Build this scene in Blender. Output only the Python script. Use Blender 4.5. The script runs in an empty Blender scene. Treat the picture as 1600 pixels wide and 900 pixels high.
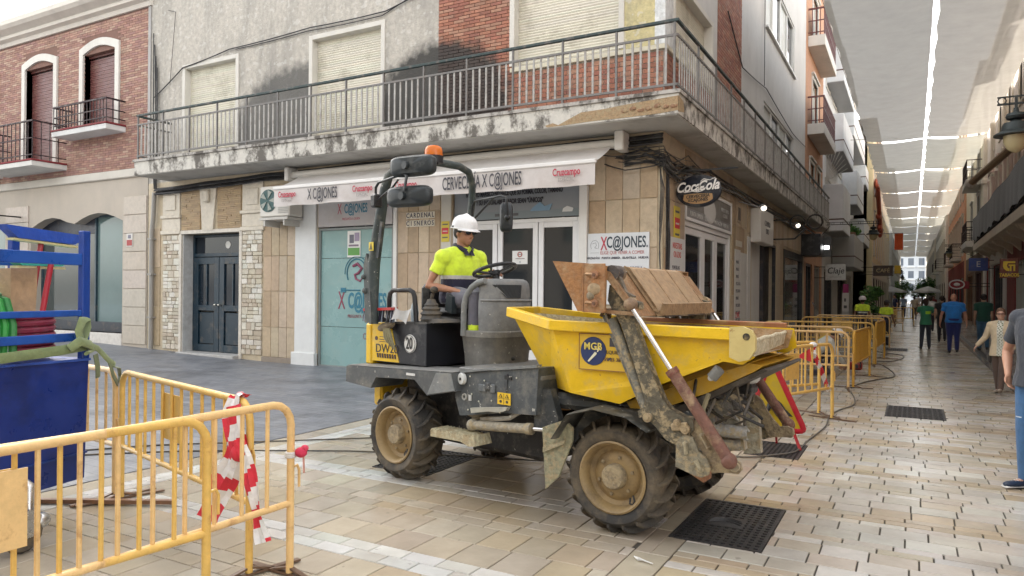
import bpy, math, random
from mathutils import Matrix, Vector
random.seed(11)
SC = bpy.context.scene
COL = SC.collection
R = math.radians
PI = math.pi

# ------------------------------------------------------------------ camera
cam_d = bpy.data.cameras.new("camera")
cam = bpy.data.objects.new("camera", cam_d)
COL.objects.link(cam)
cam_d.sensor_width = 36.0
cam_d.lens = 36.0 * 1125.0 / 1600.0
cam_d.shift_y = 6.3 / 1600.0
cam_d.clip_start = 0.05
cam_d.clip_end = 2000.0
cam.matrix_world = (Matrix.Translation((0, 0, 1.65)) @ Matrix.Rotation(R(29.05), 4, 'Z')
                    @ Matrix.Rotation(R(90), 4, 'X') @ Matrix.Rotation(R(0.52), 4, 'Z'))
SC.camera = cam

# ------------------------------------------------------------------ sky, sun, exposure
SUN_DIR = Vector((-0.60, 0.52, 0.66)).normalized()      # towards the sun
sun_el = math.asin(SUN_DIR.z)
world = bpy.data.worlds.new("World")
SC.world = world
world.use_nodes = True
wn = world.node_tree.nodes
wl = world.node_tree.links
bg = wn["Background"]
sky = wn.new("ShaderNodeTexSky")
sky.sky_type = 'NISHITA'
sky.sun_disc = False
sky.sun_elevation = sun_el
sky.sun_rotation = math.atan2(SUN_DIR.x, SUN_DIR.y)
sky.air_density = 1.0
sky.dust_density = 2.2
sky.ozone_density = 0.6
hsv = wn.new("ShaderNodeHueSaturation")          # thin high haze: a paler, less blue sky all over
hsv.inputs["Saturation"].default_value = 0.22
tint = wn.new("ShaderNodeMix")
tint.data_type = 'RGBA'; tint.blend_type = 'MULTIPLY'; tint.inputs[0].default_value = 1.0
tint.inputs[7].default_value = (1.0, 0.972, 0.925, 1)
wl.new(sky.outputs[0], hsv.inputs["Color"])
wl.new(hsv.outputs[0], tint.inputs[6])
wl.new(tint.outputs[2], bg.inputs[0])
bg.inputs[1].default_value = 0.15
sd = bpy.data.lights.new("sun", 'SUN')
sd.energy = 2.0
sd.angle = R(0.5)
sd.color = (1.0, 0.94, 0.85)
sun = bpy.data.objects.new("sun", sd)
COL.objects.link(sun)
sun.rotation_euler = SUN_DIR.to_track_quat('Z', 'Y').to_euler()
SC.view_settings.view_transform = 'Standard'
SC.view_settings.look = 'None'
SC.view_settings.gamma = 1.0
SC.view_settings.exposure = 2.45
SC.render.engine = 'CYCLES'
SC.cycles.max_bounces = 8
SC.cycles.diffuse_bounces = 4
SC.cycles.transparent_max_bounces = 12

# ------------------------------------------------------------------ tagging and things
W = {}                                    # object name -> world matrix


def tag(o, label=None, cat=None, group=None, kind=None):
    if label: o['label'] = label
    if cat: o['category'] = cat
    if group: o['group'] = group
    if kind: o['kind'] = kind
    return o


def thing(name, label, cat, loc=(0, 0, 0), rz=0.0, group=None, kind=None):
    o = bpy.data.objects.new(name, None)
    o.empty_display_size = 0.2
    COL.objects.link(o)
    o.location = loc
    o.rotation_euler = (0, 0, rz)
    W[o.name] = Matrix.Translation(loc) @ Matrix.Rotation(rz, 4, 'Z')
    return tag(o, label, cat, group, kind)


def copy_tree(src, parent=None):
    c = src.copy()
    COL.objects.link(c)
    c.parent = parent
    W[c.name] = W.get(src.name, Matrix.Identity(4))
    for ch in list(src.children):
        copy_tree(ch, c)
    return c


def place(o, loc, rz):
    o.location = loc
    o.rotation_euler = (0, 0, rz)


# ------------------------------------------------------------------ materials
MATS = {}


def nd(nt, t, **kw):
    n = nt.nodes.new(t)
    for k, v in kw.items():
        setattr(n, k, v)
    return n


def mk(name, rough=0.6, metal=0.0, var=0.12, vscale=4.0, bump=0.15, bscale=60.0, dirt=None, dscale=1.5,
       damt=0.5, dlo=0.5, dhi=0.62, spec=0.5, ddist=(1, 1, 1), rvar=0.12, transl=0.0, emit=0.0, sheen=0.0,
       coat=0.0, trans=0.0, extra=None, sss=0.0, detail=5.0, ddet=7.0, specks=None, see=0.0):
    """base colour comes from the face attribute 'col'; noise gives grain, wear and dirt"""
    m = bpy.data.materials.new(name)
    m.use_nodes = True
    nt = m.node_tree
    L = nt.links
    p = nt.nodes["Principled BSDF"]
    att = nd(nt, "ShaderNodeAttribute", attribute_name="col")
    geo = nd(nt, "ShaderNodeNewGeometry")
    n1 = nd(nt, "ShaderNodeTexNoise")
    n1.inputs["Scale"].default_value = vscale
    n1.inputs["Detail"].default_value = detail
    n1.inputs["Roughness"].default_value = 0.65
    L.new(geo.outputs["Position"], n1.inputs["Vector"])
    mr = nd(nt, "ShaderNodeMapRange")
    mr.inputs[1].default_value = 0.25
    mr.inputs[2].default_value = 0.75
    mr.inputs[3].default_value = 1 - var
    mr.inputs[4].default_value = 1 + var
    L.new(n1.outputs[0], mr.inputs[0])
    mul = nd(nt, "ShaderNodeVectorMath", operation='SCALE')
    L.new(att.outputs["Color"], mul.inputs[0])
    L.new(mr.outputs[0], mul.inputs[3])
    out = mul.outputs[0]
    if dirt is not None:
        mp = nd(nt, "ShaderNodeMapping")
        mp.inputs["Scale"].default_value = ddist
        L.new(geo.outputs["Position"], mp.inputs[0])
        n2 = nd(nt, "ShaderNodeTexNoise")
        n2.inputs["Scale"].default_value = dscale
        n2.inputs["Detail"].default_value = ddet
        n2.inputs["Roughness"].default_value = 0.7
        L.new(mp.outputs[0], n2.inputs["Vector"])
        r2 = nd(nt, "ShaderNodeMapRange")
        r2.inputs[1].default_value = dlo
        r2.inputs[2].default_value = dhi
        r2.inputs[3].default_value = 0
        r2.inputs[4].default_value = damt
        L.new(n2.outputs[0], r2.inputs[0])
        mx = nd(nt, "ShaderNodeMix", data_type='RGBA')
        L.new(r2.outputs[0], mx.inputs[0])
        L.new(out, mx.inputs[6])
        mx.inputs[7].default_value = (*dirt, 1)
        out = mx.outputs[2]
    if specks:                            # small splashes: (colour, scale, threshold, strength)
        n4 = nd(nt, "ShaderNodeTexNoise")
        n4.inputs["Scale"].default_value = specks[1]
        n4.inputs["Detail"].default_value = 2
        L.new(geo.outputs["Position"], n4.inputs["Vector"])
        r4 = nd(nt, "ShaderNodeMapRange")
        r4.inputs[1].default_value = specks[2]
        r4.inputs[2].default_value = specks[2] + 0.03
        r4.inputs[4].default_value = specks[3]
        L.new(n4.outputs[0], r4.inputs[0])
        m4 = nd(nt, "ShaderNodeMix", data_type='RGBA')
        L.new(r4.outputs[0], m4.inputs[0])
        L.new(out, m4.inputs[6])
        m4.inputs[7].default_value = (*specks[0], 1)
        out = m4.outputs[2]
    if extra:
        out = extra(nt, out, geo)
    L.new(out, p.inputs["Base Color"])
    p.inputs["Metallic"].default_value = metal
    p.inputs["Specular IOR Level"].default_value = spec
    if rvar:
        rr = nd(nt, "ShaderNodeMapRange")
        rr.inputs[1].default_value = 0.3
        rr.inputs[2].default_value = 0.7
        rr.inputs[3].default_value = max(0.02, rough - rvar)
        rr.inputs[4].default_value = min(1.0, rough + rvar)
        L.new(n1.outputs[0], rr.inputs[0])
        L.new(rr.outputs[0], p.inputs["Roughness"])
    else:
        p.inputs["Roughness"].default_value = rough
    if bump:
        n3 = nd(nt, "ShaderNodeTexNoise")
        n3.inputs["Scale"].default_value = bscale
        n3.inputs["Detail"].default_value = 4
        L.new(geo.outputs["Position"], n3.inputs["Vector"])
        b = nd(nt, "ShaderNodeBump")
        b.inputs["Strength"].default_value = bump
        b.inputs["Distance"].default_value = 0.02
        L.new(n3.outputs[0], b.inputs["Height"])
        L.new(b.outputs[0], p.inputs["Normal"])
    if emit:
        L.new(att.outputs["Color"], p.inputs["Emission Color"])
        p.inputs["Emission Strength"].default_value = emit
    if coat:
        p.inputs["Coat Weight"].default_value = coat
        p.inputs["Coat Roughness"].default_value = 0.1
    if sheen:
        p.inputs["Sheen Weight"].default_value = sheen
    if sss:
        p.inputs["Subsurface Weight"].default_value = sss
        p.inputs["Subsurface Radius"].default_value = (0.02, 0.008, 0.004)
    if trans:
        p.inputs["Transmission Weight"].default_value = trans
    if transl:
        t = nd(nt, "ShaderNodeBsdfTranslucent")
        L.new(out, t.inputs[0])
        ms = nd(nt, "ShaderNodeMixShader")
        ms.inputs[0].default_value = transl
        L.new(p.outputs[0], ms.inputs[1])
        L.new(t.outputs[0], ms.inputs[2])
        last = ms
        if see:                           # open weave: part of the light goes straight through
            tb = nd(nt, "ShaderNodeBsdfTransparent")
            m5 = nd(nt, "ShaderNodeMixShader")
            m5.inputs[0].default_value = see
            L.new(ms.outputs[0], m5.inputs[1])
            L.new(tb.outputs[0], m5.inputs[2])
            last = m5
        L.new(last.outputs[0], nt.nodes["Material Output"].inputs[0])
    MATS[name] = m
    return m


def ellipse_stain(cx, cz, rx, rz, col, amt, base):
    """a soft-edged soot stain on a front wall: an ellipse of dirt in world X and Z with a ragged edge"""
    def f(nt, out, geo):
        L = nt.links
        if base: out = base(nt, out, geo)
        sep = nd(nt, "ShaderNodeSeparateXYZ")
        L.new(geo.outputs["Position"], sep.inputs[0])
        def axis(o, c, r):
            a = nd(nt, "ShaderNodeMath", operation='SUBTRACT'); L.new(o, a.inputs[0]); a.inputs[1].default_value = c
            b = nd(nt, "ShaderNodeMath", operation='DIVIDE'); L.new(a.outputs[0], b.inputs[0]); b.inputs[1].default_value = r
            q = nd(nt, "ShaderNodeMath", operation='POWER'); L.new(b.outputs[0], q.inputs[0]); q.inputs[1].default_value = 2
            ab = nd(nt, "ShaderNodeMath", operation='MULTIPLY'); L.new(b.outputs[0], ab.inputs[0]); L.new(b.outputs[0], ab.inputs[1])
            return ab.outputs[0]
        s = nd(nt, "ShaderNodeMath", operation='ADD')
        L.new(axis(sep.outputs[0], cx, rx), s.inputs[0]); L.new(axis(sep.outputs[2], cz, rz), s.inputs[1])
        n = nd(nt, "ShaderNodeTexNoise"); n.inputs["Scale"].default_value = 6; L.new(geo.outputs["Position"], n.inputs["Vector"])
        n.inputs["Detail"].default_value = 6
        a2 = nd(nt, "ShaderNodeMath", operation='MULTIPLY_ADD'); L.new(n.outputs[0], a2.inputs[0]); a2.inputs[1].default_value = 0.6; L.new(s.outputs[0], a2.inputs[2])
        mr = nd(nt, "ShaderNodeMapRange"); L.new(a2.outputs[0], mr.inputs[0])
        mr.inputs[1].default_value = 1.36; mr.inputs[2].default_value = 1.02; mr.inputs[3].default_value = 0; mr.inputs[4].default_value = amt
        mx = nd(nt, "ShaderNodeMix", data_type='RGBA'); L.new(mr.outputs[0], mx.inputs[0]); L.new(out, mx.inputs[6]); mx.inputs[7].default_value = (*col, 1)
        return mx.outputs[2]
    return f


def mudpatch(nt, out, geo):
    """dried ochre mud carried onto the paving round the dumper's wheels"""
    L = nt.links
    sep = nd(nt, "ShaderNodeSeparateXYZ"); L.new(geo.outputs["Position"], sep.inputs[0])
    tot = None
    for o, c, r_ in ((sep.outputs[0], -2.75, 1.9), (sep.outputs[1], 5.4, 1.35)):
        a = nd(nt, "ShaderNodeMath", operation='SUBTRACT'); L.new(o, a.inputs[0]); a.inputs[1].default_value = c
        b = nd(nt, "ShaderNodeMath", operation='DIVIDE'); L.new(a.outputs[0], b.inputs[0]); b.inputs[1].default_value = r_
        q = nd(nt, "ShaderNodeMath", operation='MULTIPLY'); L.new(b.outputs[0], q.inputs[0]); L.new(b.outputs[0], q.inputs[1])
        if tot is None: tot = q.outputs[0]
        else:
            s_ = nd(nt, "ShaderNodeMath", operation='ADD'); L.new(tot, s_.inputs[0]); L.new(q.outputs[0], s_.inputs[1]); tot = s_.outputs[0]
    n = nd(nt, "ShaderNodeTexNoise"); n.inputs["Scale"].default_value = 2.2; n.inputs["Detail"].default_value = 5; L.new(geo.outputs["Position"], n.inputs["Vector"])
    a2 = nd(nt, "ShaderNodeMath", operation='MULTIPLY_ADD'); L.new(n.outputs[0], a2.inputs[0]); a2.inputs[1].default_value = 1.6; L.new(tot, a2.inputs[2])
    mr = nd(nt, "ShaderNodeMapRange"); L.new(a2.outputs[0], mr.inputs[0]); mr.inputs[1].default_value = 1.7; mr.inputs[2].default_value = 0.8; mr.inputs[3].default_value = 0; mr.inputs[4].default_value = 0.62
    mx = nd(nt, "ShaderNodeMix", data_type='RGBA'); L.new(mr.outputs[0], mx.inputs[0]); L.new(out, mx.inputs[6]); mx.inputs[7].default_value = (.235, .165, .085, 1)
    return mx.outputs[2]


mk("stone", rough=0.55, var=0.16, vscale=9, bump=0.25, bscale=70, dirt=(0.20, 0.15, 0.10), dscale=3, damt=0.35, dlo=0.52, dhi=0.72)
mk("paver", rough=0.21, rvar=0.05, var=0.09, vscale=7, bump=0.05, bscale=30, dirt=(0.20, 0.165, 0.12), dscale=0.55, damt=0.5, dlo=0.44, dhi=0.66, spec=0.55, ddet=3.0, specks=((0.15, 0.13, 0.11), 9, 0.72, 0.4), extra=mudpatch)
mk("joint", rough=0.9, var=0.2, vscale=30, bump=0.3)
st = ellipse_stain(-11.95, 5.2, 2.35, 1.55, (0.07, 0.07, 0.068), 0.80, None)
st2 = ellipse_stain(-8.2, 5.2, 1.75, 1.45, (0.035, 0.034, 0.032), 0.93, st)
mk("plaster", rough=0.9, var=0.26, vscale=10, bump=0.7, bscale=30, dirt=(0.24, 0.23, 0.21), dscale=1.6, damt=0.75, dlo=0.46, dhi=0.70, ddist=(1, 1, 0.22), specks=((0.62, 0.61, 0.58), 7, 0.60, 0.35), extra=st2)
mk("brick", rough=0.85, var=0.22, vscale=7, bump=0.3, bscale=45, dirt=(0.12, 0.07, 0.05), dscale=2, damt=0.35, dlo=0.5, dhi=0.75, extra=st2)
mk("peel", rough=0.85, var=0.15, vscale=8, bump=0.5, bscale=30, dirt=(0.07, 0.06, 0.05), dscale=3.2, damt=0.88, dlo=0.47, dhi=0.58, ddist=(1, 1, 0.7))
mk("soffit", rough=0.9, var=0.08, vscale=3, bump=0.1, dirt=(0.2, 0.18, 0.15), dscale=1.2, damt=0.4)
mk("white", rough=0.45, var=0.05, vscale=3, bump=0.05, dirt=(0.35, 0.33, 0.3), dscale=2, damt=0.2, dlo=0.5, dhi=0.8)
mk("render", rough=0.85, var=0.08, vscale=2.5, bump=0.15, bscale=40, dirt=(0.3, 0.28, 0.26), dscale=0.8, damt=0.35, dlo=0.5, dhi=0.75, ddist=(1, 1, 0.25))
mk("shutter", rough=0.55, var=0.08, vscale=2, bump=0.05, dirt=(0.28, 0.25, 0.18), dscale=1.5, damt=0.4)
mk("rail", rough=0.6, metal=0.2, var=0.3, vscale=9, bump=0.1, dirt=(0.20, 0.17, 0.15), dscale=5, damt=0.5)
mk("paint", rough=0.45, var=0.08, vscale=4, bump=0.08, dirt=(0.25, 0.2, 0.14), dscale=4, damt=0.35, dlo=0.52, dhi=0.68)
mk("barrier", rough=0.42, var=0.15, vscale=18, bump=0.12, bscale=120, dirt=(0.30, 0.13, 0.045), dscale=9, damt=0.6, dlo=0.56, dhi=0.68)
mk("skip_paint", rough=0.42, var=0.10, vscale=7, bump=0.10, dirt=(0.46, 0.34, 0.13), dscale=6, damt=0.6, dlo=0.50, dhi=0.68, spec=0.4, specks=((0.30, 0.17, 0.05), 22, 0.70, 0.7))
mk("machine", rough=0.6, spec=0.35, var=0.3, vscale=12, bump=0.15, dirt=(0.24, 0.22, 0.18), dscale=6, damt=0.55, dlo=0.50, dhi=0.70, specks=((0.42, 0.41, 0.37), 26, 0.70, 0.8))
mk("muddy", rough=0.8, var=0.45, vscale=26, bump=0.7, bscale=38, dirt=(0.34, 0.27, 0.16), dscale=15, damt=0.85, dlo=0.49, dhi=0.58)
mk("rimpaint", rough=0.55, var=0.2, vscale=12, bump=0.12, dirt=(0.13, 0.09, 0.05), dscale=6, damt=0.75, dlo=0.46, dhi=0.62)
mk("cartpaint", rough=0.35, var=0.1, vscale=5, bump=0.03, dirt=(0.004, 0.012, 0.06), dscale=2, damt=0.5)
mk("rust", rough=0.7, metal=0.1, var=0.4, vscale=20, bump=0.45, bscale=40, dirt=(0.36, 0.26, 0.15), dscale=7, damt=0.75, dlo=0.50, dhi=0.64)
mk("speckle", rough=0.5, spec=0.3, var=0.2, vscale=5, bump=0.05, dirt=(0.65, 0.65, 0.62), dscale=28, damt=0.95, dlo=0.69, dhi=0.71)
mk("rubber", rough=0.8, var=0.3, vscale=12, bump=0.2, dirt=(0.16, 0.125, 0.08), dscale=4, damt=0.8, dlo=0.42, dhi=0.66)
mk("steel", rough=0.3, metal=0.9, var=0.1, vscale=10, bump=0.03)
mk("chrome", rough=0.12, metal=1.0, var=0.02, bump=0.0)
mk("plastic", rough=0.4, spec=0.35, var=0.08, vscale=6, bump=0.05, dirt=(0.2, 0.2, 0.19), dscale=5, damt=0.25)
mk("glass", rough=0.05, var=0.1, vscale=0.7, bump=0.0, spec=0.4, rvar=0.02)
mk("film", rough=0.25, var=0.08, vscale=1.2, bump=0.02, dirt=(0.30, 0.40, 0.38), dscale=1.0, damt=0.4)
mk("cloth", rough=0.9, var=0.2, vscale=12, bump=0.7, bscale=13, sheen=0.2, detail=3)
mk("vest", rough=0.85, var=0.14, vscale=9, bump=0.8, bscale=12, detail=3)
mk("canvas", rough=0.85, var=0.07, vscale=2.5, bump=0.15, bscale=14, transl=0.25, dirt=(0.45, 0.38, 0.33), dscale=1.4, damt=0.3)
mk("sail", rough=0.95, var=0.10, vscale=1.6, bump=0.0, transl=0.45, rvar=0, see=0.035)
mk("wood", rough=0.75, var=0.3, vscale=12, bump=0.3, bscale=30)
mk("skin", rough=0.5, var=0.10, vscale=22, bump=0.08, bscale=90, sss=0.08)
mk("hair", rough=0.7, var=0.4, vscale=60, bump=0.6, bscale=120)
mk("leaf", rough=0.6, var=0.35, vscale=3, bump=0.0, transl=0.3)
mk("iron", rough=0.5, metal=0.3, var=0.25, vscale=15, bump=0.25, bscale=80, dirt=(0.10, 0.09, 0.08), dscale=3, damt=0.5)
mk("print", rough=0.5, var=0.03, vscale=4, bump=0.0, rvar=0)
mk("glow", rough=0.5, var=0.0, bump=0.0, emit=1.6, rvar=0)
mk("bulb", rough=0.15, var=0.05, bump=0.0, transl=0.3, rvar=0.02)


# ------------------------------------------------------------------ mesh builder
class MB:
    def __init__(s, col=(0.5, 0.5, 0.5), T=None):
        s.v = []; s.f = []; s.c = []; s.m = []
        s.col = col; s.mi = 0; s.T = T

    def add(s, vs, fs, col=None):
        b = len(s.v)
        if s.T is not None:
            s.v.extend([tuple(s.T @ Vector(p)) for p in vs])
        else:
            s.v.extend([tuple(p) for p in vs])
        c = col or s.col
        for f in fs:
            s.f.append(tuple(b + i for i in f)); s.c.append(c); s.m.append(s.mi)

    def box(s, x0, x1, y0, y1, z0, z1, col=None, bev=0.0, M=None):
        if x0 > x1: x0, x1 = x1, x0
        if y0 > y1: y0, y1 = y1, y0
        if z0 > z1: z0, z1 = z1, z0
        if bev <= 0:
            vs = [(x0, y0, z0), (x1, y0, z0), (x1, y1, z0), (x0, y1, z0), (x0, y0, z1), (x1, y0, z1), (x1, y1, z1), (x0, y1, z1)]
            fs = [(0, 3, 2, 1), (4, 5, 6, 7), (0, 1, 5, 4), (1, 2, 6, 5), (2, 3, 7, 6), (3, 0, 4, 7)]
        else:
            b = min(bev, (x1 - x0) * .45, (y1 - y0) * .45, (z1 - z0) * .45)
            vs = []; idx = {}
            for ix, X in ((0, x0), (1, x1)):
                for iy, Y in ((0, y0), (1, y1)):
                    for iz, Z in ((0, z0), (1, z1)):
                        sx, sy, sz = (1 if ix == 0 else -1), (1 if iy == 0 else -1), (1 if iz == 0 else -1)
                        for a in range(3):
                            idx[(ix, iy, iz, a)] = len(vs)
                            vs.append((X + (0 if a == 0 else sx * b), Y + (0 if a == 1 else sy * b), Z + (0 if a == 2 else sz * b)))
            I = lambda ix, iy, iz, a: idx[(ix, iy, iz, a)]
            fs = []
            for ix in (0, 1): fs.append(tuple(I(ix, y, z, 0) for y, z in ((0, 0), (1, 0), (1, 1), (0, 1))))
            for iy in (0, 1): fs.append(tuple(I(x, iy, z, 1) for x, z in ((0, 0), (1, 0), (1, 1), (0, 1))))
            for iz in (0, 1): fs.append(tuple(I(x, y, iz, 2) for x, y in ((0, 0), (1, 0), (1, 1), (0, 1))))
            for ix in (0, 1):
                for iy in (0, 1): fs.append((I(ix, iy, 0, 0), I(ix, iy, 1, 0), I(ix, iy, 1, 1), I(ix, iy, 0, 1)))
                for iz in (0, 1): fs.append((I(ix, 0, iz, 0), I(ix, 1, iz, 0), I(ix, 1, iz, 2), I(ix, 0, iz, 2)))
            for iy in (0, 1):
                for iz in (0, 1): fs.append((I(0, iy, iz, 1), I(1, iy, iz, 1), I(1, iy, iz, 2), I(0, iy, iz, 2)))
            for ix in (0, 1):
                for iy in (0, 1):
                    for iz in (0, 1): fs.append((I(ix, iy, iz, 0), I(ix, iy, iz, 1), I(ix, iy, iz, 2)))
        if M is not None: vs = [M @ Vector(p) for p in vs]
        s.add(vs, fs, col)
        return s

    def bar(s, p0, p1, w, h, col=None, bev=0.0, up=(0, 0, 1)):
        """rectangular bar from p0 to p1, w sideways and h along up"""
        p0 = Vector(p0); p1 = Vector(p1); d = (p1 - p0); L = d.length
        if L < 1e-6: return s
        d.normalize(); u = Vector(up)
        if abs(d.dot(u)) > 0.98: u = Vector((1, 0, 0))
        sd_ = d.cross(u).normalized(); u = sd_.cross(d)
        M = Matrix(((d.x, sd_.x, u.x, p0.x), (d.y, sd_.y, u.y, p0.y), (d.z, sd_.z, u.z, p0.z), (0, 0, 0, 1)))
        return s.box(0, L, -w / 2, w / 2, -h / 2, h / 2, col, bev, M)

    def prism(s, poly, axis, a, b, col=None, map=None):
        """extrude a 2D polygon along an axis ('x': (y,z), 'y': (x,z), 'z': (x,y))"""
        n = len(poly)
        def P(p, t):
            if map: return map(p[0], p[1], t)
            return {'x': (t, p[0], p[1]), 'y': (p[0], t, p[1]), 'z': (p[0], p[1], t)}[axis]
        vs = [P(p, a) for p in poly] + [P(p, b) for p in poly]
        fs = [tuple(range(n))[::-1], tuple(range(n, 2 * n))]
        fs += [(i, (i + 1) % n, n + (i + 1) % n, n + i) for i in range(n)]
        s.add(vs, fs, col)
        return s

    def tube(s, pts, r, n=8, col=None, caps=True, closed=False, flat=None):
        pts = [Vector(p) for p in pts]
        k = len(pts)
        rs = r if isinstance(r, (list, tuple)) else [r] * k
        vs = []; up = None
        for i, p in enumerate(pts):
            if closed: t = pts[(i + 1) % k] - pts[i - 1]
            elif i == 0: t = pts[1] - pts[0]
            elif i == k - 1: t = pts[-1] - pts[-2]
            else: t = (pts[i + 1] - pts[i]).normalized() + (pts[i] - pts[i - 1]).normalized()
            if t.length < 1e-9: t = Vector((0, 0, 1))
            t.normalize()
            if up is None:
                up = Vector((0, 0, 1)) if abs(t.z) < 0.95 else Vector((1, 0, 0))
                if flat is not None: up = Vector(flat)
            a = t.cross(up)
            if a.length < 1e-4: a = t.cross(Vector((0.3, 1, 0.2)))
            a.normalize(); b = a.cross(t).normalized(); up = b
            ra, rb = rs[i] if isinstance(rs[i], (list, tuple)) else (rs[i], rs[i])
            for j in range(n):
                an = 2 * PI * j / n
                vs.append(p + a * (math.cos(an) * ra) + b * (math.sin(an) * rb))
        fs = []
        m = k if closed else k - 1
        for i in range(m):
            for j in range(n):
                i2 = (i + 1) % k
                fs.append((i * n + j, i * n + (j + 1) % n, i2 * n + (j + 1) % n, i2 * n + j))
        if caps and not closed:
            fs.append(tuple(range(n))[::-1]); fs.append(tuple((k - 1) * n + j for j in range(n)))
        s.add(vs, fs, col)
        return s

    def cyl(s, p0, p1, r, n=16, col=None, r2=None):
        return s.tube([p0, p1], [r, r if r2 is None else r2], n, col)

    def lathe(s, prof, o=(0, 0, 0), ax=(0, 0, 1), n=24, col=None, cols=None):
        o = Vector(o); ax = Vector(ax).normalized()
        u = ax.cross(Vector((0, 0, 1)) if abs(ax.z) < 0.9 else Vector((1, 0, 0))).normalized(); w = ax.cross(u)
        vs = []
        for r_, h in prof:
            for j in range(n):
                a = 2 * PI * j / n
                vs.append(o + ax * h + u * (math.cos(a) * r_) + w * (math.sin(a) * r_))
        for i in range(len(prof) - 1):
            fs = [(i * n + j, i * n + (j + 1) % n, (i + 1) * n + (j + 1) % n, (i + 1) * n + j) for j in range(n)]
            if i == 0: base = len(s.v); s.add(vs, fs, cols[i] if cols else col)
            else:
                c = (cols[i] if cols else col) or s.col
                for f in fs: s.f.append(tuple(base + q for q in f)); s.c.append(c); s.m.append(s.mi)
        return s

    def ell(s, c, rx, ry, rz, n=12, m=8, col=None, M=None):
        vs = []; fs = []
        for i in range(m + 1):
            t = PI * i / m
            for j in range(n):
                a = 2 * PI * j / n
                vs.append(Vector((rx * math.sin(t) * math.cos(a), ry * math.sin(t) * math.sin(a), rz * math.cos(t))))
        for i in range(m):
            for j in range(n):
                fs.append((i * n + j, i * n + (j + 1) % n, (i + 1) * n + (j + 1) % n, (i + 1) * n + j))
        if M is not None: vs = [M @ p for p in vs]
        c = Vector(c)
        s.add([p + c for p in vs], fs, col)
        return s

    def grid(s, nu, nv, fn, col=None):
        vs = [fn(i / nu, j / nv) for i in range(nu + 1) for j in range(nv + 1)]
        fs = [(i * (nv + 1) + j, (i + 1) * (nv + 1) + j, (i + 1) * (nv + 1) + j + 1, i * (nv + 1) + j + 1) for i in range(nu) for j in range(nv)]
        s.add(vs, fs, col)
        return s

    def mesh(s, name, mat, smooth=False, inv=None):
        me = bpy.data.meshes.new(name)
        vs = s.v if inv is None else [tuple(inv @ Vector(p)) for p in s.v]
        me.from_pydata(vs, [], s.f)
        a = me.attributes.new("col", 'FLOAT_COLOR', 'FACE')
        flat = []
        for c in s.c: flat.extend((c[0], c[1], c[2], 1.0))
        a.data.foreach_set("color", flat)
        for mm in (mat if isinstance(mat, (list, tuple)) else [mat]): me.materials.append(MATS[mm])
        if any(s.m): me.polygons.foreach_set("material_index", s.m)
        if smooth:
            me.polygons.foreach_set("use_smooth", [True] * len(s.f))
            me.update()
            me.set_sharp_from_angle(angle=R(42 if smooth is True else smooth))
        me.update()
        return me

    def build(s, name, mat, parent=None, smooth=False, local=False, kind=None, label=None):
        inv = None
        if parent is not None and not local: inv = W[parent.name].inverted()
        me = s.mesh(name, mat, smooth, inv)
        o = bpy.data.objects.new(name, me)
        COL.objects.link(o)
        if parent is not None:
            o.parent = parent
            W[o.name] = W[parent.name]
        else: W[o.name] = Matrix.Identity(4)
        if kind: o['kind'] = kind
        if label: o['label'] = label
        return o


def inst(name, me, parent, M):
    """an object that shares mesh data; M is its local matrix under the parent"""
    o = bpy.data.objects.new(name, me)
    COL.objects.link(o)
    o.parent = parent
    o.matrix_local = M
    return o


def jit(c, a=0.1, b=0.02):
    k = 1 + random.uniform(-a, a)
    return tuple(max(0.0, x * k + random.uniform(-b, b) * x) for x in c)


def text(name, s, mat, parent, size, M, col, depth=0.004, sx=1.0, shear=0.0, bold=0.0, align='CENTER', spacing=1.0, local=False):
    """lettering as thin raised mesh; M maps the text plane (x right, y up, z out) to the world or the thing"""
    cu = bpy.data.curves.new(name, 'FONT')
    cu.body = s; cu.size = size; cu.extrude = depth / 2; cu.shear = shear; cu.offset = bold
    cu.align_x = align; cu.align_y = 'CENTER'; cu.space_character = spacing; cu.resolution_u = 3
    tmp = bpy.data.objects.new("tmp", cu)
    me = bpy.data.meshes.new_from_object(tmp)
    bpy.data.objects.remove(tmp); bpy.data.curves.remove(cu)
    X = M @ Matrix.Diagonal((sx, 1, 1, 1))
    if not local: X = W[parent.name].inverted() @ X
    me.transform(X)
    a = me.attributes.new("col", 'FLOAT_COLOR', 'FACE')
    a.data.foreach_set("color", [*col, 1.0] * len(me.polygons))
    me.materials.clear(); me.materials.append(MATS[mat])
    me.name = name
    o = bpy.data.objects.new(name, me)
    COL.objects.link(o); o.parent = parent; W[o.name] = W[parent.name]
    return o


def face_m(o, right, up):
    """matrix for a text plane at o with the given right and up directions"""
    r_ = Vector(right).normalized(); u = Vector(up).normalized(); n = r_.cross(u)
    return Matrix(((r_.x, u.x, n.x, o[0]), (r_.y, u.y, n.y, o[1]), (r_.z, u.z, n.z, o[2]), (0, 0, 0, 1)))


# wall planes: u runs along the wall, z up, d inwards
FWY = 11.7; SWX = -3.64; RWX = 3.2
def mapF(u, z, d): return (u, FWY + d, z)
def mapS(u, z, d): return (SWX - d, u, z)
def mapR(u, z, d): return (RWX + d, u, z)


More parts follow.
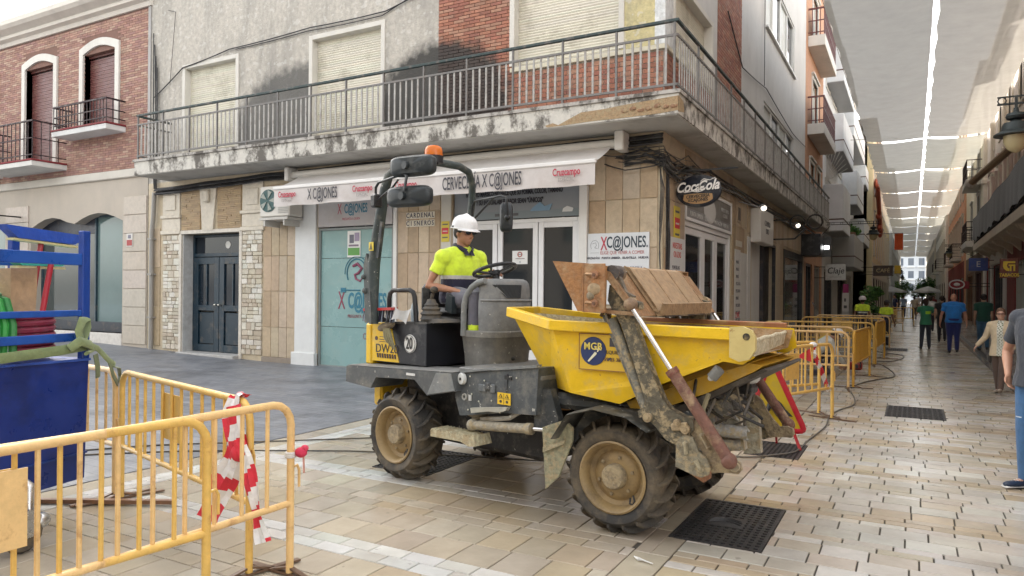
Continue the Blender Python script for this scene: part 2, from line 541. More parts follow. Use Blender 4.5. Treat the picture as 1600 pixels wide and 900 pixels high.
def panel(mb, mp, u0, u1, z0, z1, ops=(), depth=0.2, col=None):
    """a wall face with rectangular openings and their reveals"""
    us = sorted({u0, u1, *[min(max(v, u0), u1) for o in ops for v in (o[0], o[1])]})
    zs = sorted({z0, z1, *[min(max(v, z0), z1) for o in ops for v in (o[2], o[3])]})
    for i in range(len(us) - 1):
        for j in range(len(zs) - 1):
            cu, cz = (us[i] + us[i + 1]) / 2, (zs[j] + zs[j + 1]) / 2
            if any(o[0] < cu < o[1] and o[2] < cz < o[3] for o in ops): continue
            mb.add([mp(us[i], zs[j], 0), mp(us[i + 1], zs[j], 0), mp(us[i + 1], zs[j + 1], 0), mp(us[i], zs[j + 1], 0)], [(0, 1, 2, 3)], col)
    for o in ops:
        a, b, c, d = o[:4]
        for q in (((a, c), (a, d)), ((b, c), (b, d)), ((a, d), (b, d)), ((a, c), (b, c))):
            (p, r_), (p2, r2) = q
            mb.add([mp(p, r_, 0), mp(p2, r2, 0), mp(p2, r2, depth), mp(p, r_, depth)], [(0, 1, 2, 3)], col)


def mbox(mb, mp, u0, u1, z0, z1, d0, d1, col=None, bev=0.0):
    p = mp(u0, z0, d0); q = mp(u1, z1, d1)
    mb.box(p[0], q[0], p[1], q[1], p[2], q[2], col, bev)


def frame(mb, mp, u0, u1, z0, z1, w, d0, d1, col=None, bottom=True, bev=0.004):
    mbox(mb, mp, u0, u0 + w, z0, z1, d0, d1, col, bev); mbox(mb, mp, u1 - w, u1, z0, z1, d0, d1, col, bev)
    mbox(mb, mp, u0 + w, u1 - w, z1 - w, z1, d0, d1, col, bev)
    if bottom: mbox(mb, mp, u0 + w, u1 - w, z0, z0 + w, d0, d1, col, bev)
# ================================================================== GROUND AND PAVING
_ax = (-math.sin(R(29.05)), math.cos(R(29.05))); _rt = (math.cos(R(29.05)), math.sin(R(29.05)))


def seen(x, y, z, m=0.74):
    """depth from the viewpoint if the point lies in the field of view, else None"""
    d = x * _ax[0] + y * _ax[1]
    if d < 0.5: return None
    r_ = (x * _rt[0] + y * _rt[1]) / d
    t = (z - 1.65) / d
    return d if abs(r_) < m and abs(t) < 0.44 else None


def rampz(x): return 0.025 * (-13 - x) if x < -13 else 0.0


g = MB((0.16, 0.15, 0.14))
xs = [-500, -25, -13, 500]
zs_ = [0.3 - 0.035, 0.3 - 0.035, -0.035, -0.035]
g.add([(xs[i], y, zs_[i]) for i in range(4) for y in (-500, 500)], [(0, 2, 3, 1), (2, 4, 5, 3), (4, 6, 7, 5)])
tag(g.build("ground", "joint"), kind='structure')


def herring(nt, out, geo):
    L = nt.links
    mp = nd(nt, "ShaderNodeMapping"); mp.inputs["Rotation"].default_value = (0, 0, R(3))
    L.new(geo.outputs["Position"], mp.inputs[0])
    b = nd(nt, "ShaderNodeTexBrick")
    b.inputs["Scale"].default_value = 1.0
    b.inputs["Brick Width"].default_value = 0.30; b.inputs["Row Height"].default_value = 0.15
    b.inputs["Mortar Size"].default_value = 0.006
    b.inputs["Color1"].default_value = (1, 1, 1, 1); b.inputs["Color2"].default_value = (0.72, 0.74, 0.78, 1)
    b.inputs["Mortar"].default_value = (0.4, 0.42, 0.45, 1)
    L.new(mp.outputs[0], b.inputs["Vector"])
    mx = nd(nt, "ShaderNodeMix", data_type='RGBA', blend_type='MULTIPLY'); mx.inputs[0].default_value = 0.75
    L.new(out, mx.inputs[6]); L.new(b.outputs[0], mx.inputs[7])
    return mx.outputs[2]


mk("greypave", rough=0.5, var=0.22, vscale=2.2, bump=0.5, bscale=9, dirt=(0.075, 0.078, 0.085), dscale=0.7, damt=0.55, extra=herring)
g = MB((0.20, 0.21, 0.23))
xs = [-60, -25, -13, -6.12]
zs_ = [0.3, 0.3, 0.0, 0.0]
g.add([(xs[i], y, zs_[i] + 0.004) for i in range(4) for y in (-30, 11.75)], [(0, 2, 3, 1), (2, 4, 5, 3), (4, 6, 7, 5)])
g.add([(-6.12, -30, 0.004), (-6.12, 11.75, 0.004), (-6.12, 11.75, -0.03), (-6.12, -30, -0.03)], [(0, 1, 2, 3)])
tag(g.build("side_street_paving", "greypave"), kind='structure')

COVERS = [(-1.435, -0.83, 4.80, 5.84), (-1.51, -0.985, 7.68, 8.46), (-0.31, 0.41, 11.12, 12.2), (-0.75, -0.1, 24.3, 25.6),
          (-4.42, -3.78, 5.28, 6.2)]


def cut(x0, x1, y0, y1):
    """the pieces of a paver left over round the covers"""
    for a, b, c, d in COVERS:
        if x1 <= a or x0 >= b or y1 <= c or y0 >= d: continue
        out = []
        g_ = .004
        for q in ((x0, min(x1, a - g_), y0, y1), (max(x0, b + g_), x1, y0, y1), (max(x0, a - g_), min(x1, b + g_), y0, min(y1, c - g_)), (max(x0, a - g_), min(x1, b + g_), max(y0, d + g_), y1)):
            if q[1] - q[0] > .025 and q[3] - q[2] > .015: out.append(q)
        return out
    return [(x0, x1, y0, y1)]


BEIGE = [(0.43, 0.375, 0.285), (0.40, 0.35, 0.27), (0.46, 0.41, 0.325), (0.42, 0.37, 0.295), (0.38, 0.335, 0.265), (0.42, 0.35, 0.25), (0.44, 0.405, 0.335)]
PALE = [(0.50, 0.47, 0.41), (0.47, 0.44, 0.38), (0.54, 0.52, 0.47), (0.48, 0.43, 0.35), (0.50, 0.48, 0.43), (0.46, 0.41, 0.31)]
WHT = [(0.58, 0.58, 0.56), (0.54, 0.54, 0.52), (0.50, 0.49, 0.45)]
OCH = [(0.44, 0.36, 0.24), (0.40, 0.33, 0.23), (0.43, 0.37, 0.28)]
GREYW = [(0.50, 0.49, 0.46), (0.56, 0.54, 0.49), (0.45, 0.42, 0.37)]
pav = []


def rows(x0, x1, y0, y1, pattern, start, gap=0.007, endcap=True):
    tot = sum(p[0] for p in pattern)
    y = start - tot * math.ceil((start - y0) / tot)
    k = 0
    while y < y1:
        for h, wd, pal in pattern:
            if y + h > y0 and y < y1:
                off = (0.5 * wd if k % 2 else 0) + random.uniform(-.02, .02)
                x = x0 - off
                while x < x1:
                    w_ = wd * random.uniform(0.93, 1.07)
                    a, b = max(x, x0), min(x + w_, x1)
                    if b - a > 0.04:
                        q = cut(a + gap / 2, b - gap / 2, y + gap / 2, y + h - gap / 2)
                        cc = random.choice(pal)
                        for q_ in q: pav.append((*q_, cc))
                    x += w_
            y += h; k += 1


PR = [(.10, .29, OCH), (.10, .29, OCH), (.20, .27, OCH + PALE[:3]), (.20, .29, PALE), (.20, .28, PALE), (.10, .31, GREYW + PALE), (.10, .29, PALE),
      (.20, .29, PALE), (.20, .28, PALE + OCH[:1]), (.10, .3, PALE)]
PL = [(.13, .25, WHT), (.13, .25, WHT), (.32, .28, BEIGE), (.32, .27, BEIGE), (.14, .25, BEIGE), (.14, .26, BEIGE), (.32, .27, BEIGE)]
rows(-1.31, 1.56, 2.2, 34, PR, 5.87, gap=.009)
rows(-5.62, -1.55, 0.6, 11.69, PL, 3.43)
rows(-3.62, -1.55, 11.69, 26, PL, 3.43)
y = 0.4
while y < 30:
    l = random.uniform(.38, .5)
    q = cut(-1.547, -1.315, y, y + l - .006)
    for q_ in q: pav.append((*q_, random.choice(BEIGE[:6])))
    if y < 11.5:
        pav.append((-6.115, -5.865, y, y + l - .006, random.choice(BEIGE)))
    y += l
y = 0.4
while y < 11.5:
    pav.append((-5.858, -5.745, y, y + .243, random.choice(WHT))); pav.append((-5.738, -5.626, y + .1, y + .343, random.choice(WHT)))
    y += .25
# smooth pavement along the right-hand shops, behind a stone channel
y = 6
while y < 40:
    for i in range(3):
        x = 1.86 + i * .45
        pav.append((x, x + .443, y + (.0 if i % 2 else .2), y + .593 + (.0 if i % 2 else .2), jit((.36, .35, .33), .08)))
    pav.append((1.567, 1.69, y, y + .593, jit((.27, .25, .22), .1)))
    y += .6
pav.sort(key=lambda q: -((q[1] - q[0]) * (q[3] - q[2])) / (seen((q[0] + q[1]) / 2, (q[2] + q[3]) / 2, 0) or 99) ** 3)
bed = MB((0.055, 0.047, 0.036))
bed.box(-6.118, 3.2, -4, 60, -0.03, -0.012)
bed.box(-3.62, 3.2, 60, 130, -0.03, -0.012)
street = tag(bed.build("street_paving", "joint"), kind='structure')


def add_paver(mb, q):
    a, b, c, d, col = q
    t = random.uniform(-0.0025, 0.0); e = 0.003
    j = [random.uniform(-.0012, .0012) for _ in range(4)]
    vs = [(a, c, -.02), (b, c, -.02), (b, d, -.02), (a, d, -.02),
          (a, c, t - .004), (b, c, t - .004), (b, d, t - .004), (a, d, t - .004),
          (a + e, c + e, t + j[0]), (b - e, c + e, t + j[1]), (b - e, d - e, t + j[2]), (a + e, d - e, t + j[3])]
    fs = [(0, 1, 5, 4), (1, 2, 6, 5), (2, 3, 7, 6), (3, 0, 4, 7), (4, 5, 9, 8), (5, 6, 10, 9), (6, 7, 11, 10), (7, 4, 8, 11), (8, 9, 10, 11)]
    mb.add(vs, fs, jit(col, .07, .02))


for q in pav[:300]:
    mb = MB(); add_paver(mb, q); mb.build("paver", "paver", street)
mb = MB()
for q in pav[300:]: add_paver(mb, q)
mb.build("pavers", "paver", street, kind='stuff')
# the far run of the street, where the stones are too small to tell apart
far = MB((0.55, 0.53, 0.48)); far.box(-1.55, 1.56, 34.0, 240, -0.011, -0.004); far.box(-3.62, -1.56, 26.0, 240, -0.011, -0.006, (0.45, .41, .33))
far.box(1.7, 3.2, 40, 240, -0.011, -0.002, (.36, .35, .33))
tag(far.build("distant_paving", "paver"), kind='structure')
ch = MB((0.10, 0.09, 0.08)); ch.box(1.70, 1.85, 2, 120, -0.03, -0.002)
for i in range(90): ch.box(1.72, 1.83, 6 + i * .35, 6.3 + i * .35, -0.002, 0.001, (.06, .055, .05))
tag(ch.build("drain_channel", "iron"), kind='structure')


def cover(i, a, b, c, d, label):
    t = thing("manhole_cover", label, "manhole cover", ((a + b) / 2, (c + d) / 2, 0), 0, "iron manhole covers in the paving")
    m = MB((0.035, 0.035, 0.036)); m.box(a, b, c, d, -0.03, -0.013); m.build("plate", "iron", t)
    m = MB((0.05, 0.05, 0.052)); e = 0.018
    for q in ((a, b, c, c + e), (a, b, d - e, d), (a, a + e, c + e, d - e), (b - e, b, c + e, d - e)):
        m.box(q[0] + .001, q[1] - .001, q[2], q[3], -0.028, 0.003)
    m.build("frame", "iron", t)
    m = MB((0.045, 0.045, 0.047)); nx = 11; ny = max(8, int((d - c) / .055))
    sx = (b - a - 2 * e) / nx; sy = (d - c - 2 * e) / ny
    for k in range(nx + 1):
        x = a + e + k * sx; m.box(x - .011, x + .011, c + e, d - e, -0.02, -0.001)
    for k in range(ny + 1):
        y = c + e + k * sy; m.box(a + e, b - e, y - .011, y + .011, -0.02, 0.0005)
    m.build("grid", "iron", t)
    if i == 0:
        m = MB((0.06, 0.06, 0.062)); M = Matrix.Translation(((a + b) / 2, (c + d) / 2, 0.001))
        m.box(-.16, .10, -.12, .10, -0.01, 0.001, M=M)
        m.tube([M @ Vector((-.14 + .22 * k / 8, -.01 + .05 * math.sin(k / 8 * PI), .003)) for k in range(9)], .007, 5)
        m.tube([M @ Vector((-.14 + .22 * k / 8, -.05 + .05 * math.sin(k / 8 * PI), .003)) for k in range(9)], .007, 5)
        m.tube([M @ Vector((-.13 + .2 * k / 8, .03 + .04 * math.sin(k / 8 * PI), .003)) for k in range(9)], .006, 5)
        m.build("emblem", "iron", t)


CL = ["large black cast iron manhole cover beside the front wheel, nearest to the camera", "black iron grating under the red triangular warning sign",
      "grey iron manhole cover in the middle of the pale walkway", "small distant manhole cover near the green-shirted woman",
      "black iron grating in the shade beneath the dumper by its rear wheel"]
for i, q in enumerate(COVERS): cover(i, *q, CL[i])
# ================================================================== CORNER BUILDING (bar)
CREAM = (0.52, 0.44, 0.31); SLABC = [(0.43, 0.33, 0.22), (0.47, 0.38, 0.27), (0.38, 0.28, 0.18), (0.44, 0.36, 0.27)]
RED = (0.34, 0.14, 0.09); ALU = (0.74, 0.75, 0.76); GLS = (0.018, 0.022, 0.026)
cb = thing("corner_building", "grey plastered corner building with a long railed balcony over the bar", "building", (-3.64, 11.7, 0))
HB = 16.7
# shell that closes the volume behind the facades
m = MB((0.03, 0.03, 0.03)); m.box(-17.2, -3.99, 12.05, 29.6, 0, HB - .1); m.build("core", "plaster", cb)
m = MB((0.42, 0.41, 0.39)); m.box(-17.27, -3.55, 11.6, 29.66, HB - .1, HB + .25, bev=.03); m.build("roof_slab", "plaster", cb)
# ---- ground floor walls
gf = [(-15.95, -13.75, 0.05, 3.02), (-11.36, -9.25, -0.1, 3.62), (-7.85, -5.12, -0.1, 3.62)]
m = MB(CREAM); panel(m, mapF, -17.27, -3.64, -0.1, 4.36, gf, .36)
gs = [(13.03, 16.9, -.1, 3.72), (19.3, 23.1, -.1, 3.15), (24.55, 29.2, -.1, 3.15)]
panel(m, mapS, 11.7, 29.66, -.1, 4.36, gs, .36)
m.build("ground_floor_wall", "stone", cb)
# ---- upper walls
up = [(-15.85, -14.0, 4.73, 7.13), (-11.57, -9.63, 4.73, 7.16), (-6.5, -4.43, 5.84, 7.9),
      (-15.85, -14.0, 9.0, 11), (-11.57, -9.63, 9.0, 11), (-6.5, -4.43, 9, 11), (-15.85, -14.0, 12.3, 14.2), (-11.57, -9.63, 12.3, 14.2), (-6.5, -4.43, 12.3, 14.2)]
for ua, ub in ((-17.27, -8.2), (-6.5, -3.64)):
    m = MB((0.45, 0.42, 0.37)); panel(m, mapF, ua, ub, 4.36, HB, [o for o in up if ua <= o[0] < ub], .2); m.build("wall", "plaster", cb)
us_ = [(12.25, 14.86, 5.84, 7.13), (20.9, 26.6, 5.75, 7.05), (21.1, 26.6, 9.2, 10.95), (12.25, 14.86, 9, 11), (21.1, 26.6, 12.3, 14)]
for ua, ub in ((11.7, 15.4), (17.8, 29.66)):
    m = MB((0.55, 0.545, 0.53)); panel(m, mapS, ua, ub, 4.36, HB, [o for o in us_ if ua < o[0] < ub], .2); m.build("side_wall", "render", cb)
m = MB((0.15, 0.08, 0.06)); panel(m, mapF, -8.2, -6.5, 4.36, HB, (), .2); panel(m, mapS, 15.4, 17.8, 4.36, HB, (), .2)
m.build("brick_backing", "brick", cb)
# ---- brickwork: raised bricks over the backing
bl = []


def brickfield(mp, u0, u1, z0, z1, hole=lambda u, z: False, w=.24, h=.052, out=None):
    z = z0; k = 0
    while z < z1 - .02:
        u = u0 - (w / 2 if k % 2 else 0)
        while u < u1:
            a, b = max(u, u0), min(u + w - .012, u1)
            if b - a > .04 and not hole((a + b) / 2, z): out.append((mp, a, b, z, min(z + h, z1)))
            u += w
        z += h + .012; k += 1


brickfield(mapF, -8.2, -6.5, 4.75, 9.3, out=bl); brickfield(mapS, 15.4, 17.8, 4.75, 9.5, out=bl, h=.06)
brickfield(mapF, -6.5, -3.652, 4.75, 5.72, out=bl, w=.2, h=.075); brickfield(mapS, 11.73, 14.9, 4.75, 5.72, out=bl, w=.2, h=.075)
BR = [(0.33, 0.14, 0.09), (0.37, 0.17, 0.11), (0.29, 0.12, 0.085), (0.35, 0.19, 0.13)]
bl.sort(key=lambda q: -(q[2] - q[1]) * (q[4] - q[3]) / (seen(*q[0](q[1], q[3], 0)) or 99) ** 2)


def put_brick(mb, q, depth=.014, pal=BR):
    mp, a, b, z0, z1 = q
    o = random.uniform(-.002, .002)
    P = [mp(a, z0, .01), mp(b, z0, .01), mp(b, z1, .01), mp(a, z1, .01), mp(a, z0, -depth - o), mp(b, z0, -depth - o), mp(b, z1, -depth - o), mp(a, z1, -depth - o)]
    mb.add(P, [(4, 5, 6, 7), (0, 1, 5, 4), (1, 2, 6, 5), (2, 3, 7, 6), (3, 0, 4, 7)], jit(random.choice(pal), .12))


for q in bl[:300]: m = MB(); put_brick(m, q); m.build("brick", "brick", cb)
m = MB()
for q in bl[300:]: put_brick(m, q)
m.build("bricks", "brick", cb, kind='stuff')
m = MB((0.58, 0.54, 0.42)); mbox(m, mapF, -6.56, -3.58, 5.72, 5.80, -.06, .1, bev=.008); mbox(m, mapS, 11.75, 14.95, 5.72, 5.80, -.06, .1, bev=.008)
m.build("parapet_ledge", "render", cb)
m = MB((0.50, 0.44, 0.24)); mbox(m, mapF, -4.40, -3.80, 5.82, 9, -.012, .05); m.build("yellow_panel", "plaster", cb)
m = MB((0.62, 0.64, 0.64)); mbox(m, mapF, -3.80, -3.62, 5.82, 9, -.016, .05); mbox(m, mapS, 11.72, 12.2, 5.82, 9, -.016, .05); m.build("corner_strip", "plaster", cb)


def shutter_window(par, mp, u0, u1, z0, z1, slat=.05, d=.14, fr=.09, col=(0.62, 0.59, 0.49), frc=(0.60, 0.58, 0.53), drop=1.0, inner=True):
    f = MB(frc)
    mbox(f, mp, u0 - fr, u0 + .012, z0, z1 + fr, -.03, .19, bev=.006); mbox(f, mp, u1 - .012, u1 + fr, z0, z1 + fr, -.03, .19, bev=.006)
    mbox(f, mp, u0 + .012, u1 - .012, z1 - .012, z1 + fr, -.03, .19, bev=.006)
    w = f.build("window", "render", par)
    s = MB(col); n = math.ceil((z1 - z0) / slat)
    for i in range(n):
        a = z0 + i * slat
        P = [mp(u0, a, d + .012), mp(u1, a, d + .012), mp(u1, a + slat * .5, d), mp(u0, a + slat * .5, d), mp(u1, a + slat * .92, d + .004), mp(u0, a + slat * .92, d + .004), mp(u1, a + slat, d + .02), mp(u0, a + slat, d + .02)]
        s.add(P, [(0, 1, 2, 3), (3, 2, 4, 5), (5, 4, 6, 7)], jit(col, .04))
    s.build("shutter", "shutter", w, kind='stuff')
    return w


for o in up: shutter_window(cb, mapF, *o)
for o in us_[:1] + us_[3:4]: shutter_window(cb, mapS, *o)


def strip_window(par, mp, o, n, panels=None, label=None):
    f = MB((0.68, 0.68, 0.66)); frame(f, mp, *o, .06, .03, .14)
    for i in range(1, n): u = o[0] + (o[1] - o[0]) * i / n; mbox(f, mp, u - .04, u + .04, o[2] + .06, o[3] - .06, .04, .13)
    mbox(f, mp, o[0] - .08, o[1] + .08, o[2] - .07, o[2], -.08, .1, (0.62, .62, .6), .01)
    w = f.build("window", "white", par, label=label)
    for i in range(n):
        a, b = o[0] + (o[1] - o[0]) * i / n + .05, o[0] + (o[1] - o[0]) * (i + 1) / n - .05
        g = MB(GLS if i % 2 else (0.5, .52, .5)); mbox(g, mp, a, b, o[2] + .06, o[3] - .06, .09, .1); g.build("pane" if i % 2 else "blind", "glass" if i % 2 else "shutter", w)
    return w


strip_window(cb, mapS, us_[1], 4); strip_window(cb, mapS, us_[2], 4); strip_window(cb, mapS, us_[4], 4)

# ---- stone slabs on the ground floor, one object each
slabs = []


def slabfield(mp, u0, u1, n, zl, hole=lambda u, z: False):
    w = (u1 - u0) / n
    for i in range(n):
        for j in range(len(zl) - 1):
            if not hole(u0 + (i + .5) * w, (zl[j] + zl[j + 1]) / 2): slabs.append((mp, u0 + i * w + .005, u0 + (i + 1) * w - .005, zl[j] + .006, zl[j + 1] - .006))


ZL = [.12, .80, 1.62, 2.42, 3.25, 4.05]
slabfield(mapF, -13.02, -12.02, 4, ZL); slabfield(mapF, -9.16, -8.12, 4, ZL); slabfield(mapF, -4.96, -3.72, 4, ZL)
slabfield(mapF, -11.36, -9.25, 8, [3.66, 4.3]); slabfield(mapF, -7.85, -5.12, 9, [3.66, 4.3])
slabfield(mapS, 11.78, 12.95, 4, ZL); slabfield(mapS, 17.0, 18.6, 5, ZL); slabfield(mapS, 13.0, 16.95, 12, [3.75, 4.3])
slabfield(mapS, 18.7, 29.5, 30, [3.2, 4.25]); slabfield(mapS, 23.2, 24.45, 2, ZL[:5])
slabfield(mapF, -17.2, -16.75, 1, [.2, 1.2, 2.2, 3.2])
for mp, a, b, c, d in slabs:
    m = MB(jit(random.choice(SLABC), .07)); mbox(m, mp, a, b, c, d, -.02 - random.uniform(0, .004), .02, bev=.004); m.build("stone_slab", "stone", cb)
m = MB((0.24, .20, .16)); mbox(m, mapF, -13.05, -12.0, -.05, .12, -.05, .05, bev=.01); mbox(m, mapF, -4.98, -3.66, -.05, .12, -.03, .05, bev=.01); mbox(m, mapF, -9.2, -8.1, -.05, .12, -.03, .05, bev=.01)
m.build("base_course", "stone", cb)
# ---- rough little stones beside the door
rs = []
for (ua, ub) in ((-16.62, -15.98), (-13.72, -13.06)):
    z = .14
    while z < 2.98:
        h = random.choice((.09, .13, .18)); u = ua
        while u < ub - .03:
            w_ = min(random.uniform(.12, .24), ub - u)
            if ub - (u + w_) < .08: w_ = ub - u
            if h > .15 and random.random() < .5:
                rs.append((mapF, u + .006, u + w_ - .006, z + .005, z + h * .5 - .005)); rs.append((mapF, u + .006, u + w_ - .006, z + h * .5 + .005, z + h - .005))
            else: rs.append((mapF, u + .006, u + w_ - .006, z + .005, z + h - .005))
            u += w_
        z += h
RC = [(0.56, 0.52, 0.43), (0.48, 0.43, 0.34), (0.62, 0.60, 0.53), (0.42, 0.36, 0.28)]
for i, q in enumerate(rs):
    m = MB(jit(random.choice(RC), .1)); mbox(m, *q, -.03 - random.uniform(0, .018), .02, bev=.008); m.build("stone", "stone", cb)
# ---- pilaster capitals, carved panels, keystone and door frame
for ua, ub in ((-16.66, -15.96), (-13.74, -13.02)):
    m = MB((0.60, 0.55, 0.46))
    mbox(m, mapF, ua - .03, ub + .03, 3.02, 3.12, -.07, .02, bev=.01); mbox(m, mapF, ua, ub, 3.12, 3.42, -.04, .02, bev=.008)
    mbox(m, mapF, ua - .03, ub + .03, 3.42, 3.50, -.08, .02, bev=.01); mbox(m, mapF, ua + .02, ub - .02, 3.5, 4.2, -.04, .02, bev=.008)
    mbox(m, mapF, ua + .16, ub - .16, 3.62, 4.0, -.065, -.03, bev=.01)
    m.build("pilaster", "stone", cb)
m = MB((0.58, 0.53, 0.44)); m.prism([(-15.1, 3.08), (-14.72, 3.08), (-14.6, 4.2), (-15.22, 4.2)], 'y', FWY - .06, FWY + .02)
m.box(-15.0, -14.82, FWY - .14, FWY - .05, 3.75, 4.05, bev=.03); m.build("keystone", "stone", cb)
for ua, ub in ((-15.92, -15.22), (-14.6, -13.78)):
    m = MB((0.36, 0.26, 0.15)); rw = int((4.2 - 3.12) / .045)
    mbox(m, mapF, ua, ub, 3.1, 4.2, -.012, .02)
    for i in range(rw):
        u = ua
        while u < ub - .02:
            w_ = min(random.uniform(.15, .4), ub - u); mbox(m, mapF, u, u + w_ - .004, 3.12 + i * .045, 3.155 + i * .045, -.02 - random.uniform(0, .014), -.01, jit((0.38, .27, .15), .15)); u += w_
    m.build("carved_panel", "stone", cb)
m = MB((0.60, 0.56, 0.49)); frame(m, mapF, -15.98, -13.72, .02, 3.1, .09, -.05, .05, bottom=False)
m.build("door_surround", "stone", cb)
m = MB((0.48, 0.49, 0.49)); mbox(m, mapF, -15.89, -15.86, .05, 3.0, .0, .35); mbox(m, mapF, -13.84, -13.81, .05, 3.0, .0, .35); mbox(m, mapF, -15.89, -13.81, -.02, .10, -.2, .35, (.42, .42, .41), .01)
m.build("door_reveal", "stone", cb)
DB = (0.006, 0.026, 0.045)
m = MB(DB); frame(m, mapF, -15.85, -13.85, .1, 3.0, .06, .26, .34); mbox(m, mapF, -15.79, -13.91, 2.46, 2.54, .25, .34)
d = m.build("street_door", "paint", cb)
m = MB((0.01, .016, .025)); mbox(m, mapF, -15.79, -13.91, 2.54, 2.94, .30, .31); m.build("transom_pane", "glass", d)
for k, (ua, ub) in enumerate(((-15.79, -14.86), (-14.84, -13.91))):
    m = MB(DB); frame(m, mapF, ua, ub, .12, 2.44, .17, .24, .30)
    mbox(m, mapF, ua + .17, ub - .17, 1.12, 1.26, .24, .30, bev=.004); mbox(m, mapF, ua + .2, ub - .2, .3, 1.08, .265, .29, (0.01, .028, .045), .01)
    mbox(m, mapF, (ua + ub) / 2 - .02, (ua + ub) / 2 + .02, 1.26, 2.27, .25, .29)
    m.build("door_leaf", "paint", d)
    m = MB((0.01, .018, .028)); mbox(m, mapF, ua + .16, ub - .16, 1.25, 2.28, .28, .29); m.build("pane", "glass", d)
m = MB((.75, .73, .66)); m.ell((-14.92, FWY + .19, 1.27), .03, .05, .03); m.ell((-14.78, FWY + .19, 1.27), .03, .05, .03); m.build("handle", "steel", d, True)
t_ = MB((0.55, .55, .52)); t_.lathe([(.0, .0), (.09, .0), (.09, .004), (.07, .004), (.07, .0)], (-14.6, FWY + .295, 2.74), (0, -1, 0), 20); t_.build("door_number_plate", "white", d)

# ---- blue-green shop front with its banner
m = MB((0.66, 0.68, 0.68)); mbox(m, mapF, -12.0, -11.38, .0, 4.1, -.06, .03, bev=.012); mbox(m, mapF, -12.06, -11.36, -.1, .28, -.1, .03, bev=.012); m.build("white_pilaster", "render", cb)
m = MB((0.22, .25, .25)); frame(m, mapF, -11.36, -9.3, -.02, 3.0, .05, .02, .12); sh = m.build("shop_window", "paint", cb)
FC = (0.22, 0.37, 0.37)
for z0, z1 in ((.03, .86), (.87, 2.34), (2.35, 2.95)):
    m = MB(FC); mbox(m, mapF, -11.31, -9.35, z0, z1, .06, .08); m.build("frosted_panel", "film", sh)
m = MB((0.60, 0.58, 0.58)); mbox(m, mapF, -11.34, -9.3, 3.02, 3.62, -.03, .04, bev=.006); m.build("banner_board", "canvas", sh)
FM = lambda x, z, d=.03: face_m((x, FWY - d, z), (1, 0, 0), (0, 0, 1))
RD = (0.42, .02, .05); NV = (0.02, .05, .11); TQ = (0.02, .16, .24)
text("lettering", "X", "print", sh, .33, FM(-10.72, 3.38), RD, sx=.5); text("lettering", "C@JONES", "print", sh, .27, FM(-10.27, 3.38, .031), TQ, sx=.52, bold=.006)
text("lettering", "PREGUNTA A QUIEN", "print", sh, .075, FM(-10.4, 3.17), RD, sx=.7)
text("lettering", "Cruzcampo", "print", sh, .14, FM(-9.6, 3.42), RD, sx=.6)
text("lettering", "X", "print", sh, .55, FM(-10.72, 1.42, -.055), (.25, .03, .07), sx=.5); text("lettering", "C@JONES", "print", sh, .46, FM(-10.02, 1.42, -.056), TQ, sx=.5, bold=.012)
text("lettering", "PREGUNTA A QUIEN SABE", "print", sh, .1, FM(-10.1, 1.1, -.055), (.25, .06, .08), sx=.75)
text("lettering", "Cruzcampo", "print", sh, .19, FM(-9.85, .68, -.055), (.22, .1, .12), sx=.6)
# round prawn emblem with a fork under it
m = MB(TQ); cx, cz, y_ = -10.3, 2.02, FWY + .05
m.tube([(cx + .27 * math.cos(a), y_, cz + .30 * math.sin(a)) for a in [-0.6 + i * .25 for i in range(18)]], .011, 5)
m.tube([(cx + .33 * math.cos(a), y_, cz + .36 * math.sin(a)) for a in [-0.3 + i * .25 for i in range(15)]], .008, 5)
m.tube([(cx - .42, y_, cz - .36), (cx + .1, y_, cz - .36)], .012, 5); m.ell((cx + .28, y_, cz - .36), .11, .008, .05); m.box(cx - .44, cx - .3, y_ - .004, y_ + .004, cz - .41, cz - .31)
m.col = (.25, .07, .12); m.tube([(cx - .1, y_, cz + .15), (cx + .02, y_, cz + .2), (cx + .14, y_, cz + .1), (cx + .05, y_, cz), (cx - .05, y_, cz - .03), (cx - .02, y_, cz - .12), (cx + .1, y_, cz - .17), (cx + .17, y_, cz - .08)], [.03, .035, .035, .03, .028, .026, .02, .01], 6)
m.build("prawn_emblem", "print", sh, True)
po = MB((.70, .70, .68)); po.box(-10.56, -10.2, FWY + .045, FWY + .055, 2.36, 2.92); po.box(-10.54, -10.22, FWY + .04, FWY + .045, 2.40, 2.56, (.10, .30, .06)); po.box(-10.5, -10.38, FWY + .04, FWY + .045, 2.66, 2.84, (.12, .12, .16))
po.box(-10.36, -10.23, FWY + .04, FWY + .045, 2.7, 2.88, (.30, .25, .35)); po.box(-10.52, -10.25, FWY + .04, FWY + .045, 2.59, 2.63, (.2, .15, .2))
tag(po.build("poster", "print"), "small printed poster on the frosted blue shop front", "poster")
# ---- white strip, doorway, transom with the lettered picture
for nm_, a_, b_, c_, d_, e_, f_, cc in (("white_strip", -9.26, -9.17, 0, 4.0, -.05, .02, (.68, .68, .66)), ("door_pilaster", -8.09, -7.86, 0, 4.1, -.03, .03, (.55, .53, .47)), ("cable_trunking", -5.12, -4.97, 1.85, 3.62, -.09, .0, (.68, .68, .66)), ("trunking_base", -5.1, -4.98, 0, 1.85, -.02, .02, (.3, .29, .27))):
    m = MB(cc); mbox(m, mapF, a_, b_, c_, d_, e_, f_, bev=.006); m.build(nm_, "white", cb)
m = MB(ALU); frame(m, mapF, -7.86, -5.13, 0, 3.0, .07, .03, .14); bd = m.build("bar_door", "white", cb)


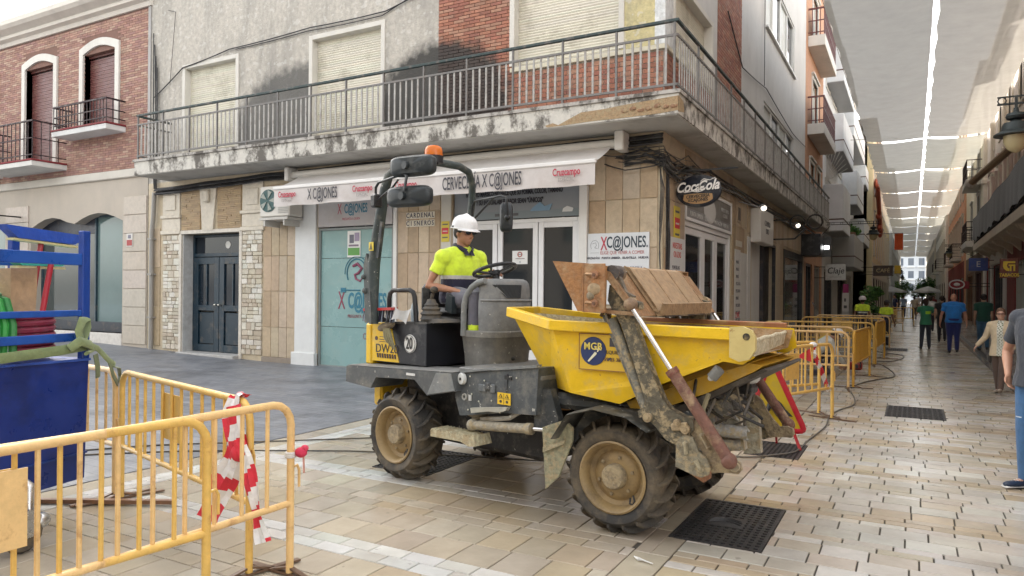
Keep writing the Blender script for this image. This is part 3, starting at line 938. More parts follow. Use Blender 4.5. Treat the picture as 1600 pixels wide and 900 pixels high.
def leaf(par, mp, a, b, z0, z1, rail=.10, d0=.05, d1=.12, low=.55, mat="white", col=ALU, gc=GLS):
    m = MB(col); frame(m, mp, a, b, z0, z1, rail, d0, d1)
    if low: mbox(m, mp, a + rail, b - rail, z0 + rail, z0 + low, d0 + .02, d1 - .01)
    m.build("door_leaf", mat, par)
    g = MB(gc); mbox(g, mp, a + rail - .01, b - rail + .01, z0 + max(low, rail) - .01, z1 - rail + .01, d0 + .035, d0 + .045); g.build("pane", "glass", par)


leaf(bd, mapF, -7.79, -6.86, .03, 2.93); leaf(bd, mapF, -6.84, -6.0, .03, 2.93); leaf(bd, mapF, -5.98, -5.2, .03, 2.93)
m = MB((.5, .5, .5)); m.tube([(-6.06, FWY + .03, 1.1), (-6.06, FWY - .03, 1.12), (-6.06, FWY - .03, 1.3), (-6.06, FWY + .03, 1.32)], .012, 6); m.build("handle", "steel", bd, True)
m = MB((0.23, 0.25, 0.27)); mbox(m, mapF, -7.82, -5.17, 3.02, 3.6, .04, .07)
m.box(-7.82, -5.17, FWY + .034, FWY + .04, 3.02, 3.16, (.20, .24, .26)); m.prism([(-6.15, 3.14), (-5.75, 3.14), (-5.7, 3.26), (-5.85, 3.22), (-5.95, 3.3), (-6.1, 3.2)], 'y', FWY + .026, FWY + .034, (.18, .30, .42))
m.prism([(-5.5, 3.1), (-5.3, 3.1), (-5.28, 3.16), (-5.4, 3.2), (-5.48, 3.16)], 'y', FWY + .026, FWY + .034, (.6, .62, .62)); m.box(-7.6, -7.3, FWY + .028, FWY + .034, 3.06, 3.09, (.55, .56, .56)); m.box(-6.9, -6.4, FWY + .028, FWY + .034, 3.07, 3.12, (.1, .1, .11))
tr = m.build("transom_picture", "print", cb)
text("lettering", "NUESTRO MARISCO NO HACE QUE SU FORMA, COLOR, TAMAÑO", "print", tr, .125, FM(-6.52, 3.50, -.024), (.02, .02, .03), sx=.55, bold=.004)
text("lettering", "Y SU INIGUALABLE SABOR SEAN \"ÚNICOS\"", "print", tr, .125, FM(-6.6, 3.34, -.024), (.02, .02, .03), sx=.6, bold=.004)
m = MB((.72, .73, .72)); m.box(-6.54, -6.22, FWY + .075, FWY + .083, 2.17, 2.42); m.lathe([(.035, .0), (.05, .0), (.05, .006), (.035, .006), (.035, 0)], (-6.38, FWY + .075, 2.35), (0, -1, 0), 16, (.35, .05, .04))
m.box(-6.41, -6.35, FWY + .068, FWY + .074, 2.347, 2.353, (.05, .05, .05)); m.box(-6.47, -6.28, FWY + .069, FWY + .075, 2.265, 2.28, (.3, .25, .25)); m.box(-6.39, -6.36, FWY + .069, FWY + .075, 2.2, 2.22, (.3, .35, .4))
tag(m.build("notice", "print"), "white no smoking notice taped inside the middle glass door of the bar", "notice")
for nm, mp, u, z, lab in (("warning_sticker", mapF, -7.98, 2.62, "yellow and red warning sticker left of the bar doors, behind the driver"), ("warning_sticker", mapS, 12.4, 2.55, "yellow and red warning sticker on the side wall under the oval sign")):
    w2 = .09 if mp is mapF else .17; h2 = .40 if mp is mapF else .62
    m = MB((.62, .50, .06)); mbox(m, mp, u - w2, u + w2, z, z + h2, -.045, -.03)
    mbox(m, mp, u - w2 * .85, u + w2 * .85, z + h2 * .38, z + h2 * .68, -.048, -.045, (.55, .03, .05)); mbox(m, mp, u - w2 * .7, u + w2 * .7, z + h2 * .82, z + h2 * .88, -.048, -.045, (.1, .1, .1)); mbox(m, mp, u - w2 * .6, u + w2 * .6, z + h2 * .49, z + h2 * .54, -.05, -.048, (.6, .55, .5)); mbox(m, mp, u - w2 * .7, u + w2 * .7, z + h2 * .18, z + h2 * .24, -.048, -.045, (.1, .1, .1))
    tag(m.build(nm, "print"), lab, "sticker")
# street name tiles
np_ = thing("street_name_plate", "two rows of small white letter tiles reading CARDENAL CISNEROS", "street sign", (-8.58, 11.66, 2.9))
for row, (s_, z) in enumerate((("CARDENAL", 3.10), ("CISNEROS", 2.94))):
    for i, ch_ in enumerate(s_):
        u = -8.94 + i * .088
        m = MB((.66, .62, .52)); m.box(u, u + .083, FWY - .035, FWY - .018, z, z + .13, bev=.003); tl = m.build("letter_tile", "white", np_)
        text("lettering", ch_, "print", tl, .13, FM(u + .042, z + .064, .036), (.03, .03, .06), sx=.8, bold=.003)
# menu board on the front and signs on the side wall
mb_ = thing("menu_board", "white printed bar board on the stone corner above the dumper bucket", "sign", (-4.4, 11.64, 1.5))
m = MB((.64, .67, .70)); m.box(-4.965, -3.85, FWY - .055, FWY - .025, 1.45, 2.68, bev=.004); m.build("board", "print", mb_)
text("lettering", "X", "print", mb_, .33, FM(-4.66, 2.49, .058), (.45, .05, .08), sx=.5, bold=.004); text("lettering", "C@JONES.", "print", mb_, .27, FM(-4.24, 2.51, .058), (.03, .05, .07), sx=.58, bold=.004)
text("lettering", "ELIGE QUE VENIR A COMER", "print", mb_, .085, FM(-4.33, 2.34, .058), (.45, .15, .15), sx=.75)
text("lettering", "MAZAGÓN   PUNTA UMBRÍA   ISLANTILLA   HUELVA", "print", mb_, .05, FM(-4.42, 2.25, .058), (.08, .08, .1), sx=.95, bold=.002)
text("lettering", "MÉZCLATE EN SU COCINA", "print", mb_, .085, FM(-4.32, 2.07, .058), (.1, .12, .2), sx=.7)
text("lettering", "RESERVAS", "print", mb_, .05, FM(-4.8, 2.12, .058), (.08, .08, .1))
m = MB((.25, .27, .30)); cx, cz = -4.83, 2.47
m.tube([(cx + .075 * math.cos(a), FWY - .058, cz + .09 * math.sin(a)) for a in [-.7 + i * .3 for i in range(16)]], .003, 4); m.tube([(cx - .04, FWY - .058, cz + .03), (cx + .02, FWY - .058, cz + .05), (cx + .03, FWY - .058, cz), (cx, FWY - .058, cz - .04), (cx + .04, FWY - .058, cz - .05)], .004, 4); m.box(cx - .08, cx + .08, FWY - .06, FWY - .056, cz - .13, cz - .125)
m.build("emblem", "print", mb_)
m = MB((.62, .64, .64)); mbox(m, mapS, 12.0, 12.9, 1.2, 2.62, -.05, -.03)
mn = tag(m.build("side_menu", "print"), "tall white price list on the side wall near the corner", "sign")
text("lettering", "NUESTRAS\nOLAZAS", "print", mn, .15, face_m((SWX + .052, 12.4, 2.4), (0, 1, 0), (0, 0, 1)), (.5, .08, .06), sx=.8)
for i in range(8): m = MB(); text("lettering", random.choice(["TARTAR", "GAMBAS", "CHOCOS", "PUNTILLAS", "ENSALADA", "CROQUETAS"]), "print", mn, .09, face_m((SWX + .052, 12.1, 2.1 - i * .11), (0, 1, 0), (0, 0, 1)), (.08, .08, .1), align='LEFT')
# side doors of the bar, framed by a lettered transom
m = MB(ALU); frame(m, mapS, 13.05, 16.88, 0, 3.0, .09, .02, .14); sdr = m.build("side_bar_door", "white", cb)
for a, b in ((13.14, 14.55), (14.57, 15.6), (15.62, 16.79)): leaf(sdr, mapS, a, b, .03, 2.9, rail=.13, low=.2)
m = MB(ALU); frame(m, mapS, 13.05, 16.88, 3.01, 3.72, .06, -.02, .06); mbox(m, mapS, 13.11, 16.82, 3.07, 3.66, .0, .02, (.16, .15, .14)); mbox(m, mapS, 13.11, 16.82, 3.07, 3.24, -.006, .0, (.23, .23, .23))
st_ = m.build("side_transom", "white", cb)
SMt = lambda y, z, d=.03: face_m((SWX + d, y, z), (0, 1, 0), (0, 0, 1))
text("lettering", "PUNTA UMBRÍA   ISLANTILLA   MAZAGÓN   HUELVA", "print", st_, .13, SMt(14.95, 3.15, .012), (.62, .62, .6), sx=1.05)
text("lettering", "VINOS TAPAS\n   COPAS", "print", st_, .12, SMt(16.2, 3.42, .012), (.4, .4, .4))
m = MB((.55, .55, .54)); m.ell((SWX + .002, 14.9, 3.35), .012, .5, .28, 20, 10); m.build("plate_picture", "print", st_, True)
for y0, y1, z0, z1, lab in ((17.15, 17.75, .75, 2.7, "narrow white menu poster right of the side doors"), (17.8, 18.5, .75, 2.65, "pale grey poster beside the narrow menu poster")):
    m = MB((.60, .60, .58)); mbox(m, mapS, y0, y1, z0, z1, -.04, -.025)
    o = tag(m.build("wall_poster", "print"), lab, "poster")
    if y0 < 17.5:
        for i in range(9): text("lettering", random.choice(["ARROZ", "TAPAS", "MENÚ", "PESCADO"]), "print", o, .11, SMt(17.25, 2.4 - i * .17, .042), (.1, .1, .12), align='LEFT')
        text("lettering", "2,90€", "print", o, .2, SMt(17.45, 1.15, .042), (.6, .06, .08))
m = MB((.35, .28, .2)); mbox(m, mapS, 17.4, 17.75, 3.35, 3.75, -.04, .0, bev=.01); mbox(m, mapS, 17.44, 17.71, 3.40, 3.70, -.045, -.04, (.08, .06, .05)); mbox(m, mapS, 17.3, 17.95, 2.78, 2.92, -.035, 0, (.6, .58, .5), .005); m.build("wall_vent", "paint", cb)
# white doorway panel, dark openings and shop window further along the side
m = MB((.62, .62, .60)); mbox(m, mapS, 18.62, 19.0, 0, 3.1, -.04, .02); mbox(m, mapS, 19.0, 21.0, 0, 3.1, .1, .13); m.build("white_panel", "render", cb)
m = MB((.015, .016, .02)); mbox(m, mapS, 21.0, 23.1, 0, 3.1, .2, .24); frame(m, mapS, 21.0, 23.1, 0, 3.12, .06, .0, .1, (.03, .03, .04)); m.build("dark_doorway", "paint", cb)
m = MB((.02, .025, .03)); frame(m, mapS, 24.6, 29.15, 0, 3.12, .22, -.02, .1); w_ = m.build("clothes_shop_window", "paint", cb)
m = MB((.10, .12, .11)); mbox(m, mapS, 24.8, 27.0, .2, 2.95, .06, .07); m.build("pane", "glass", w_); m = MB((.02, .025, .03)); mbox(m, mapS, 27.02, 28.95, .2, 2.95, .06, .07); m.build("pane", "glass", w_)

# ---- balcony with railing
RL = (0.17, 0.165, 0.16)
m = MB((0.56, 0.54, 0.49))
X0, X1, Y1_, YE = -16.35, -3.1, 10.7, 33.6
out_ = [(X0, 11.68), (X0, Y1_), (X1, Y1_), (X1, YE), (-3.66, YE), (-3.66, 11.68)]
m.prism(out_, 'z', 4.37, 4.68); bal = m.build("balcony", "peel", cb)
m = MB((0.42, .40, .37)); m.prism([(X0 - .03, 11.67), (X0 - .03, Y1_ - .03), (X1 + .03, Y1_ - .03), (X1 + .03, YE), (-3.665, YE), (-3.665, 11.67)], 'z', 4.683, 4.74); m.build("coping", "peel", bal)
m = MB((0.47, .46, .43)); m.prism([(X0 + .02, 11.66), (X0 + .02, Y1_ + .02), (X1 - .02, Y1_ + .02), (X1 - .02, YE - .02), (-3.67, YE - .02), (-3.67, 11.66)], 'z', 4.355, 4.369); m.build("soffit", "soffit", bal)
m = MB((0.33, 0.23, 0.13))   # broken-away render showing brown concrete at the corner
pts = [(-5.35, 4.41), (-5.2, 4.44), (-5.1, 4.40), (-4.7, 4.56), (-4.3, 4.57), (-3.9, 4.60), (-3.5, 4.62), (-3.105, 4.64), (-3.105, 4.42), (-3.4, 4.40), (-3.9, 4.395), (-4.5, 4.40), (-5.0, 4.385), (-5.3, 4.38)]
m.prism(pts, 'y', Y1_ - .006, Y1_ + .02)
for i in range(7): m.ell((-3.95 + i * .13, Y1_ - .008, 4.50 + .02 * math.sin(i * 2)), .06, .018, .035, 8, 5, (.25, .14, .08))
m.prism([(Y1_ + .0, 4.64), (Y1_ + .25, 4.6), (Y1_ + .3, 4.45), (Y1_ + .0, 4.40)], 'x', X1 - .01, X1 + .006)
m.build("spalled_patch", "muddy", bal)
# rails
m = MB((0.035, .055, .055)); zt = 5.80
m.bar((X0 + .03, Y1_ + .04, zt), (X1 - .01, Y1_ + .04, zt), .055, .05, bev=.008); m.bar((X1 - .04, Y1_ + .04, zt), (X1 - .04, YE, zt), .055, .05, bev=.008); m.bar((X0 + .03, Y1_ + .04, zt), (X0 + .03, 11.66, zt), .05, .05, bev=.008)
m.build("handrail", "rail", bal)
m = MB(RL)
for z in (4.83, 5.58):
    m.bar((X0 + .03, Y1_ + .04, z), (X1 - .04, Y1_ + .04, z), .03, .035); m.bar((X1 - .04, Y1_ + .04, z), (X1 - .04, YE, z), .03, .035); m.bar((X0 + .03, Y1_ + .04, z), (X0 + .03, 11.66, z), .03, .035)
m.build("lower_rail", "rail", bal)
post = MB(RL); post.box(-.016, .016, -.016, .016, 4.72, 5.79); pm = post.mesh("rail_post", "rail"); Wb = W[bal.name].inverted()
balu = MB((0.36, .35, .33)); balu.box(-.017, .017, -.008, .008, 4.84, 5.57); bm_ = balu.mesh("baluster", "rail")
nb = 0
n = 98; 
for i in range(n + 1):
    x = X0 + .08 + (X1 - X0 - .16) * i / n
    big = i % 7 == 0
    inst("rail_post" if big else "baluster", pm if big else bm_, bal, Wb @ Matrix.Translation((x, Y1_ + .04, 0)))
n = 165
for i in range(1, n + 1):
    y = Y1_ + .04 + (YE - Y1_ - .1) * i / n
    big = i % 9 == 0
    inst("rail_post" if big else "baluster", pm if big else bm_, bal, Wb @ Matrix.Translation((X1 - .04, y, 0)) @ Matrix.Rotation(PI / 2, 4, 'Z'))
for i in range(7): inst("baluster", bm_, bal, Wb @ Matrix.Translation((X0 + .03, Y1_ + .15 + i * .12, 0)) @ Matrix.Rotation(PI / 2, 4, 'Z'))

# ---- cables
def cable(name, runs, label, cat="cables", col=(.03, .03, .032), group=None):
    m = MB(col)
    for pts, r in runs:
        P = []
        for i in range(len(pts) - 1):
            a, b = Vector(pts[i]), Vector(pts[i + 1])
            for k in range(4):
                p = a.lerp(b, k / 4); p.z -= 0.012 * math.sin(PI * k / 4) * min(1.5, (b - a).length); P.append(p)
        P.append(Vector(pts[-1])); m.tube(P, r, 5)
    return tag(m.build(name, "plastic", smooth=True), label, cat, group)


runs = []
for i in range(6):
    z = 4.30 - i * .03; y = FWY - .05 - (i % 3) * .03
    runs.append(([(-16.9, y, z - .1), (-15, y, z - .05), (-13, y, z), (-10, y, z + .02), (-7, y, z), (-5, y, z), (-3.62, y - .02, z)] , .018 + .006 * (i % 2)))
cable("cable_bundle", runs, "thick bundle of black cables running under the balcony above the awning")
runs = []
for i in range(7):
    z = 4.0 - i * .035; d = .06 + (i % 3) * .03; s_ = math.sin(i * 2.1) * .05
    runs.append(([(-4.3, FWY - .05, z + .02), (-3.9, FWY - .08 - s_, z + .08 + s_), (-3.6, FWY - .1, z - .05), (SWX + d, 12.2, z - .15 + s_), (SWX + d, 12.9, z - .05), (SWX + d, 14.5, z + .1 + s_), (SWX + d, 17, z + .12), (SWX + d, 20, z + .1 + s_), (SWX + d, 24, z + .15), (SWX + d, 29, z + .1)], .011 + .005 * (i % 3)))
cable("cable_bundle", runs, "tangle of cables looping round the corner and along the side wall above the oval sign")
runs = []
for i in range(4):
    d = .03 + .02 * (i % 2); runs.append(([(-3.6 + d * .3, FWY + .06 + i * .03, 3.95), (SWX + d, 11.8 + .1 * math.sin(i), 3.2), (SWX + d, 11.82 + .04 * i, 2.6), (SWX + d, 11.8 + .03 * i, 1.9), (SWX + d, 11.82 + .03 * i, .3)], .012 + .006 * (i % 2)))
cable("cable_bundle", runs, "black cables dropping down the corner of the bar beside the menu board", "cables")
runs = [([(-17.05 + .05 * i, FWY - .05, 8.2 - i * .3), (-17.02 + .05 * i + .05 * math.sin(i), FWY - .06, 6.2), (-17.0 + .04 * i, FWY - .06, 4.7), (-16.95 + .03 * i, FWY - .07, 4.2)], .014) for i in range(4)]
runs.append(([(-17.0, FWY - .05, 6.55), (-15.9, FWY - .05, 7.15), (-14.2, FWY - .05, 7.35), (-11.6, FWY - .05, 7.42), (-9.5, FWY - .05, 7.4), (-8.3, FWY - .05, 7.7), (-6.4, FWY - .05, 8.3)], .014))
runs.append(([(-14.0, FWY - .04, 7.32), (-11.7, FWY - .04, 7.36), (-9.6, FWY - .04, 7.33), (-8.0, FWY - .06, 7.9)], .01))
runs.append(([(-16.5, FWY - .04, 8.7), (-16.2, FWY - .04, 8.6), (-16.4, FWY - .04, 6.8)], .007))
cable("cable_bundle", runs, "thin black cables sagging across the grey plaster above the upper windows")
runs = [([(SWX + .04, 16.2, 7.9), (SWX + .04, 17.8, 7.1), (SWX + .04, 21, 7.4), (SWX + .04, 26, 7.15), (SWX + .04, 29.5, 7.3)], .014), ([(SWX + .04, 20.7, 14), (SWX + .04, 20.7, 7.4)], .01)]
cable("cable_bundle", runs, "black cable strung along the white side wall above the balcony")
random.seed(8)
runs = []
for i in range(12):
    a = random.uniform(-4.9, -3.9); z = random.uniform(3.85, 4.15); d = random.uniform(.05, .2); y2 = random.uniform(12.0, 13.2)
    runs.append(([(a, FWY - .04, z), (a + .4, FWY - .1 - random.uniform(0, .08), z - random.uniform(.0, .18)), (-3.6, FWY - .12, z - random.uniform(0, .15)), (SWX + d, 11.75, z - random.uniform(.1, .35)), (SWX + d * .7, y2, z - random.uniform(-.05, .3)), (SWX + .05, y2 + 1.2, 4.05)], random.choice((.006, .008, .011))))
for i in range(4): runs.append(([(-3.7, FWY - .04, 4.1 - i * .1), (-3.66 + .02 * i, FWY - .05, 3.4), (-3.68, FWY - .045, 2.9 - .2 * i), (-3.65, FWY - .05, 1.9)], .007))
cable("cable_bundle", runs, "thin loose black wires looping round the stone corner beneath the thick cables", col=(.045, .042, .04))
m = MB((.30, .29, .27)); m.tube([(-17.0, FWY - .09, .1), (-17.0, FWY - .09, 2.9), (-17.0, FWY - .09, 3.1), (-16.95, FWY - .09, 3.4), (-16.9, FWY - .09, 4.1)], .055, 10)
for z in (.9, 2.0, 2.9): m.box(-17.09, -16.91, FWY - .16, FWY, z, z + .04)
tag(m.build("drain_pipe", "paint", smooth=True), "dark grey drain pipe between the brick house and the corner building", "pipe")

# ---- awning
aw = thing("awning", "white beer awning with lettered valance pulled out over the bar doors", "awning", (-8, 11.6, 3.4))
AX0, AX1, AY, AZ = -11.62, -4.44, 10.7, 3.76
m = MB((0.72, 0.69, 0.66)); nu = 28
m.grid(nu, 6, lambda u, v: (AX0 + (AX1 - AX0) * u, 11.42 + (AY - 11.42) * v, 4.12 + (AZ - 4.12) * v - .02 * math.sin(PI * v) - .006 * math.sin(u * 40) * v))
m.build("canopy", "canvas", aw, True)
m = MB((0.70, 0.69, 0.67)); m.box(AX0 - .02, AX1 + .02, AY - .035, AY + .03, AZ - .035, AZ + .035, bev=.012); m.build("front_bar", "white", aw)
m = MB((0.70, 0.66, 0.64)); vy = AY - .012
m.grid(60, 5, lambda u, v: (AX0 + (AX1 - AX0) * u, vy - .014 * v * math.sin(u * 31) - .008 * v * math.sin(u * 77 + 1), AZ - .03 - (.35 + .006 * math.sin(u * 50)) * v))
va = m.build("valance", "canvas", aw, True)
m = MB((.66, .65, .62)); m.cyl((-11.9, 11.46, 4.17), (-4.35, 11.46, 4.17), .075, 14); m.box(-4.36, -4.2, 11.3, 11.62, 4.03, 4.36, bev=.02); m.box(-12.0, -11.88, 11.3, 11.62, 4.03, 4.33, bev=.02); m.build("roller", "white", aw, True)
m = MB((.6, .6, .58))
for x in (-11.3, -4.7): m.bar((x, 11.5, 3.98), (x - .5 if x > -8 else x + .5, 11.1, 3.86), .04, .03); m.bar((x - .5 if x > -8 else x + .5, 11.1, 3.86), (x, AY + .02, AZ), .04, .03)
m.build("arm", "white", aw)
VM = lambda x, z: face_m((x, vy - .036, z), (1, 0, 0.004), (0, 0, 1))
text("lettering", "X C@JONES", "print", va, .31, VM(-10.25, 3.57), (.03, .03, .04), sx=.46, bold=.003)
text("lettering", "CERVECERÍA X C@JONES", "print", va, .32, VM(-6.56, 3.56), (.03, .03, .04), sx=.44, bold=.003)
for x in (-11.22, -9.22, -8.18, -4.93):
    text("lettering", "Cruzcampo", "print", va, .17, VM(x, 3.61), RD, sx=.62, bold=.003); text("lettering", "ESPECIAL", "print", va, .085, VM(x, 3.49), (.33, .30, .29), sx=.85)
# ---- air conditioner
ac = thing("air_conditioner", "white air conditioner box on the wall at the left end of the awning", "air conditioner", (-12.2, 11.4, 3.2))
m = MB((.62, .60, .55)); m.box(-12.62, -11.72, 11.2, 11.6, 3.25, 3.92, bev=.02); m.build("housing", "white", ac)
m = MB((.03, .09, .09)); m.cyl((-12.35, 11.2, 3.6), (-12.35, 11.185, 3.6), .25, 24); gr_ = m.build("fan_opening", "plastic", ac)
m = MB((.30, .33, .30))
for i in range(5): a = i * 1.25; m.prism([(-12.35 + .04 * math.cos(a), 3.6 + .04 * math.sin(a)), (-12.35 + .22 * math.cos(a - .25), 3.6 + .22 * math.sin(a - .25)), (-12.35 + .23 * math.cos(a + .3), 3.6 + .23 * math.sin(a + .3))], 'y', 11.17, 11.183)
m.build("fan_blade", "plastic", gr_)
m = MB((.5, .49, .46)); m.box(-12.6, -11.75, 11.18, 11.62, 3.18, 3.235); m.box(-12.5, -12.46, 11.2, 11.65, 3.05, 3.2); m.box(-11.9, -11.86, 11.2, 11.65, 3.05, 3.2); m.build("wall_bracket", "paint", ac)
m = MB((.35, .35, .33))
for i in range(5): m.box(-12.05, -11.76, 11.19, 11.199, 3.32 + i * .035, 3.335 + i * .035)
m.build("grille", "plastic", ac)

# ---- oval sign on its bracket
cs = thing("oval_bar_sign", "black oval drinks sign with white script hanging from an iron bracket", "sign", (-3.2, 12.3, 3.1))
m = MB((.012, .014, .022)); m.lathe([(0, .045), (.36, .045), (.385, .03), (.39, 0), (.385, -.03), (.36, -.045), (0, -.045)], (0, 0, 0), (0, 1, 0), 40)
M_ = Matrix.Translation((-3.2, 12.3, 3.40)) @ Matrix.Diagonal((1, 1, .71, 1)); m.v = [tuple(M_ @ Vector(v)) for v in m.v]; m.build("panel", "plastic", cs, True)
m = MB((.35, .20, .08)); P = [(-3.2 + .27 * math.cos(a), 3.33 - .03 + .12 * math.sin(a) - 0.0) for a in [PI + .35 + i * (PI - .7) / 10 for i in range(11)]] + [(-3.2 + x, 3.345 + .012 * math.cos(x * 6)) for x in (.24, .12, 0, -.12, -.24)]
m.prism(P, 'y', 12.3 - .052, 12.3 - .046); m.build("ribbon", "print", cs)
CM = lambda x, z, y=12.246: face_m((x, y, z), (1, 0, .05), (0, 0, 1))
text("lettering", "Coca-", "print", cs, .235, CM(-3.345, 3.47), (.75, .73, .70), sx=.82, shear=.35, bold=.006); text("lettering", "Cola", "print", cs, .235, CM(-3.03, 3.485), (.75, .73, .70), sx=.82, shear=.35, bold=.006)
m = MB((.75, .73, .70)); m.tube([(-3.5, 12.247, 3.42), (-3.42, 12.247, 3.385), (-3.3, 12.247, 3.40), (-3.2, 12.247, 3.385), (-3.12, 12.247, 3.40)], [.004, .008, .006, .009, .003], 5); m.tube([(-3.16, 12.247, 3.56), (-3.1, 12.247, 3.60), (-3.0, 12.247, 3.575), (-2.92, 12.247, 3.61), (-2.88, 12.247, 3.58)], [.003, .008, .006, .008, .003], 5); m.build("flourish", "print", cs)
text("lettering", "CERVECERÍA", "print", cs, .075, CM(-3.2, 3.31, 12.243), (.03, .02, .01), sx=.95, bold=.002); text("lettering", "XCAJONES", "print", cs, .075, CM(-3.2, 3.245, 12.243), (.03, .02, .01), sx=.95, bold=.002)
m = MB((.02, .02, .022)); m.bar((SWX - .01, 12.3, 3.76), (-2.55, 12.3, 3.76), .03, .03); m.bar((SWX + .01, 12.3, 3.2), (SWX + .01, 12.3, 3.95), .03, .02)
m.tube([(-3.6 + .07 * math.cos(a) * (1 - a / 14), 12.3, 3.6 + .07 * math.sin(a) * (1 - a / 14)) for a in [i * .6 for i in range(18)]], .008, 5)
for x in (-3.4, -3.0): m.cyl((x, 12.3, 3.75), (x, 12.3, 3.66), .006, 5)
m.build("bracket", "iron", cs)
# ---- box signs and the ring bracket further along
lb = thing("white_box_sign", "white box sign sticking out above the white doorway", "sign", (-3.5, 19.3, 3))
m = MB((.62, .61, .58)); m.box(-3.62, -3.36, 19.0, 20.9, 2.98, 3.85, bev=.02); m.build("box", "white", lb)
text("lettering", "COMPRO\nORO", "print", lb, .2, face_m((-3.355, 19.95, 3.4), (0, 1, 0), (0, 0, 1)), (.15, .15, .16))
rg = thing("ring_ornament", "black iron bow of rings on a bracket between the two spotlights", "ornament", (-3.5, 20, 3.3))
m = MB((.02, .018, .018)); Y_ = 22.0
for cx in (-2.88, -2.42): m.tube([(cx + .2 * math.cos(a), Y_, 3.72 + .2 * math.sin(a)) for a in [i * 2 * PI / 20 for i in range(20)]], .025, 6, closed=True)
m.bar((SWX, Y_, 3.80), (-3.05, Y_, 3.80), .04, .04); m.bar((SWX, Y_, 3.25), (-2.95, Y_, 3.25), .04, .04); m.bar((-2.95, Y_, 3.25), (-2.65, Y_, 3.55), .04, .04); m.bar((-2.8, Y_, 3.62), (-2.4, Y_, 3.35), .04, .03)
m.build("frame", "iron", rg)
for i, (x, y, z, lab) in enumerate(((-2.95, 17.0, 3.60, "round lit spotlight left of the ring ornament under the balcony"), (-3.0, 23.0, 3.72, "round lit spotlight right of the ring ornament under the balcony"))):
    t = thing("spotlight", lab, "lamp", (x, y, z), 0, "spotlights under the side balcony")
    m = MB((.25, .25, .26)); m.cyl((x, y, z), (x - .06, y + .14, z + .05), .085, 14, r2=.06); m.bar((x - .05, y + .1, z + .03), (SWX + .1, y + .2, z + .2), .02, .02); m.build("housing", "plastic", t, True)
    m = MB((1.0, .9, .72)); m.cyl((x + .004, y - .005, z), (x + .006, y - .012, z), .055, 14); m.build("lens", "glow", t)
# ================================================================== BRICK HOUSE ON THE LEFT
bh = thing("brick_house", "red brick house with white arched window surrounds over a pale stone shop front", "building", (-18, 11.7, 0))
Y0 = FWY
m = MB((.03, .03, .035)); m.box(-44, -17.3, 12.5, 22, 0, 9.4); m.build("core", "plaster", bh)
STN = (0.46, 0.41, 0.345)
m = MB(STN); panel(m, mapF, -44, -17.29, 0, 4.58, [(-22.8, -18.35, .45, 3.75), (-29, -24.2, .45, 3.75), (-35, -30.5, .45, 3.75)], .5); m.build("ground_floor_wall", "render", bh)
# shallow shaped tops of the shop windows
for u0 in (-22.8, -29.0):
    m = MB(STN); w_ = 4.45 if u0 > -23 else 4.8; P = [(u0, 3.76), (u0, 3.38)]
    for i in range(13): t = i / 12; P.append((u0 + w_ * t, 3.38 + .27 * math.sin(PI * min(1, t * 2.1) if t < .48 else PI * (t - .48) / .52) + .08 * t))
    P += [(u0 + w_, 3.4), (u0 + w_, 3.76)]
    m.prism(P, 'y', Y0 + .001, Y0 + .35); m.build("window_head", "render", bh)
for u0, u1 in ((-22.8, -18.35), (-29, -24.2), (-35, -30.5)):
    m = MB((.02, .05, .07)); frame(m, mapF, u0, u1, .45, 3.7, .07, .3, .4); um = u0 + (u1 - u0) * .62
    mbox(m, mapF, um - .03, um + .03, .5, 3.7, .28, .4); mbox(m, mapF, u0, u1, .45, .72, .27, .4, (.012, .02, .035)); mbox(m, mapF, u0 + .07, um, 3.2, 3.64, .29, .4, (.015, .02, .035))
    w_ = m.build("shop_window", "paint", bh)
    for a, b, c in ((u0 + .07, um - .03, (.07, .085, .085)), (um + .03, u1 - .07, (.14, .21, .21))):
        m = MB(c); mbox(m, mapF, a, b, .72, 3.64, .34, .35); m.build("pane", "glass", w_)
    m = MB((.62, .60, .56)); mbox(m, mapF, u0, u1, .12, .45, -.02, .4, bev=.01); m.build("sill", "stone", w_)
for ua, ub in ((-18.28, -17.32), (-24.15, -22.9), (-30.4, -29.05)):
    for j in range(8):
        m = MB(jit((0.48, .43, .365), .05)); mbox(m, mapF, ua, ub, .2 + j * .485, .2 + j * .485 + .472, -.03, .02, bev=.008); m.build("stone_block", "stone", bh)
m = MB((0.58, .55, .49)); mbox(m, mapF, -44, -17.3, 4.58, 4.80, -.07, .1, bev=.02); m.build("string_course", "render", bh)
wn_ = [(-20.15, -18.68, 6.05, 8.1), (-23.1, -21.6, 5.25, 8.1), (-26.3, -24.8, 5.25, 8.1), (-29.5, -28, 5.25, 8.1), (-33, -31.5, 5.25, 8.1)]
m = MB((0.20, 0.11, 0.085)); panel(m, mapF, -44, -17.29, 4.8, 9.5, wn_, .3); m.build("brick_backing", "brick", bh)
bl = []
def holes(u, z): return any(o[0] - .1 < u < o[1] + .1 and o[2] - .1 < z < o[3] + .45 for o in wn_) or (z > 8.9)
brickfield(mapF, -25.5, -17.3, 4.82, 9.5, holes, w=.25, h=.05, out=bl)
BR2 = [(0.36, 0.21, 0.165), (0.32, 0.18, 0.145), (0.40, 0.25, 0.19), (0.33, 0.19, 0.165), (0.43, 0.30, 0.23)]
bl.sort(key=lambda q: -(q[2] - q[1]) / (seen(*q[0](q[1], q[3], 0)) or 99))
for q in bl[:300]: m = MB(); put_brick(m, q, .008, BR2); m.build("brick", "brick", bh)
m = MB()
for q in bl[300:]: put_brick(m, q, .008, BR2)
m.build("bricks", "brick", bh, kind='stuff')
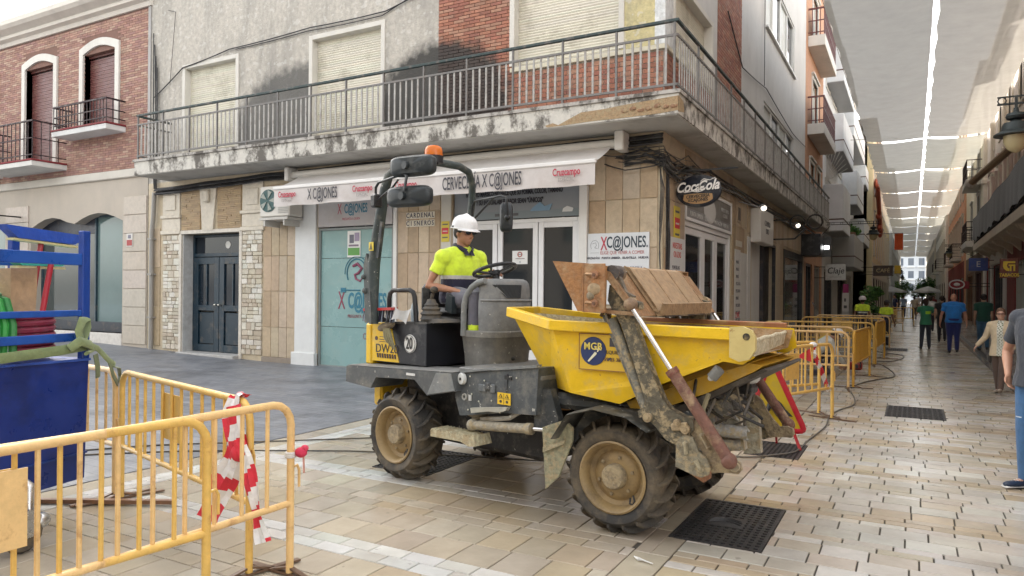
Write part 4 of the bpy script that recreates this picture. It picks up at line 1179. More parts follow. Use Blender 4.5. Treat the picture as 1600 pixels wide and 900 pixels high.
for i, (a, b, c, d) in enumerate(wn_):
    m = MB((0.66, .64, .59)); k = 10
    arch = lambda e, rise: [(a - e + (b - a + 2 * e) * t / k, d + rise * math.sin(PI * t / k) + e * 1.0) for t in range(k + 1)]
    o_, i_ = arch(.17, .20), arch(0, .17)
    for q in range(k): m.prism([i_[q], i_[q + 1], o_[q + 1], o_[q]], 'y', Y0 - .06, Y0 + .05)
    m.prism([(a - .17, c), (a, c), (a, d), (a - .17, d + .17)], 'y', Y0 - .06, Y0 + .3); m.prism([(b, c), (b + .17, c), (b + .17, d + .17), (b, d)], 'y', Y0 - .06, Y0 + .3)
    w_ = m.build("window_surround", "render", bh)
    m = MB((.13, .045, .04)); m.prism([(a, d - .02), (b, d - .02)] + [(p[0], p[1]) for p in reversed(i_)], 'y', Y0 + .14, Y0 + .2); mbox(m, mapF, a, b, d - .06, d, .12, .2); m.build("shutter_box", "paint", w_)
    m = MB(); n = int((d - c - .06) / .05)
    for s_ in range(n): z = c + s_ * .05; mbox(m, mapF, a, b, z, z + .044, .16 + .006 * (s_ % 2), .19, (.15, .055, .05))
    m.build("shutter", "paint", w_, kind='stuff')


def iron_balcony(par, mp, u0, u1, z, pr, hr, slabc=(.60, .58, .54), rc=(.028, .014, .018), step=.13, slab=.14, trim=None, mat="rail", solid=None, tp=.02):
    m = MB(slabc); mbox(m, mp, u0, u1, z - slab, z, -pr, 0, bev=.01)
    if trim: mbox(m, mp, u0 - .02, u1 + .02, z, z + .05, -pr - .02, 0, trim, .01)
    b = m.build("balcony", "render", par)
    z = z + (.05 if trim else 0); e = .04
    m = MB(rc)
    for h in (hr, .12, hr * .55):
        w2 = tp if h == hr else tp * .6
        mbox(m, mp, u0 + e - w2, u1 - e + w2, z + h - w2, z + h + w2, -pr + e - w2, -pr + e + w2); mbox(m, mp, u0 + e - w2, u0 + e + w2, z + h - w2, z + h + w2, -pr + e + w2, 0); mbox(m, mp, u1 - e - w2, u1 - e + w2, z + h - w2, z + h + w2, -pr + e + w2, 0)
    m.build("railing", mat, b)
    if solid:
        m = MB(solid); mbox(m, mp, u0 + e, u1 - e, z + .1, z + hr - .05, -pr + e + .0, -pr + e + .015); m.build("panel", "film", b)
    bm = MB(rc); t_ = tp * .45; bm.box(-t_, t_, -t_, t_, .0, hr - .01); me = bm.mesh("baluster", mat); Wi = W[b.name].inverted()
    n = max(2, int((u1 - u0 - 2 * e) / step))
    for i in range(n + 1): inst("baluster", me, b, Wi @ Matrix.Translation(mp(u0 + e + (u1 - u0 - 2 * e) * i / n, z, -pr + e)))
    k = max(1, int((pr - e) / step))
    for i in range(1, k):
        for u in (u0 + e, u1 - e): inst("baluster", me, b, Wi @ Matrix.Translation(mp(u, z, -pr + e + (pr - e) * i / k)))
    return b


iron_balcony(bh, mapF, -20.75, -18.25, 5.93, .55, .62, (.62, .62, .61), trim=(.20, .03, .035), step=.14)
iron_balcony(bh, mapF, -24.0, -20.95, 5.12, .95, 1.05, (.62, .61, .58), trim=(.22, .03, .035), step=.2)
iron_balcony(bh, mapF, -27.2, -24.35, 5.12, .6, .8, (.62, .61, .58), trim=(.22, .03, .035), step=.2)
m = MB((.62, .58, .52)); m.prism([(Y0 + .3, 8.95), (Y0 - .06, 8.95), (Y0 - .1, 9.05), (Y0 - .22, 9.1), (Y0 - .22, 9.19), (Y0 - .42, 9.28), (Y0 - .5, 9.36), (Y0 - .5, 9.5), (Y0 + .3, 9.62)], 'x', -44, -17.15); m.build("cornice", "render", bh)
m = MB((.3, .29, .28)); mbox(m, mapF, -17.3, -17.2, 4.8, 9.45, -.03, .1); m.build("corner_pipe", "paint", bh)
m = MB((.6, .58, .55)); m.box(-18.12, -17.86, Y0 - .045, Y0 - .035, 2.75, 3.1, bev=.002); m.box(-18.1, -17.88, Y0 - .05, Y0 - .045, 2.78, 2.93, (.35, .03, .03)); m.box(-18.05, -17.93, Y0 - .05, Y0 - .045, 2.97, 3.06, (.15, .15, .2))
tag(m.build("alarm_sign", "print"), "small red and white alarm sign on the stone blocks beside the drain pipe", "sign")
os_ = thing("hanging_shop_sign", "black shop sign with yellow letters at the far left edge", "sign", (-23.2, 11.3, 3.6))
m = MB((.02, .02, .02)); m.box(-24.9, -23.3, 10.95, 11.05, 3.2, 3.72); m.bar((-23.3, 11, 3.75), (-23.3, 11.7, 3.75), .04, .04); m.build("board", "paint", os_)
m = MB((.6, .45, .1)); m.box(-24.9, -23.35, 10.93, 10.95, 3.22, 3.34); m.build("trim", "paint", os_)
text("lettering", "LA", "print", os_, .34, face_m((-23.62, 10.945, 3.54), (1, 0, 0), (0, 0, 1)), (.7, .5, .1), bold=.01)

# ================================================================== STREET FRONTS FURTHER AWAY
def mapX(X, s):                       # s = -1: wall on the left faces +X; s = +1: wall on the right faces -X
    return lambda u, z, d: (X + s * d, u, z)


def house(name, label, mp, u0, u1, H, col, wins, shops=(), mat="render", frc=(.6, .58, .54), balcs=(), gcol=None, gz=4.0, shut=None, cornice=True, glass=GLS, group=None):
    p = mp(u0, 0, 0); t = thing(name, label, "building", (p[0], u0, 0), 0, group)
    a = mp(u0, 0, .35); b = mp(u1, H, 7)
    m = MB((.03, .03, .03)); m.box(a[0], b[0], u0, u1, 0, H - .05); m.build("core", "plaster", t)
    ops = [(w[0], w[1], w[2], w[3]) for w in wins]
    m = MB(col); panel(m, mp, u0, u1, gz, H, ops, .18)
    for u in (u0, u1): m.add([mp(u, 0, 0), mp(u, H, 0), mp(u, H, 7), mp(u, 0, 7)], [(0, 1, 2, 3)])
    m.add([mp(u0, H, 0), mp(u1, H, 0), mp(u1, H, 7), mp(u0, H, 7)], [(0, 1, 2, 3)]); m.build("wall", mat, t)
    m = MB(gcol or col); panel(m, mp, u0, u1, 0, gz, [s[:4] for s in shops], .3); m.build("ground_floor_wall", mat, t)
    for w in wins:
        m = MB(frc); e = .12; frame(m, mp, w[0] - e, w[1] + e, w[2] - e, w[3] + e, e, -.05, .05); mbox(m, mp, w[0] - .18, w[1] + .18, w[3] + e, w[3] + e + .08, -.12, .02)
        f = m.build("window", "render", t)
        m = MB(shut or glass); mbox(m, mp, w[0], w[1], w[2], w[3], .12, .14); m.build("shutter" if shut else "pane", "shutter" if shut else "glass", f)
        m = MB((.55, .55, .52)); um = (w[0] + w[1]) / 2; mbox(m, mp, um - .03, um + .03, w[2], w[3], .09, .125); frame(m, mp, w[0], w[1], w[2], w[3], .05, .08, .13); m.build("sash", "white", f)
    for s in shops:
        m = MB(s[4] if len(s) > 4 else (.05, .05, .05)); frame(m, mp, s[0], s[1], s[2], s[3], .1, .05, .2); um = (s[0] + s[1]) / 2; mbox(m, mp, um - .05, um + .05, s[2], s[3], .06, .2)
        f = m.build("shop_front", "paint", t); m = MB((.03, .035, .035)); mbox(m, mp, s[0], s[1], s[2], s[3], .2, .22); m.build("pane", "glass", f)
    if cornice:
        m = MB(frc); mbox(m, mp, u0, u1, H - .3, H, -.25, .05, bev=.03); mbox(m, mp, u0, u1, H - .55, H - .3, -.1, .02); m.build("cornice", "render", t)
    for bc in balcs: iron_balcony(t, mp, *bc[0], **bc[1])
    return t


def reg(u0, u1, w, gap, z0, z1):
    out = []; u = u0
    while u + w < u1: out.append((u, u + w, z0, z1)); u += w + gap
    return out


ob = house("orange_brick_house", "orange brick house with green glazed balconies beyond the white side wall", mapX(-3.64, -1), 29.7, 35.9, 15.9, (.46, .25, .15), [(31.6, 33.4, 8.4, 10.5), (31.6, 33.4, 11.85, 14), (31.0, 32.4, 5.6, 7.0), (33.4, 34.6, 5.6, 7.0)], [(30.2, 32.2, 0, 2.9, (.03, .03, .035)), (33, 35.3, 0, 2.9, (.3, .28, .25))], mat="brick",
           balcs=[((30.3, 35.0, 8.35, .62, 1.05), dict(slab=.42, solid=(.05, .13, .12), rc=(.14, .05, .05), tp=.03)), ((30.3, 35.0, 11.8, .62, 1.05), dict(slab=.42, solid=(.05, .13, .12), rc=(.14, .05, .05), tp=.03))], shut=(.5, .5, .46))
gb = house("grey_block", "pale grey apartment block with stepped solid balconies", mapX(-3.64, -1), 35.9, 56, 15.2, (.66, .67, .68), reg(37, 55, 1.6, 1.8, 5.3, 7) + reg(37, 55, 1.6, 1.8, 8.4, 10.2) + reg(37, 55, 1.6, 1.8, 11.6, 13.4), [(37, 41, 0, 2.9, (.03, .03, .03)), (44, 48, 0, 2.9, (.05, .04, .04)), (50, 54, 0, 2.9, (.3, .28, .25))], gcol=(.40, .38, .35), shut=(.45, .47, .5))
for y0, y1, x, z0, z1 in ((36.1, 40.2, -2.76, 4.6, 6.75), (40.4, 48, -2.56, 3.1, 4.75), (37, 43.5, -2.85, 8.4, 10.2), (46, 52, -2.8, 6.9, 8.9), (49.5, 55.5, -2.6, 4.9, 6.4), (44.5, 55, -2.9, 10.6, 12.2), (37, 43.5, -2.85, 11.7, 13.3), (52.5, 55.8, -2.7, 8.9, 10.2)):
    m = MB((.62, .64, .66) if z0 > 4 else (.36, .35, .33)); m.box(-3.62, x, y0, y1, z0, z1, bev=.03); m.box(-3.62, x - .02, y0 + .02, y1 - .02, z0 - .02, z0 + .02, (.3, .3, .3))
    m.box(-3.6, x + .012, y0 - .012, y1 + .012, z0 + .5, z0 + .56, (.10, .06, .05)); m.build("balcony", "render", gb)
m = MB((.6, .6, .58))
for i in range(9): m.cyl((-3.5, 36.05, 6.9), (-3.5 + .95 * math.sin(i * .16), 36.0 - i * .02, 6.95 + 1.5 * math.cos(i * .16)), .012, 4)
tag(m.build("clothes_rods", "white"), "fan of thin pale rods above the grey balcony", "rods")
yh = house("yellow_house", "yellow plastered house with narrow red shutters along the left of the street", mapX(-2.45, -1), 56, 98, 14, (.62, .52, .32), reg(58, 97, 1.0, 3.2, 4.6, 7.6) + reg(58, 97, 1.0, 3.2, 9, 11.6), reg(58, 97, 3, 1.5, 0, 3), shut=(.28, .07, .05), gcol=(.5, .46, .38))
house("white_block", "tall white block at the far left end of the street", mapX(-2.2, -1), 98, 180, 17, (.66, .68, .70), reg(100, 179, 1.4, 3, 5, 7) + reg(100, 179, 1.4, 3, 9, 11) + reg(100, 179, 1.4, 3, 13, 15), reg(100, 179, 4, 2, 0, 3))
# right-hand side
PK = (.78, .70, .64)
mR1 = mapX(3.2, 1)
r1 = house("pink_house", "ornate pink and cream house with a long cloth-covered balcony over the tobacco shop", mR1, 4, 43, 12.5, PK, reg(9, 42, 1.3, 2.0, 4.3, 7.0) + reg(9, 42, 1.3, 2.0, 8.3, 10.8),
           [(34.4, 38.6, 0, 3.0, (.05, .05, .05)), (39.6, 42, 0, 3.0, (.3, .28, .25)), (28.3, 31.2, 0, 2.9, (.45, .45, .4)), (22.5, 26.5, 0, 2.9, (.45, .42, .38)), (14, 20, 0, 2.9, (.3, .28, .25))], gcol=(.20, .045, .04), frc=(.78, .72, .62), shut=(.58, .50, .42))
for i, u in enumerate((8, 14.5, 21, 27.3, 33.9, 39.1, 42.6)):
    m = MB((.58, .57, .53) if i > 3 else (.5, .48, .44)); mbox(m, mR1, u - .32, u + .32, 0, 3.5, -.08, .05, bev=.02); mbox(m, mR1, u - .38, u + .38, 0, .35, -.12, .05, bev=.02); m.build("pilaster", "render", r1)
    m = MB((.78, .70, .60)); mbox(m, mR1, u - .22, u + .22, 4.2, 11.6, -.14, .05, bev=.04); mbox(m, mR1, u - .3, u + .3, 7.2, 7.45, -.22, .05, bev=.04); mbox(m, mR1, u - .3, u + .3, 11.2, 11.6, -.25, .05, bev=.05); m.build("column", "render", r1)
m = MB((.60, .58, .53)); mbox(m, mR1, 34, 39, 3.02, 3.5, -.14, .03, bev=.03); m.build("shop_lintel", "render", r1)
for o in reg(9, 42, 1.3, 2.0, 4.3, 7.0):
    m = MB((.50, .36, .32)); um = (o[0] + o[1]) / 2; m.prism([(um - .85, 7.2), (um + .85, 7.2), (um + .5, 7.42), (um, 7.62), (um - .5, 7.42)], 'x', 3.04, 3.2); m.build("pediment", "render", r1)
    for s_ in (-1, 1):
        m = MB((.55, .42, .37)); m.lathe([(.0, 4.2), (.11, 4.22), (.11, 4.4), (.07, 4.5), (.085, 5.5), (.07, 6.7), (.1, 6.85), (.12, 7.0), (0, 7.0)], mR1(um + s_ * .82, 0, -.06), (0, 0, 1), 8); m.build("window_column", "render", r1, True)
b_ = iron_balcony(r1, mR1, 21.5, 39.5, 4.02, .75, 1.15, (.60, .52, .42), rc=(.03, .03, .035), slab=.3, tp=.03, step=.25)
m = MB((.60, .52, .42))
for i in range(8): u = 22.5 + i * 2.3; m.prism([(3.2, 3.2), (3.2, 3.74), (2.55, 3.74), (2.7, 3.55), (2.95, 3.45)], 'y', u, u + .35)
m.build("corbels", "render", b_, kind='stuff')
m = MB((.035, .037, .045))
for (a, b) in ((21.6, 39.4),):
    m.grid(90, 6, lambda u, v: (2.43 - .04 * abs(math.sin(u * 47)) * v - .03 * math.sin(u * 19), a + (b - a) * u, 5.2 - 1.0 * v - .12 * abs(math.sin(u * 23)) * v))
cl = m.build("debris_netting", "cloth", smooth=True); tag(cl, "dark cloth tied along the railing of the long right-hand balcony", "cloth")
house("cream_house", "cream house with two small balconies beyond the pink house", mapX(3.1, 1), 43, 56, 13.5, (.78, .72, .58), [(45, 46.3, 4.6, 7), (50, 51.3, 4.6, 7), (45, 46.3, 8.3, 10.6), (50, 51.3, 8.3, 10.6)], [(44, 48, 0, 3, (.08, .03, .03)), (50, 55, 0, 3, (.2, .1, .05))], gcol=(.2, .14, .10),
      balcs=[((44, 47.6, 4.5, .7, 1.0), dict(slab=.3, step=.2)), ((44, 47.6, 7.7, .7, 1.0), dict(slab=.3, step=.2)), ((49.2, 52.2, 4.5, .5, 1.0), dict(slab=.2, step=.2))])
house("terracotta_house", "terracotta striped house with burgundy shop fronts on the right", mapX(3.0, 1), 56, 80, 13, (.66, .36, .23), reg(57, 79, 1.2, 1.6, 4.5, 7) + reg(57, 79, 1.2, 1.6, 8.2, 10.5), reg(57, 79, 3.2, 1, 0, 2.9), gcol=(.22, .03, .03), frc=(.68, .65, .58),
      balcs=[((59, 63, 4.3, .6, 1.0), dict(slab=.2, step=.3)), ((70, 74, 4.3, .6, 1.0), dict(slab=.2, step=.3))])
house("white_house", "white town house with dark balconies far down the right side", mapX(2.8, 1), 80, 112, 14, (.80, .79, .75), reg(82, 111, 1.2, 2.2, 4.6, 7) + reg(82, 111, 1.2, 2.2, 8.6, 11), reg(82, 111, 3.5, 1.5, 0, 3), balcs=[((85, 90, 4.4, .7, 1.0), dict(slab=.2, step=.5)), ((97, 102, 4.4, .7, 1.0), dict(slab=.2, step=.5))])
house("beige_house", "beige house with an awning near the far right end of the street", mapX(2.6, 1), 112, 180, 15, (.76, .70, .58), reg(114, 178, 1.4, 2.6, 5, 7.5) + reg(114, 178, 1.4, 2.6, 9, 11.5), reg(114, 178, 4, 2, 0, 3))
def mapE(u, z, d): return (u, 232 + d, z)
house_end = thing("end_building", "pale building closing the far end of the street behind the trees", "building", (0, 232, 0))
m = MB((.52, .55, .58)); m.box(-40, 40, 232, 240, 0, 22); m.build("wall", "render", house_end)
for i in range(11):
    for j in range(5):
        m = MB((.12, .14, .17)); mbox(m, mapE, -14 + i * 2.6, -12.6 + i * 2.6, 3 + j * 3.6, 5 + j * 3.6, -.06, .02); w_ = m.build("window", "glass", house_end)
        m = MB((.7, .7, .68)); mbox(m, mapE, -14.3 + i * 2.6, -12.3 + i * 2.6, 2.4 + j * 3.6, 2.6 + j * 3.6, -.6, .02); m.build("balcony_slab", "render", house_end)

# the house across the square, behind the viewpoint: it closes the square and shows in the window glass
def mapO(u, z, d): return (u, -15 - d, z)
op = thing("opposite_house", "plain ochre house across the square behind the viewpoint", "building", (-8, -15, 0))
m = MB((.24, .21, .17)); wo = [(u, u + 1.3, z, z + 2.1) for u in range(-38, 24, 4) for z in (4.6, 8.4)]
panel(m, mapO, -42, 26, 0, 12.5, wo + [(u, u + 2.6, 0, 3) for u in range(-38, 22, 5)], .25); m.box(-42, 26, -24, -15.3, 0, 12.4, (.05, .05, .05)); m.build("wall", "render", op)
for u, u1, z, z1 in wo: m = MB((.10, .12, .10)); mbox(m, mapO, u, u1, z, z1, .12, .16); m.build("shutter", "paint", op)
# ================================================================== SHADE SAILS
ordn = ["first", "second", "third", "fourth", "fifth", "sixth", "seventh", "eighth", "ninth", "tenth", "eleventh", "twelfth", "thirteenth", "fourteenth"]
sy = [11.5, 41.2, 51.4, 62, 72.5, 82.5, 93, 104, 116, 130, 146, 165]


def zsail(y): return 9.5 - .0 * y


for k in range(len(sy) - 1):
    y0, y1 = sy[k] + .2, sy[k + 1] - .2
    for side, (xa, xb) in enumerate(((-2.12, .45), (.56, 3.12))):
        m = MB(jit((.315, .30, .27), .03)); nu = 8; nv = 24 if k == 0 else 10
        wob = [random.uniform(-.02, .02) for _ in range(4)]
        zz = 9.5 if k < 4 else 9.5 - .0

        def fn(u, v):
            x = xa + (xb - xa) * u; y = y0 + (y1 - y0) * v
            edge = .05 * abs(math.sin(v * nv * PI / 2)) if u in (0, 1) else 0
            return (x + (edge if u == 0 else -edge * .3) + wob[0] * math.sin(v * 5), y + (.05 * math.sin(u * 7 + wob[1] * 40) if v in (0, 1) else 0),
                    zz - .10 * math.sin(PI * u) - .12 * math.sin(PI * v) - .012 * math.sin(v * 23 + u * 3))
        m.grid(nu, nv, fn)
        lab = "beige shade sail over the street, %s row from the camera, %s column" % (ordn[k], "left" if side == 0 else "right")
        tag(m.build("shade_sail", "sail", smooth=True), lab, "shade sail", "shade sails over the street")
m = MB((.18, .17, .16))
for y in sy: m.tube([(-3.6 if y < 50 else -2.4, y, 9.75), (.5, y, 9.5), (3.2, y, 9.75)], .014, 5)
for x in (-2.15, .5, 3.33): m.tube([(x, 11, 9.53), (x, 165, 9.53)], .012, 5)
tag(m.build("sail_cables", "steel", kind=None), "thin steel cables carrying the shade sails across the street", "cables")
m = MB((.1, .1, .1)); text_o = None
for (x, y) in ((-1.2, 50.6), ):
    pass

# ================================================================== LAMPS
def lantern(x, y, z, s, wallx, label, lit=(.50, .42, .24)):
    t = thing("wall_lantern", label, "lamp", (x, y, z), 0, "lanterns on brackets along the street")
    m = MB((.015, .022, .022))
    m.lathe([(0, .50), (.03, .50), (.035, .44), (.11, .42), (.125, .38), (.11, .345), (.06, .33), (.07, .30), (.15, .29), (.165, .25), (.17, .19), (.26, .14), (.265, .12), (.16, .115), (.0, .115)], (x, y, z), (0, 0, 1), 20)
    m.v = [tuple(Vector((x, y, z)) + (Vector(v) - Vector((x, y, z))) * s) for v in m.v]; m.build("hood", "iron", t, True)
    m = MB(lit); m.lathe([(.15, .12), (.145, .03), (.11, -.05), (.05, -.105), (0, -.12)], (0, 0, 0), (0, 0, 1), 16)
    m.v = [tuple(Vector((x, y, z)) + Vector(v) * s) for v in m.v]; m.build("bowl", "bulb", t, True)
    m = MB((.015, .02, .02)); zt = z + .56 * s; sg = 1 if wallx > x else -1
    m.bar((x - sg * .2, y, zt), (wallx, y, zt), .025, .025); m.bar((x - sg * .2, y, zt + .09), (wallx, y, zt + .09), .018, .018); m.bar((x, y, z + .48 * s), (x, y, zt + .1), .03, .03)
    m.bar((wallx, y, zt - .7), (wallx, y, zt + .25), .04, .03)
    for k in range(6):
        xx = x - sg * .15 + (wallx - x) * k / 7; m.tube([(xx + .045 * math.cos(a), y, zt + .045 + .045 * math.sin(a)) for a in [i * PI / 4 for i in range(8)]], .008, 4, closed=True)
    m.tube([(wallx, y, zt - .6), (wallx - sg * .35, y, zt - .45), (wallx - sg * .7, y, zt - .05)], .014, 5); m.build("bracket", "iron", t)


lantern(1.13, 11.0, 3.57, .92, 3.2, "large dark green lantern with a yellow bowl near the top right corner")
lantern(-1.36, 32, 3.95, 1.0, -3.64, "black lantern on a bracket above the hard-hatted workers on the left side")
lantern(1.9, 50, 4.05, 1.0, 3.1, "black lantern on the right side beside the cream house")
lantern(-.95, 75, 3.7, 1.1, -2.45, "far small lantern on the yellow house at the left")
lantern(-.95, 92, 3.5, 1.1, -2.45, "farthest small lantern at the left, above the green trees")
m = MB((.25, .17, .10)); m.cyl((3.02, 29.0, 6.75), (2.0, 33.5, 6.1), .13, 8); m.ell((2.0, 33.5, 6.08), .2, .2, .2, 8, 6, (.5, .45, .4))
tag(m.build("wooden_pole", "wood", smooth=True), "thick slanting wooden pole fixed to the pink house under the near lantern", "pole")

# ================================================================== HANGING SIGNS
def hang_sign(name, label, x0, x1, y, z0, z1, col, wallx, letters=(), th=.08, txt=None):
    t = thing(name, label, "sign", ((x0 + x1) / 2, y, z0))
    m = MB(col); m.box(x0, x1, y - th / 2, y + th / 2, z0, z1, bev=.012); m.build("board", "plastic", t)
    m = MB((.05, .05, .05)); xe = x0 if wallx < x0 else x1
    for z in (z0 + .1, z1 - .1): m.bar((xe, y, z), (wallx, y, z), .03, .03)
    m.build("bracket", "iron", t)
    for s_, sz, dx, dz, c, kw in letters: text("lettering", s_, "print", t, sz, face_m(((x0 + x1) / 2 + dx, y - th / 2 - .004, (z0 + z1) / 2 + dz), (1, 0, 0), (0, 0, 1)), c, **kw)
    return t


ts = hang_sign("tobacco_sign", "square maroon tobacco shop sign with a yellow emblem on the right", 2.12, 2.55, 24.0, 2.16, 2.70, (.14, .035, .02), 3.2, [("TABACOS", .12, 0, -.19, (.62, .42, .02), dict(sx=.85, bold=.004))])
m = MB((.62, .42, .02)); yy = 23.955
m.prism([(2.20, 2.62), (2.47, 2.62), (2.47, 2.57), (2.30, 2.57), (2.28, 2.50), (2.30, 2.44), (2.34, 2.42), (2.34, 2.35), (2.27, 2.36), (2.21, 2.42), (2.19, 2.5)], 'y', yy - .01, yy)
m.prism([(2.32, 2.53), (2.47, 2.53), (2.47, 2.35), (2.43, 2.35), (2.43, 2.49), (2.385, 2.49), (2.385, 2.35), (2.35, 2.35), (2.35, 2.49), (2.32, 2.49)], 'y', yy - .01, yy); m.build("emblem", "print", ts)
hang_sign("white_sign", "white hanging sign with black script over the dark doorway on the left", -3.2, -2.42, 33, 2.27, 2.93, (.60, .60, .57), -3.64, [("Claje", .36, 0, .06, (.03, .03, .03), dict(shear=.2, sx=.9, bold=.004)), ("COMPLEMENTOS", .07, 0, -.2, (.3, .3, .3), dict(sx=.8))])
bb = thing("black_box_sign", "black box sign with a small white display at the end of the long balcony", "sign", (-3.2, 30, 3.1))
m = MB((.022, .022, .025)); m.box(-3.62, -2.95, 28.6, 29.9, 3.1, 3.9, bev=.02); m.box(-2.98, -2.70, 29.7, 29.98, 3.1, 3.85, (.08, .08, .08)); m.build("box", "plastic", bb)
m = MB((.8, .82, .8)); m.box(-2.93, -2.76, 29.69, 29.7, 3.38, 3.52); m.build("display", "glow", bb)
m = MB((.30, .015, .12)); m.box(-2.75, -2.52, 36, 36.05, 1.75, 2.15, bev=.01); m.box(-2.78, -2.5, 36.0, 36.06, .9, 1.75, (.55, .53, .5)); m.box(-2.70, -2.62, 35.99, 36, 1.35, 1.5, (.1, .1, .1)); m.box(-2.71, -2.58, 35.99, 36, 1.05, 1.18, (.08, .08, .08)); m.box(-2.78, -2.5, 36.0, 36.06, 0, .9, (.4, .39, .37))
tag(m.build("advert_panel", "print"), "narrow white advert panel with a magenta top by the barriers", "panel")
hang_sign("brown_sign", "dark brown projecting sign beyond the potted plant on the left", -1.95, -.95, 46, 2.75, 3.35, (.05, .03, .02), -2.7, [("CAFÉ", .3, 0, 0, (.4, .3, .15), {})])
hang_sign("yellow_sign", "small yellow projecting sign behind the dark brown sign", -.95, -.6, 50, 3.0, 3.5, (.65, .42, .03), -2.7)
hang_sign("blue_sign", "blue and purple projecting sign beyond the tobacco shop", 2.15, 2.85, 37, 2.75, 3.3, (.06, .10, .35), 3.2, [("E", .35, 0, 0, (.6, .6, .65), {})])
fs = hang_sign("oval_sign", "red sign with a white oval eye emblem far down the right side", 1.55, 2.35, 40, 2.0, 2.35, (.28, .02, .03), 3.2)
m = MB((.65, .62, .62)); m.tube([(1.85 + .30 * math.cos(a), 39.93, 2.2 + .20 * math.sin(a)) for a in [i * PI / 10 for i in range(20)]], .03, 5, closed=True); m.ell((1.85, 39.93, 2.2), .13, .02, .08); m.build("emblem", "print", fs, True)
m = MB((.62, .10, .03)); m.grid(4, 6, lambda u, v: (-1.15 + .55 * u, 60 + .06 * math.sin(v * 5), 6.2 - 1.2 * v)); m.box(-2.45, -.6, 60, 60.04, 6.2, 6.24, (.2, .2, .2))
tag(m.build("red_banner", "cloth"), "small red banner hanging from the yellow house", "banner")
m = MB((.35, .07, .04))
for k, (y, z, r_) in enumerate(((57.5, 9.6, .42), (59, 9.0, .3), (61, 7.6, .25), (64, 6.6, .4), (62.5, 6.9, .3))): m.ell((-2.25, y, z), .2, r_ * 1.4, r_, 7, 5)
m.tube([(-2.2, 57.5, 9.3), (-2.2, 61, 7.8), (-2.2, 64, 6.5)], .16, 6)
tag(m.build("wall_ornament", "paint", smooth=True), "red sculpted ornament climbing the yellow house wall", "ornament")
m = MB((.28, .25, .2)); P = []
for i in range(9): P.append((46.2 + 1.3 * (1 - math.cos(i / 8 * PI)) , .2 + 2.4 * math.sin(i / 8 * PI)))
m.tube([(-3.55, p[0], p[1]) for p in P], .12, 6); tag(m.build("arched_doorway", "stone"), "pale arched doorway behind the workers on the left", "doorway")
m = MB((.35, .35, .35)); m.bar((-3.3, 31, .05), (-3.3, 31, 1.0), .04, .04); m.bar((-3.3, 31, 1.0), (-3.3, 29.5, 1.35), .04, .04); tag(m.build("handrail", "steel"), "short steel handrail in the dark doorway under the white script sign", "handrail")

# ================================================================== TREES, PLANTS, PARASOLS
def leafcloud(mb, c, r, n, size, cols, squash=.8, gaps=6):
    c = Vector(c); cl = []
    for _ in range(gaps): v = Vector((random.gauss(0, 1), random.gauss(0, 1), random.gauss(0, 1))).normalized() * r * random.uniform(.35, .85); v.z *= squash; cl.append((c + v, r * random.uniform(.35, .6)))
    for _ in range(n):
        p, rr = random.choice(cl); d = Vector((random.gauss(0, 1), random.gauss(0, 1), random.gauss(0, 1))).normalized() * rr * random.uniform(.5, 1.05)
        q = p + d; a = Vector((random.gauss(0, 1), random.gauss(0, 1), random.gauss(0, .6))).normalized(); b = a.cross(Vector((random.gauss(0, 1), random.gauss(0, 1), 1))).normalized(); s_ = size * random.uniform(.6, 1.3)
        mb.add([q - a * s_, q - b * s_ * .45, q + a * s_, q + b * s_ * .45], [(0, 1, 2, 3)], jit(random.choice(cols), .2))


GR = [(.08, .19, .05), (.11, .25, .06), (.06, .14, .05), (.14, .28, .07)]
for i, (x, y, z, r_, lab) in enumerate(((-1.7, 118, 2.6, 1.9, "pale green bushy street tree at the far end, left one"), (1.2, 112, 2.6, 1.8, "dark green rounded street tree at the far end of the street, middle one"), (3.2, 125, 2.4, 1.4, "small green street tree at the far end, right one"))):
    t = thing("street_tree", lab, "tree", (x, y, 0), 0, "trees at the end of the street")
    m = MB((.12, .09, .06)); m.tube([(x, y, 0), (x + .05, y, .9), (x, y, 1.8), (x + .1, y, 2.6)], [.16, .12, .1, .05], 7)
    for k in range(5): a = k * 1.26; m.tube([(x, y, 1.5), (x + .5 * math.cos(a), y + .5 * math.sin(a), 2.1), (x + r_ * .7 * math.cos(a), y + r_ * .7 * math.sin(a), 2.7)], [.07, .05, .02], 5)
    m.build("trunk", "wood", t, True)
    m = MB(); leafcloud(m, (x, y, z), r_, 2200, .16, GR if i != 0 else [(.18, .32, .08), (.24, .40, .10), (.12, .24, .07)], gaps=12); m.build("crown", "leaf", t)
for i, (x, y, lab) in enumerate(((-2.2, 98, "white parasol at the far end of the street, left one"), (1.6, 96, "white parasol at the far end of the street, right one"))):
    t = thing("parasol", lab, "parasol", (x, y, 0), 0, "white parasols at the end of the street")
    m = MB((.7, .72, .75)); m.lathe([(0, 2.75), (.5, 2.6), (1.7, 2.15), (1.72, 2.0)], (x, y, 0), (0, 0, 1), 8); m.build("canopy", "canvas", t); m = MB((.4, .4, .4)); m.cyl((x, y, 0), (x, y, 2.7), .04, 6); m.build("pole", "steel", t)
pt = thing("potted_plant", "large leafy potted plant beside the left-hand worker", "plant", (-2.0, 36, 0))
m = MB((.1, .07, .05)); m.lathe([(0, 0), (.22, 0), (.3, .5), (.26, .5), (0, .45)], (-1.55, 36.5, 0), n=14); m.build("pot", "stone", pt, True)
m = MB(); leafcloud(m, (-1.55, 36.5, 1.4), .62, 700, .11, GR, 1.1, 7); m.build("foliage", "leaf", pt); m = MB((.1, .08, .05)); m.tube([(-1.55, 36.5, .4), (-1.5, 36.5, 1.4)], .03, 5); m.build("stem", "wood", pt)
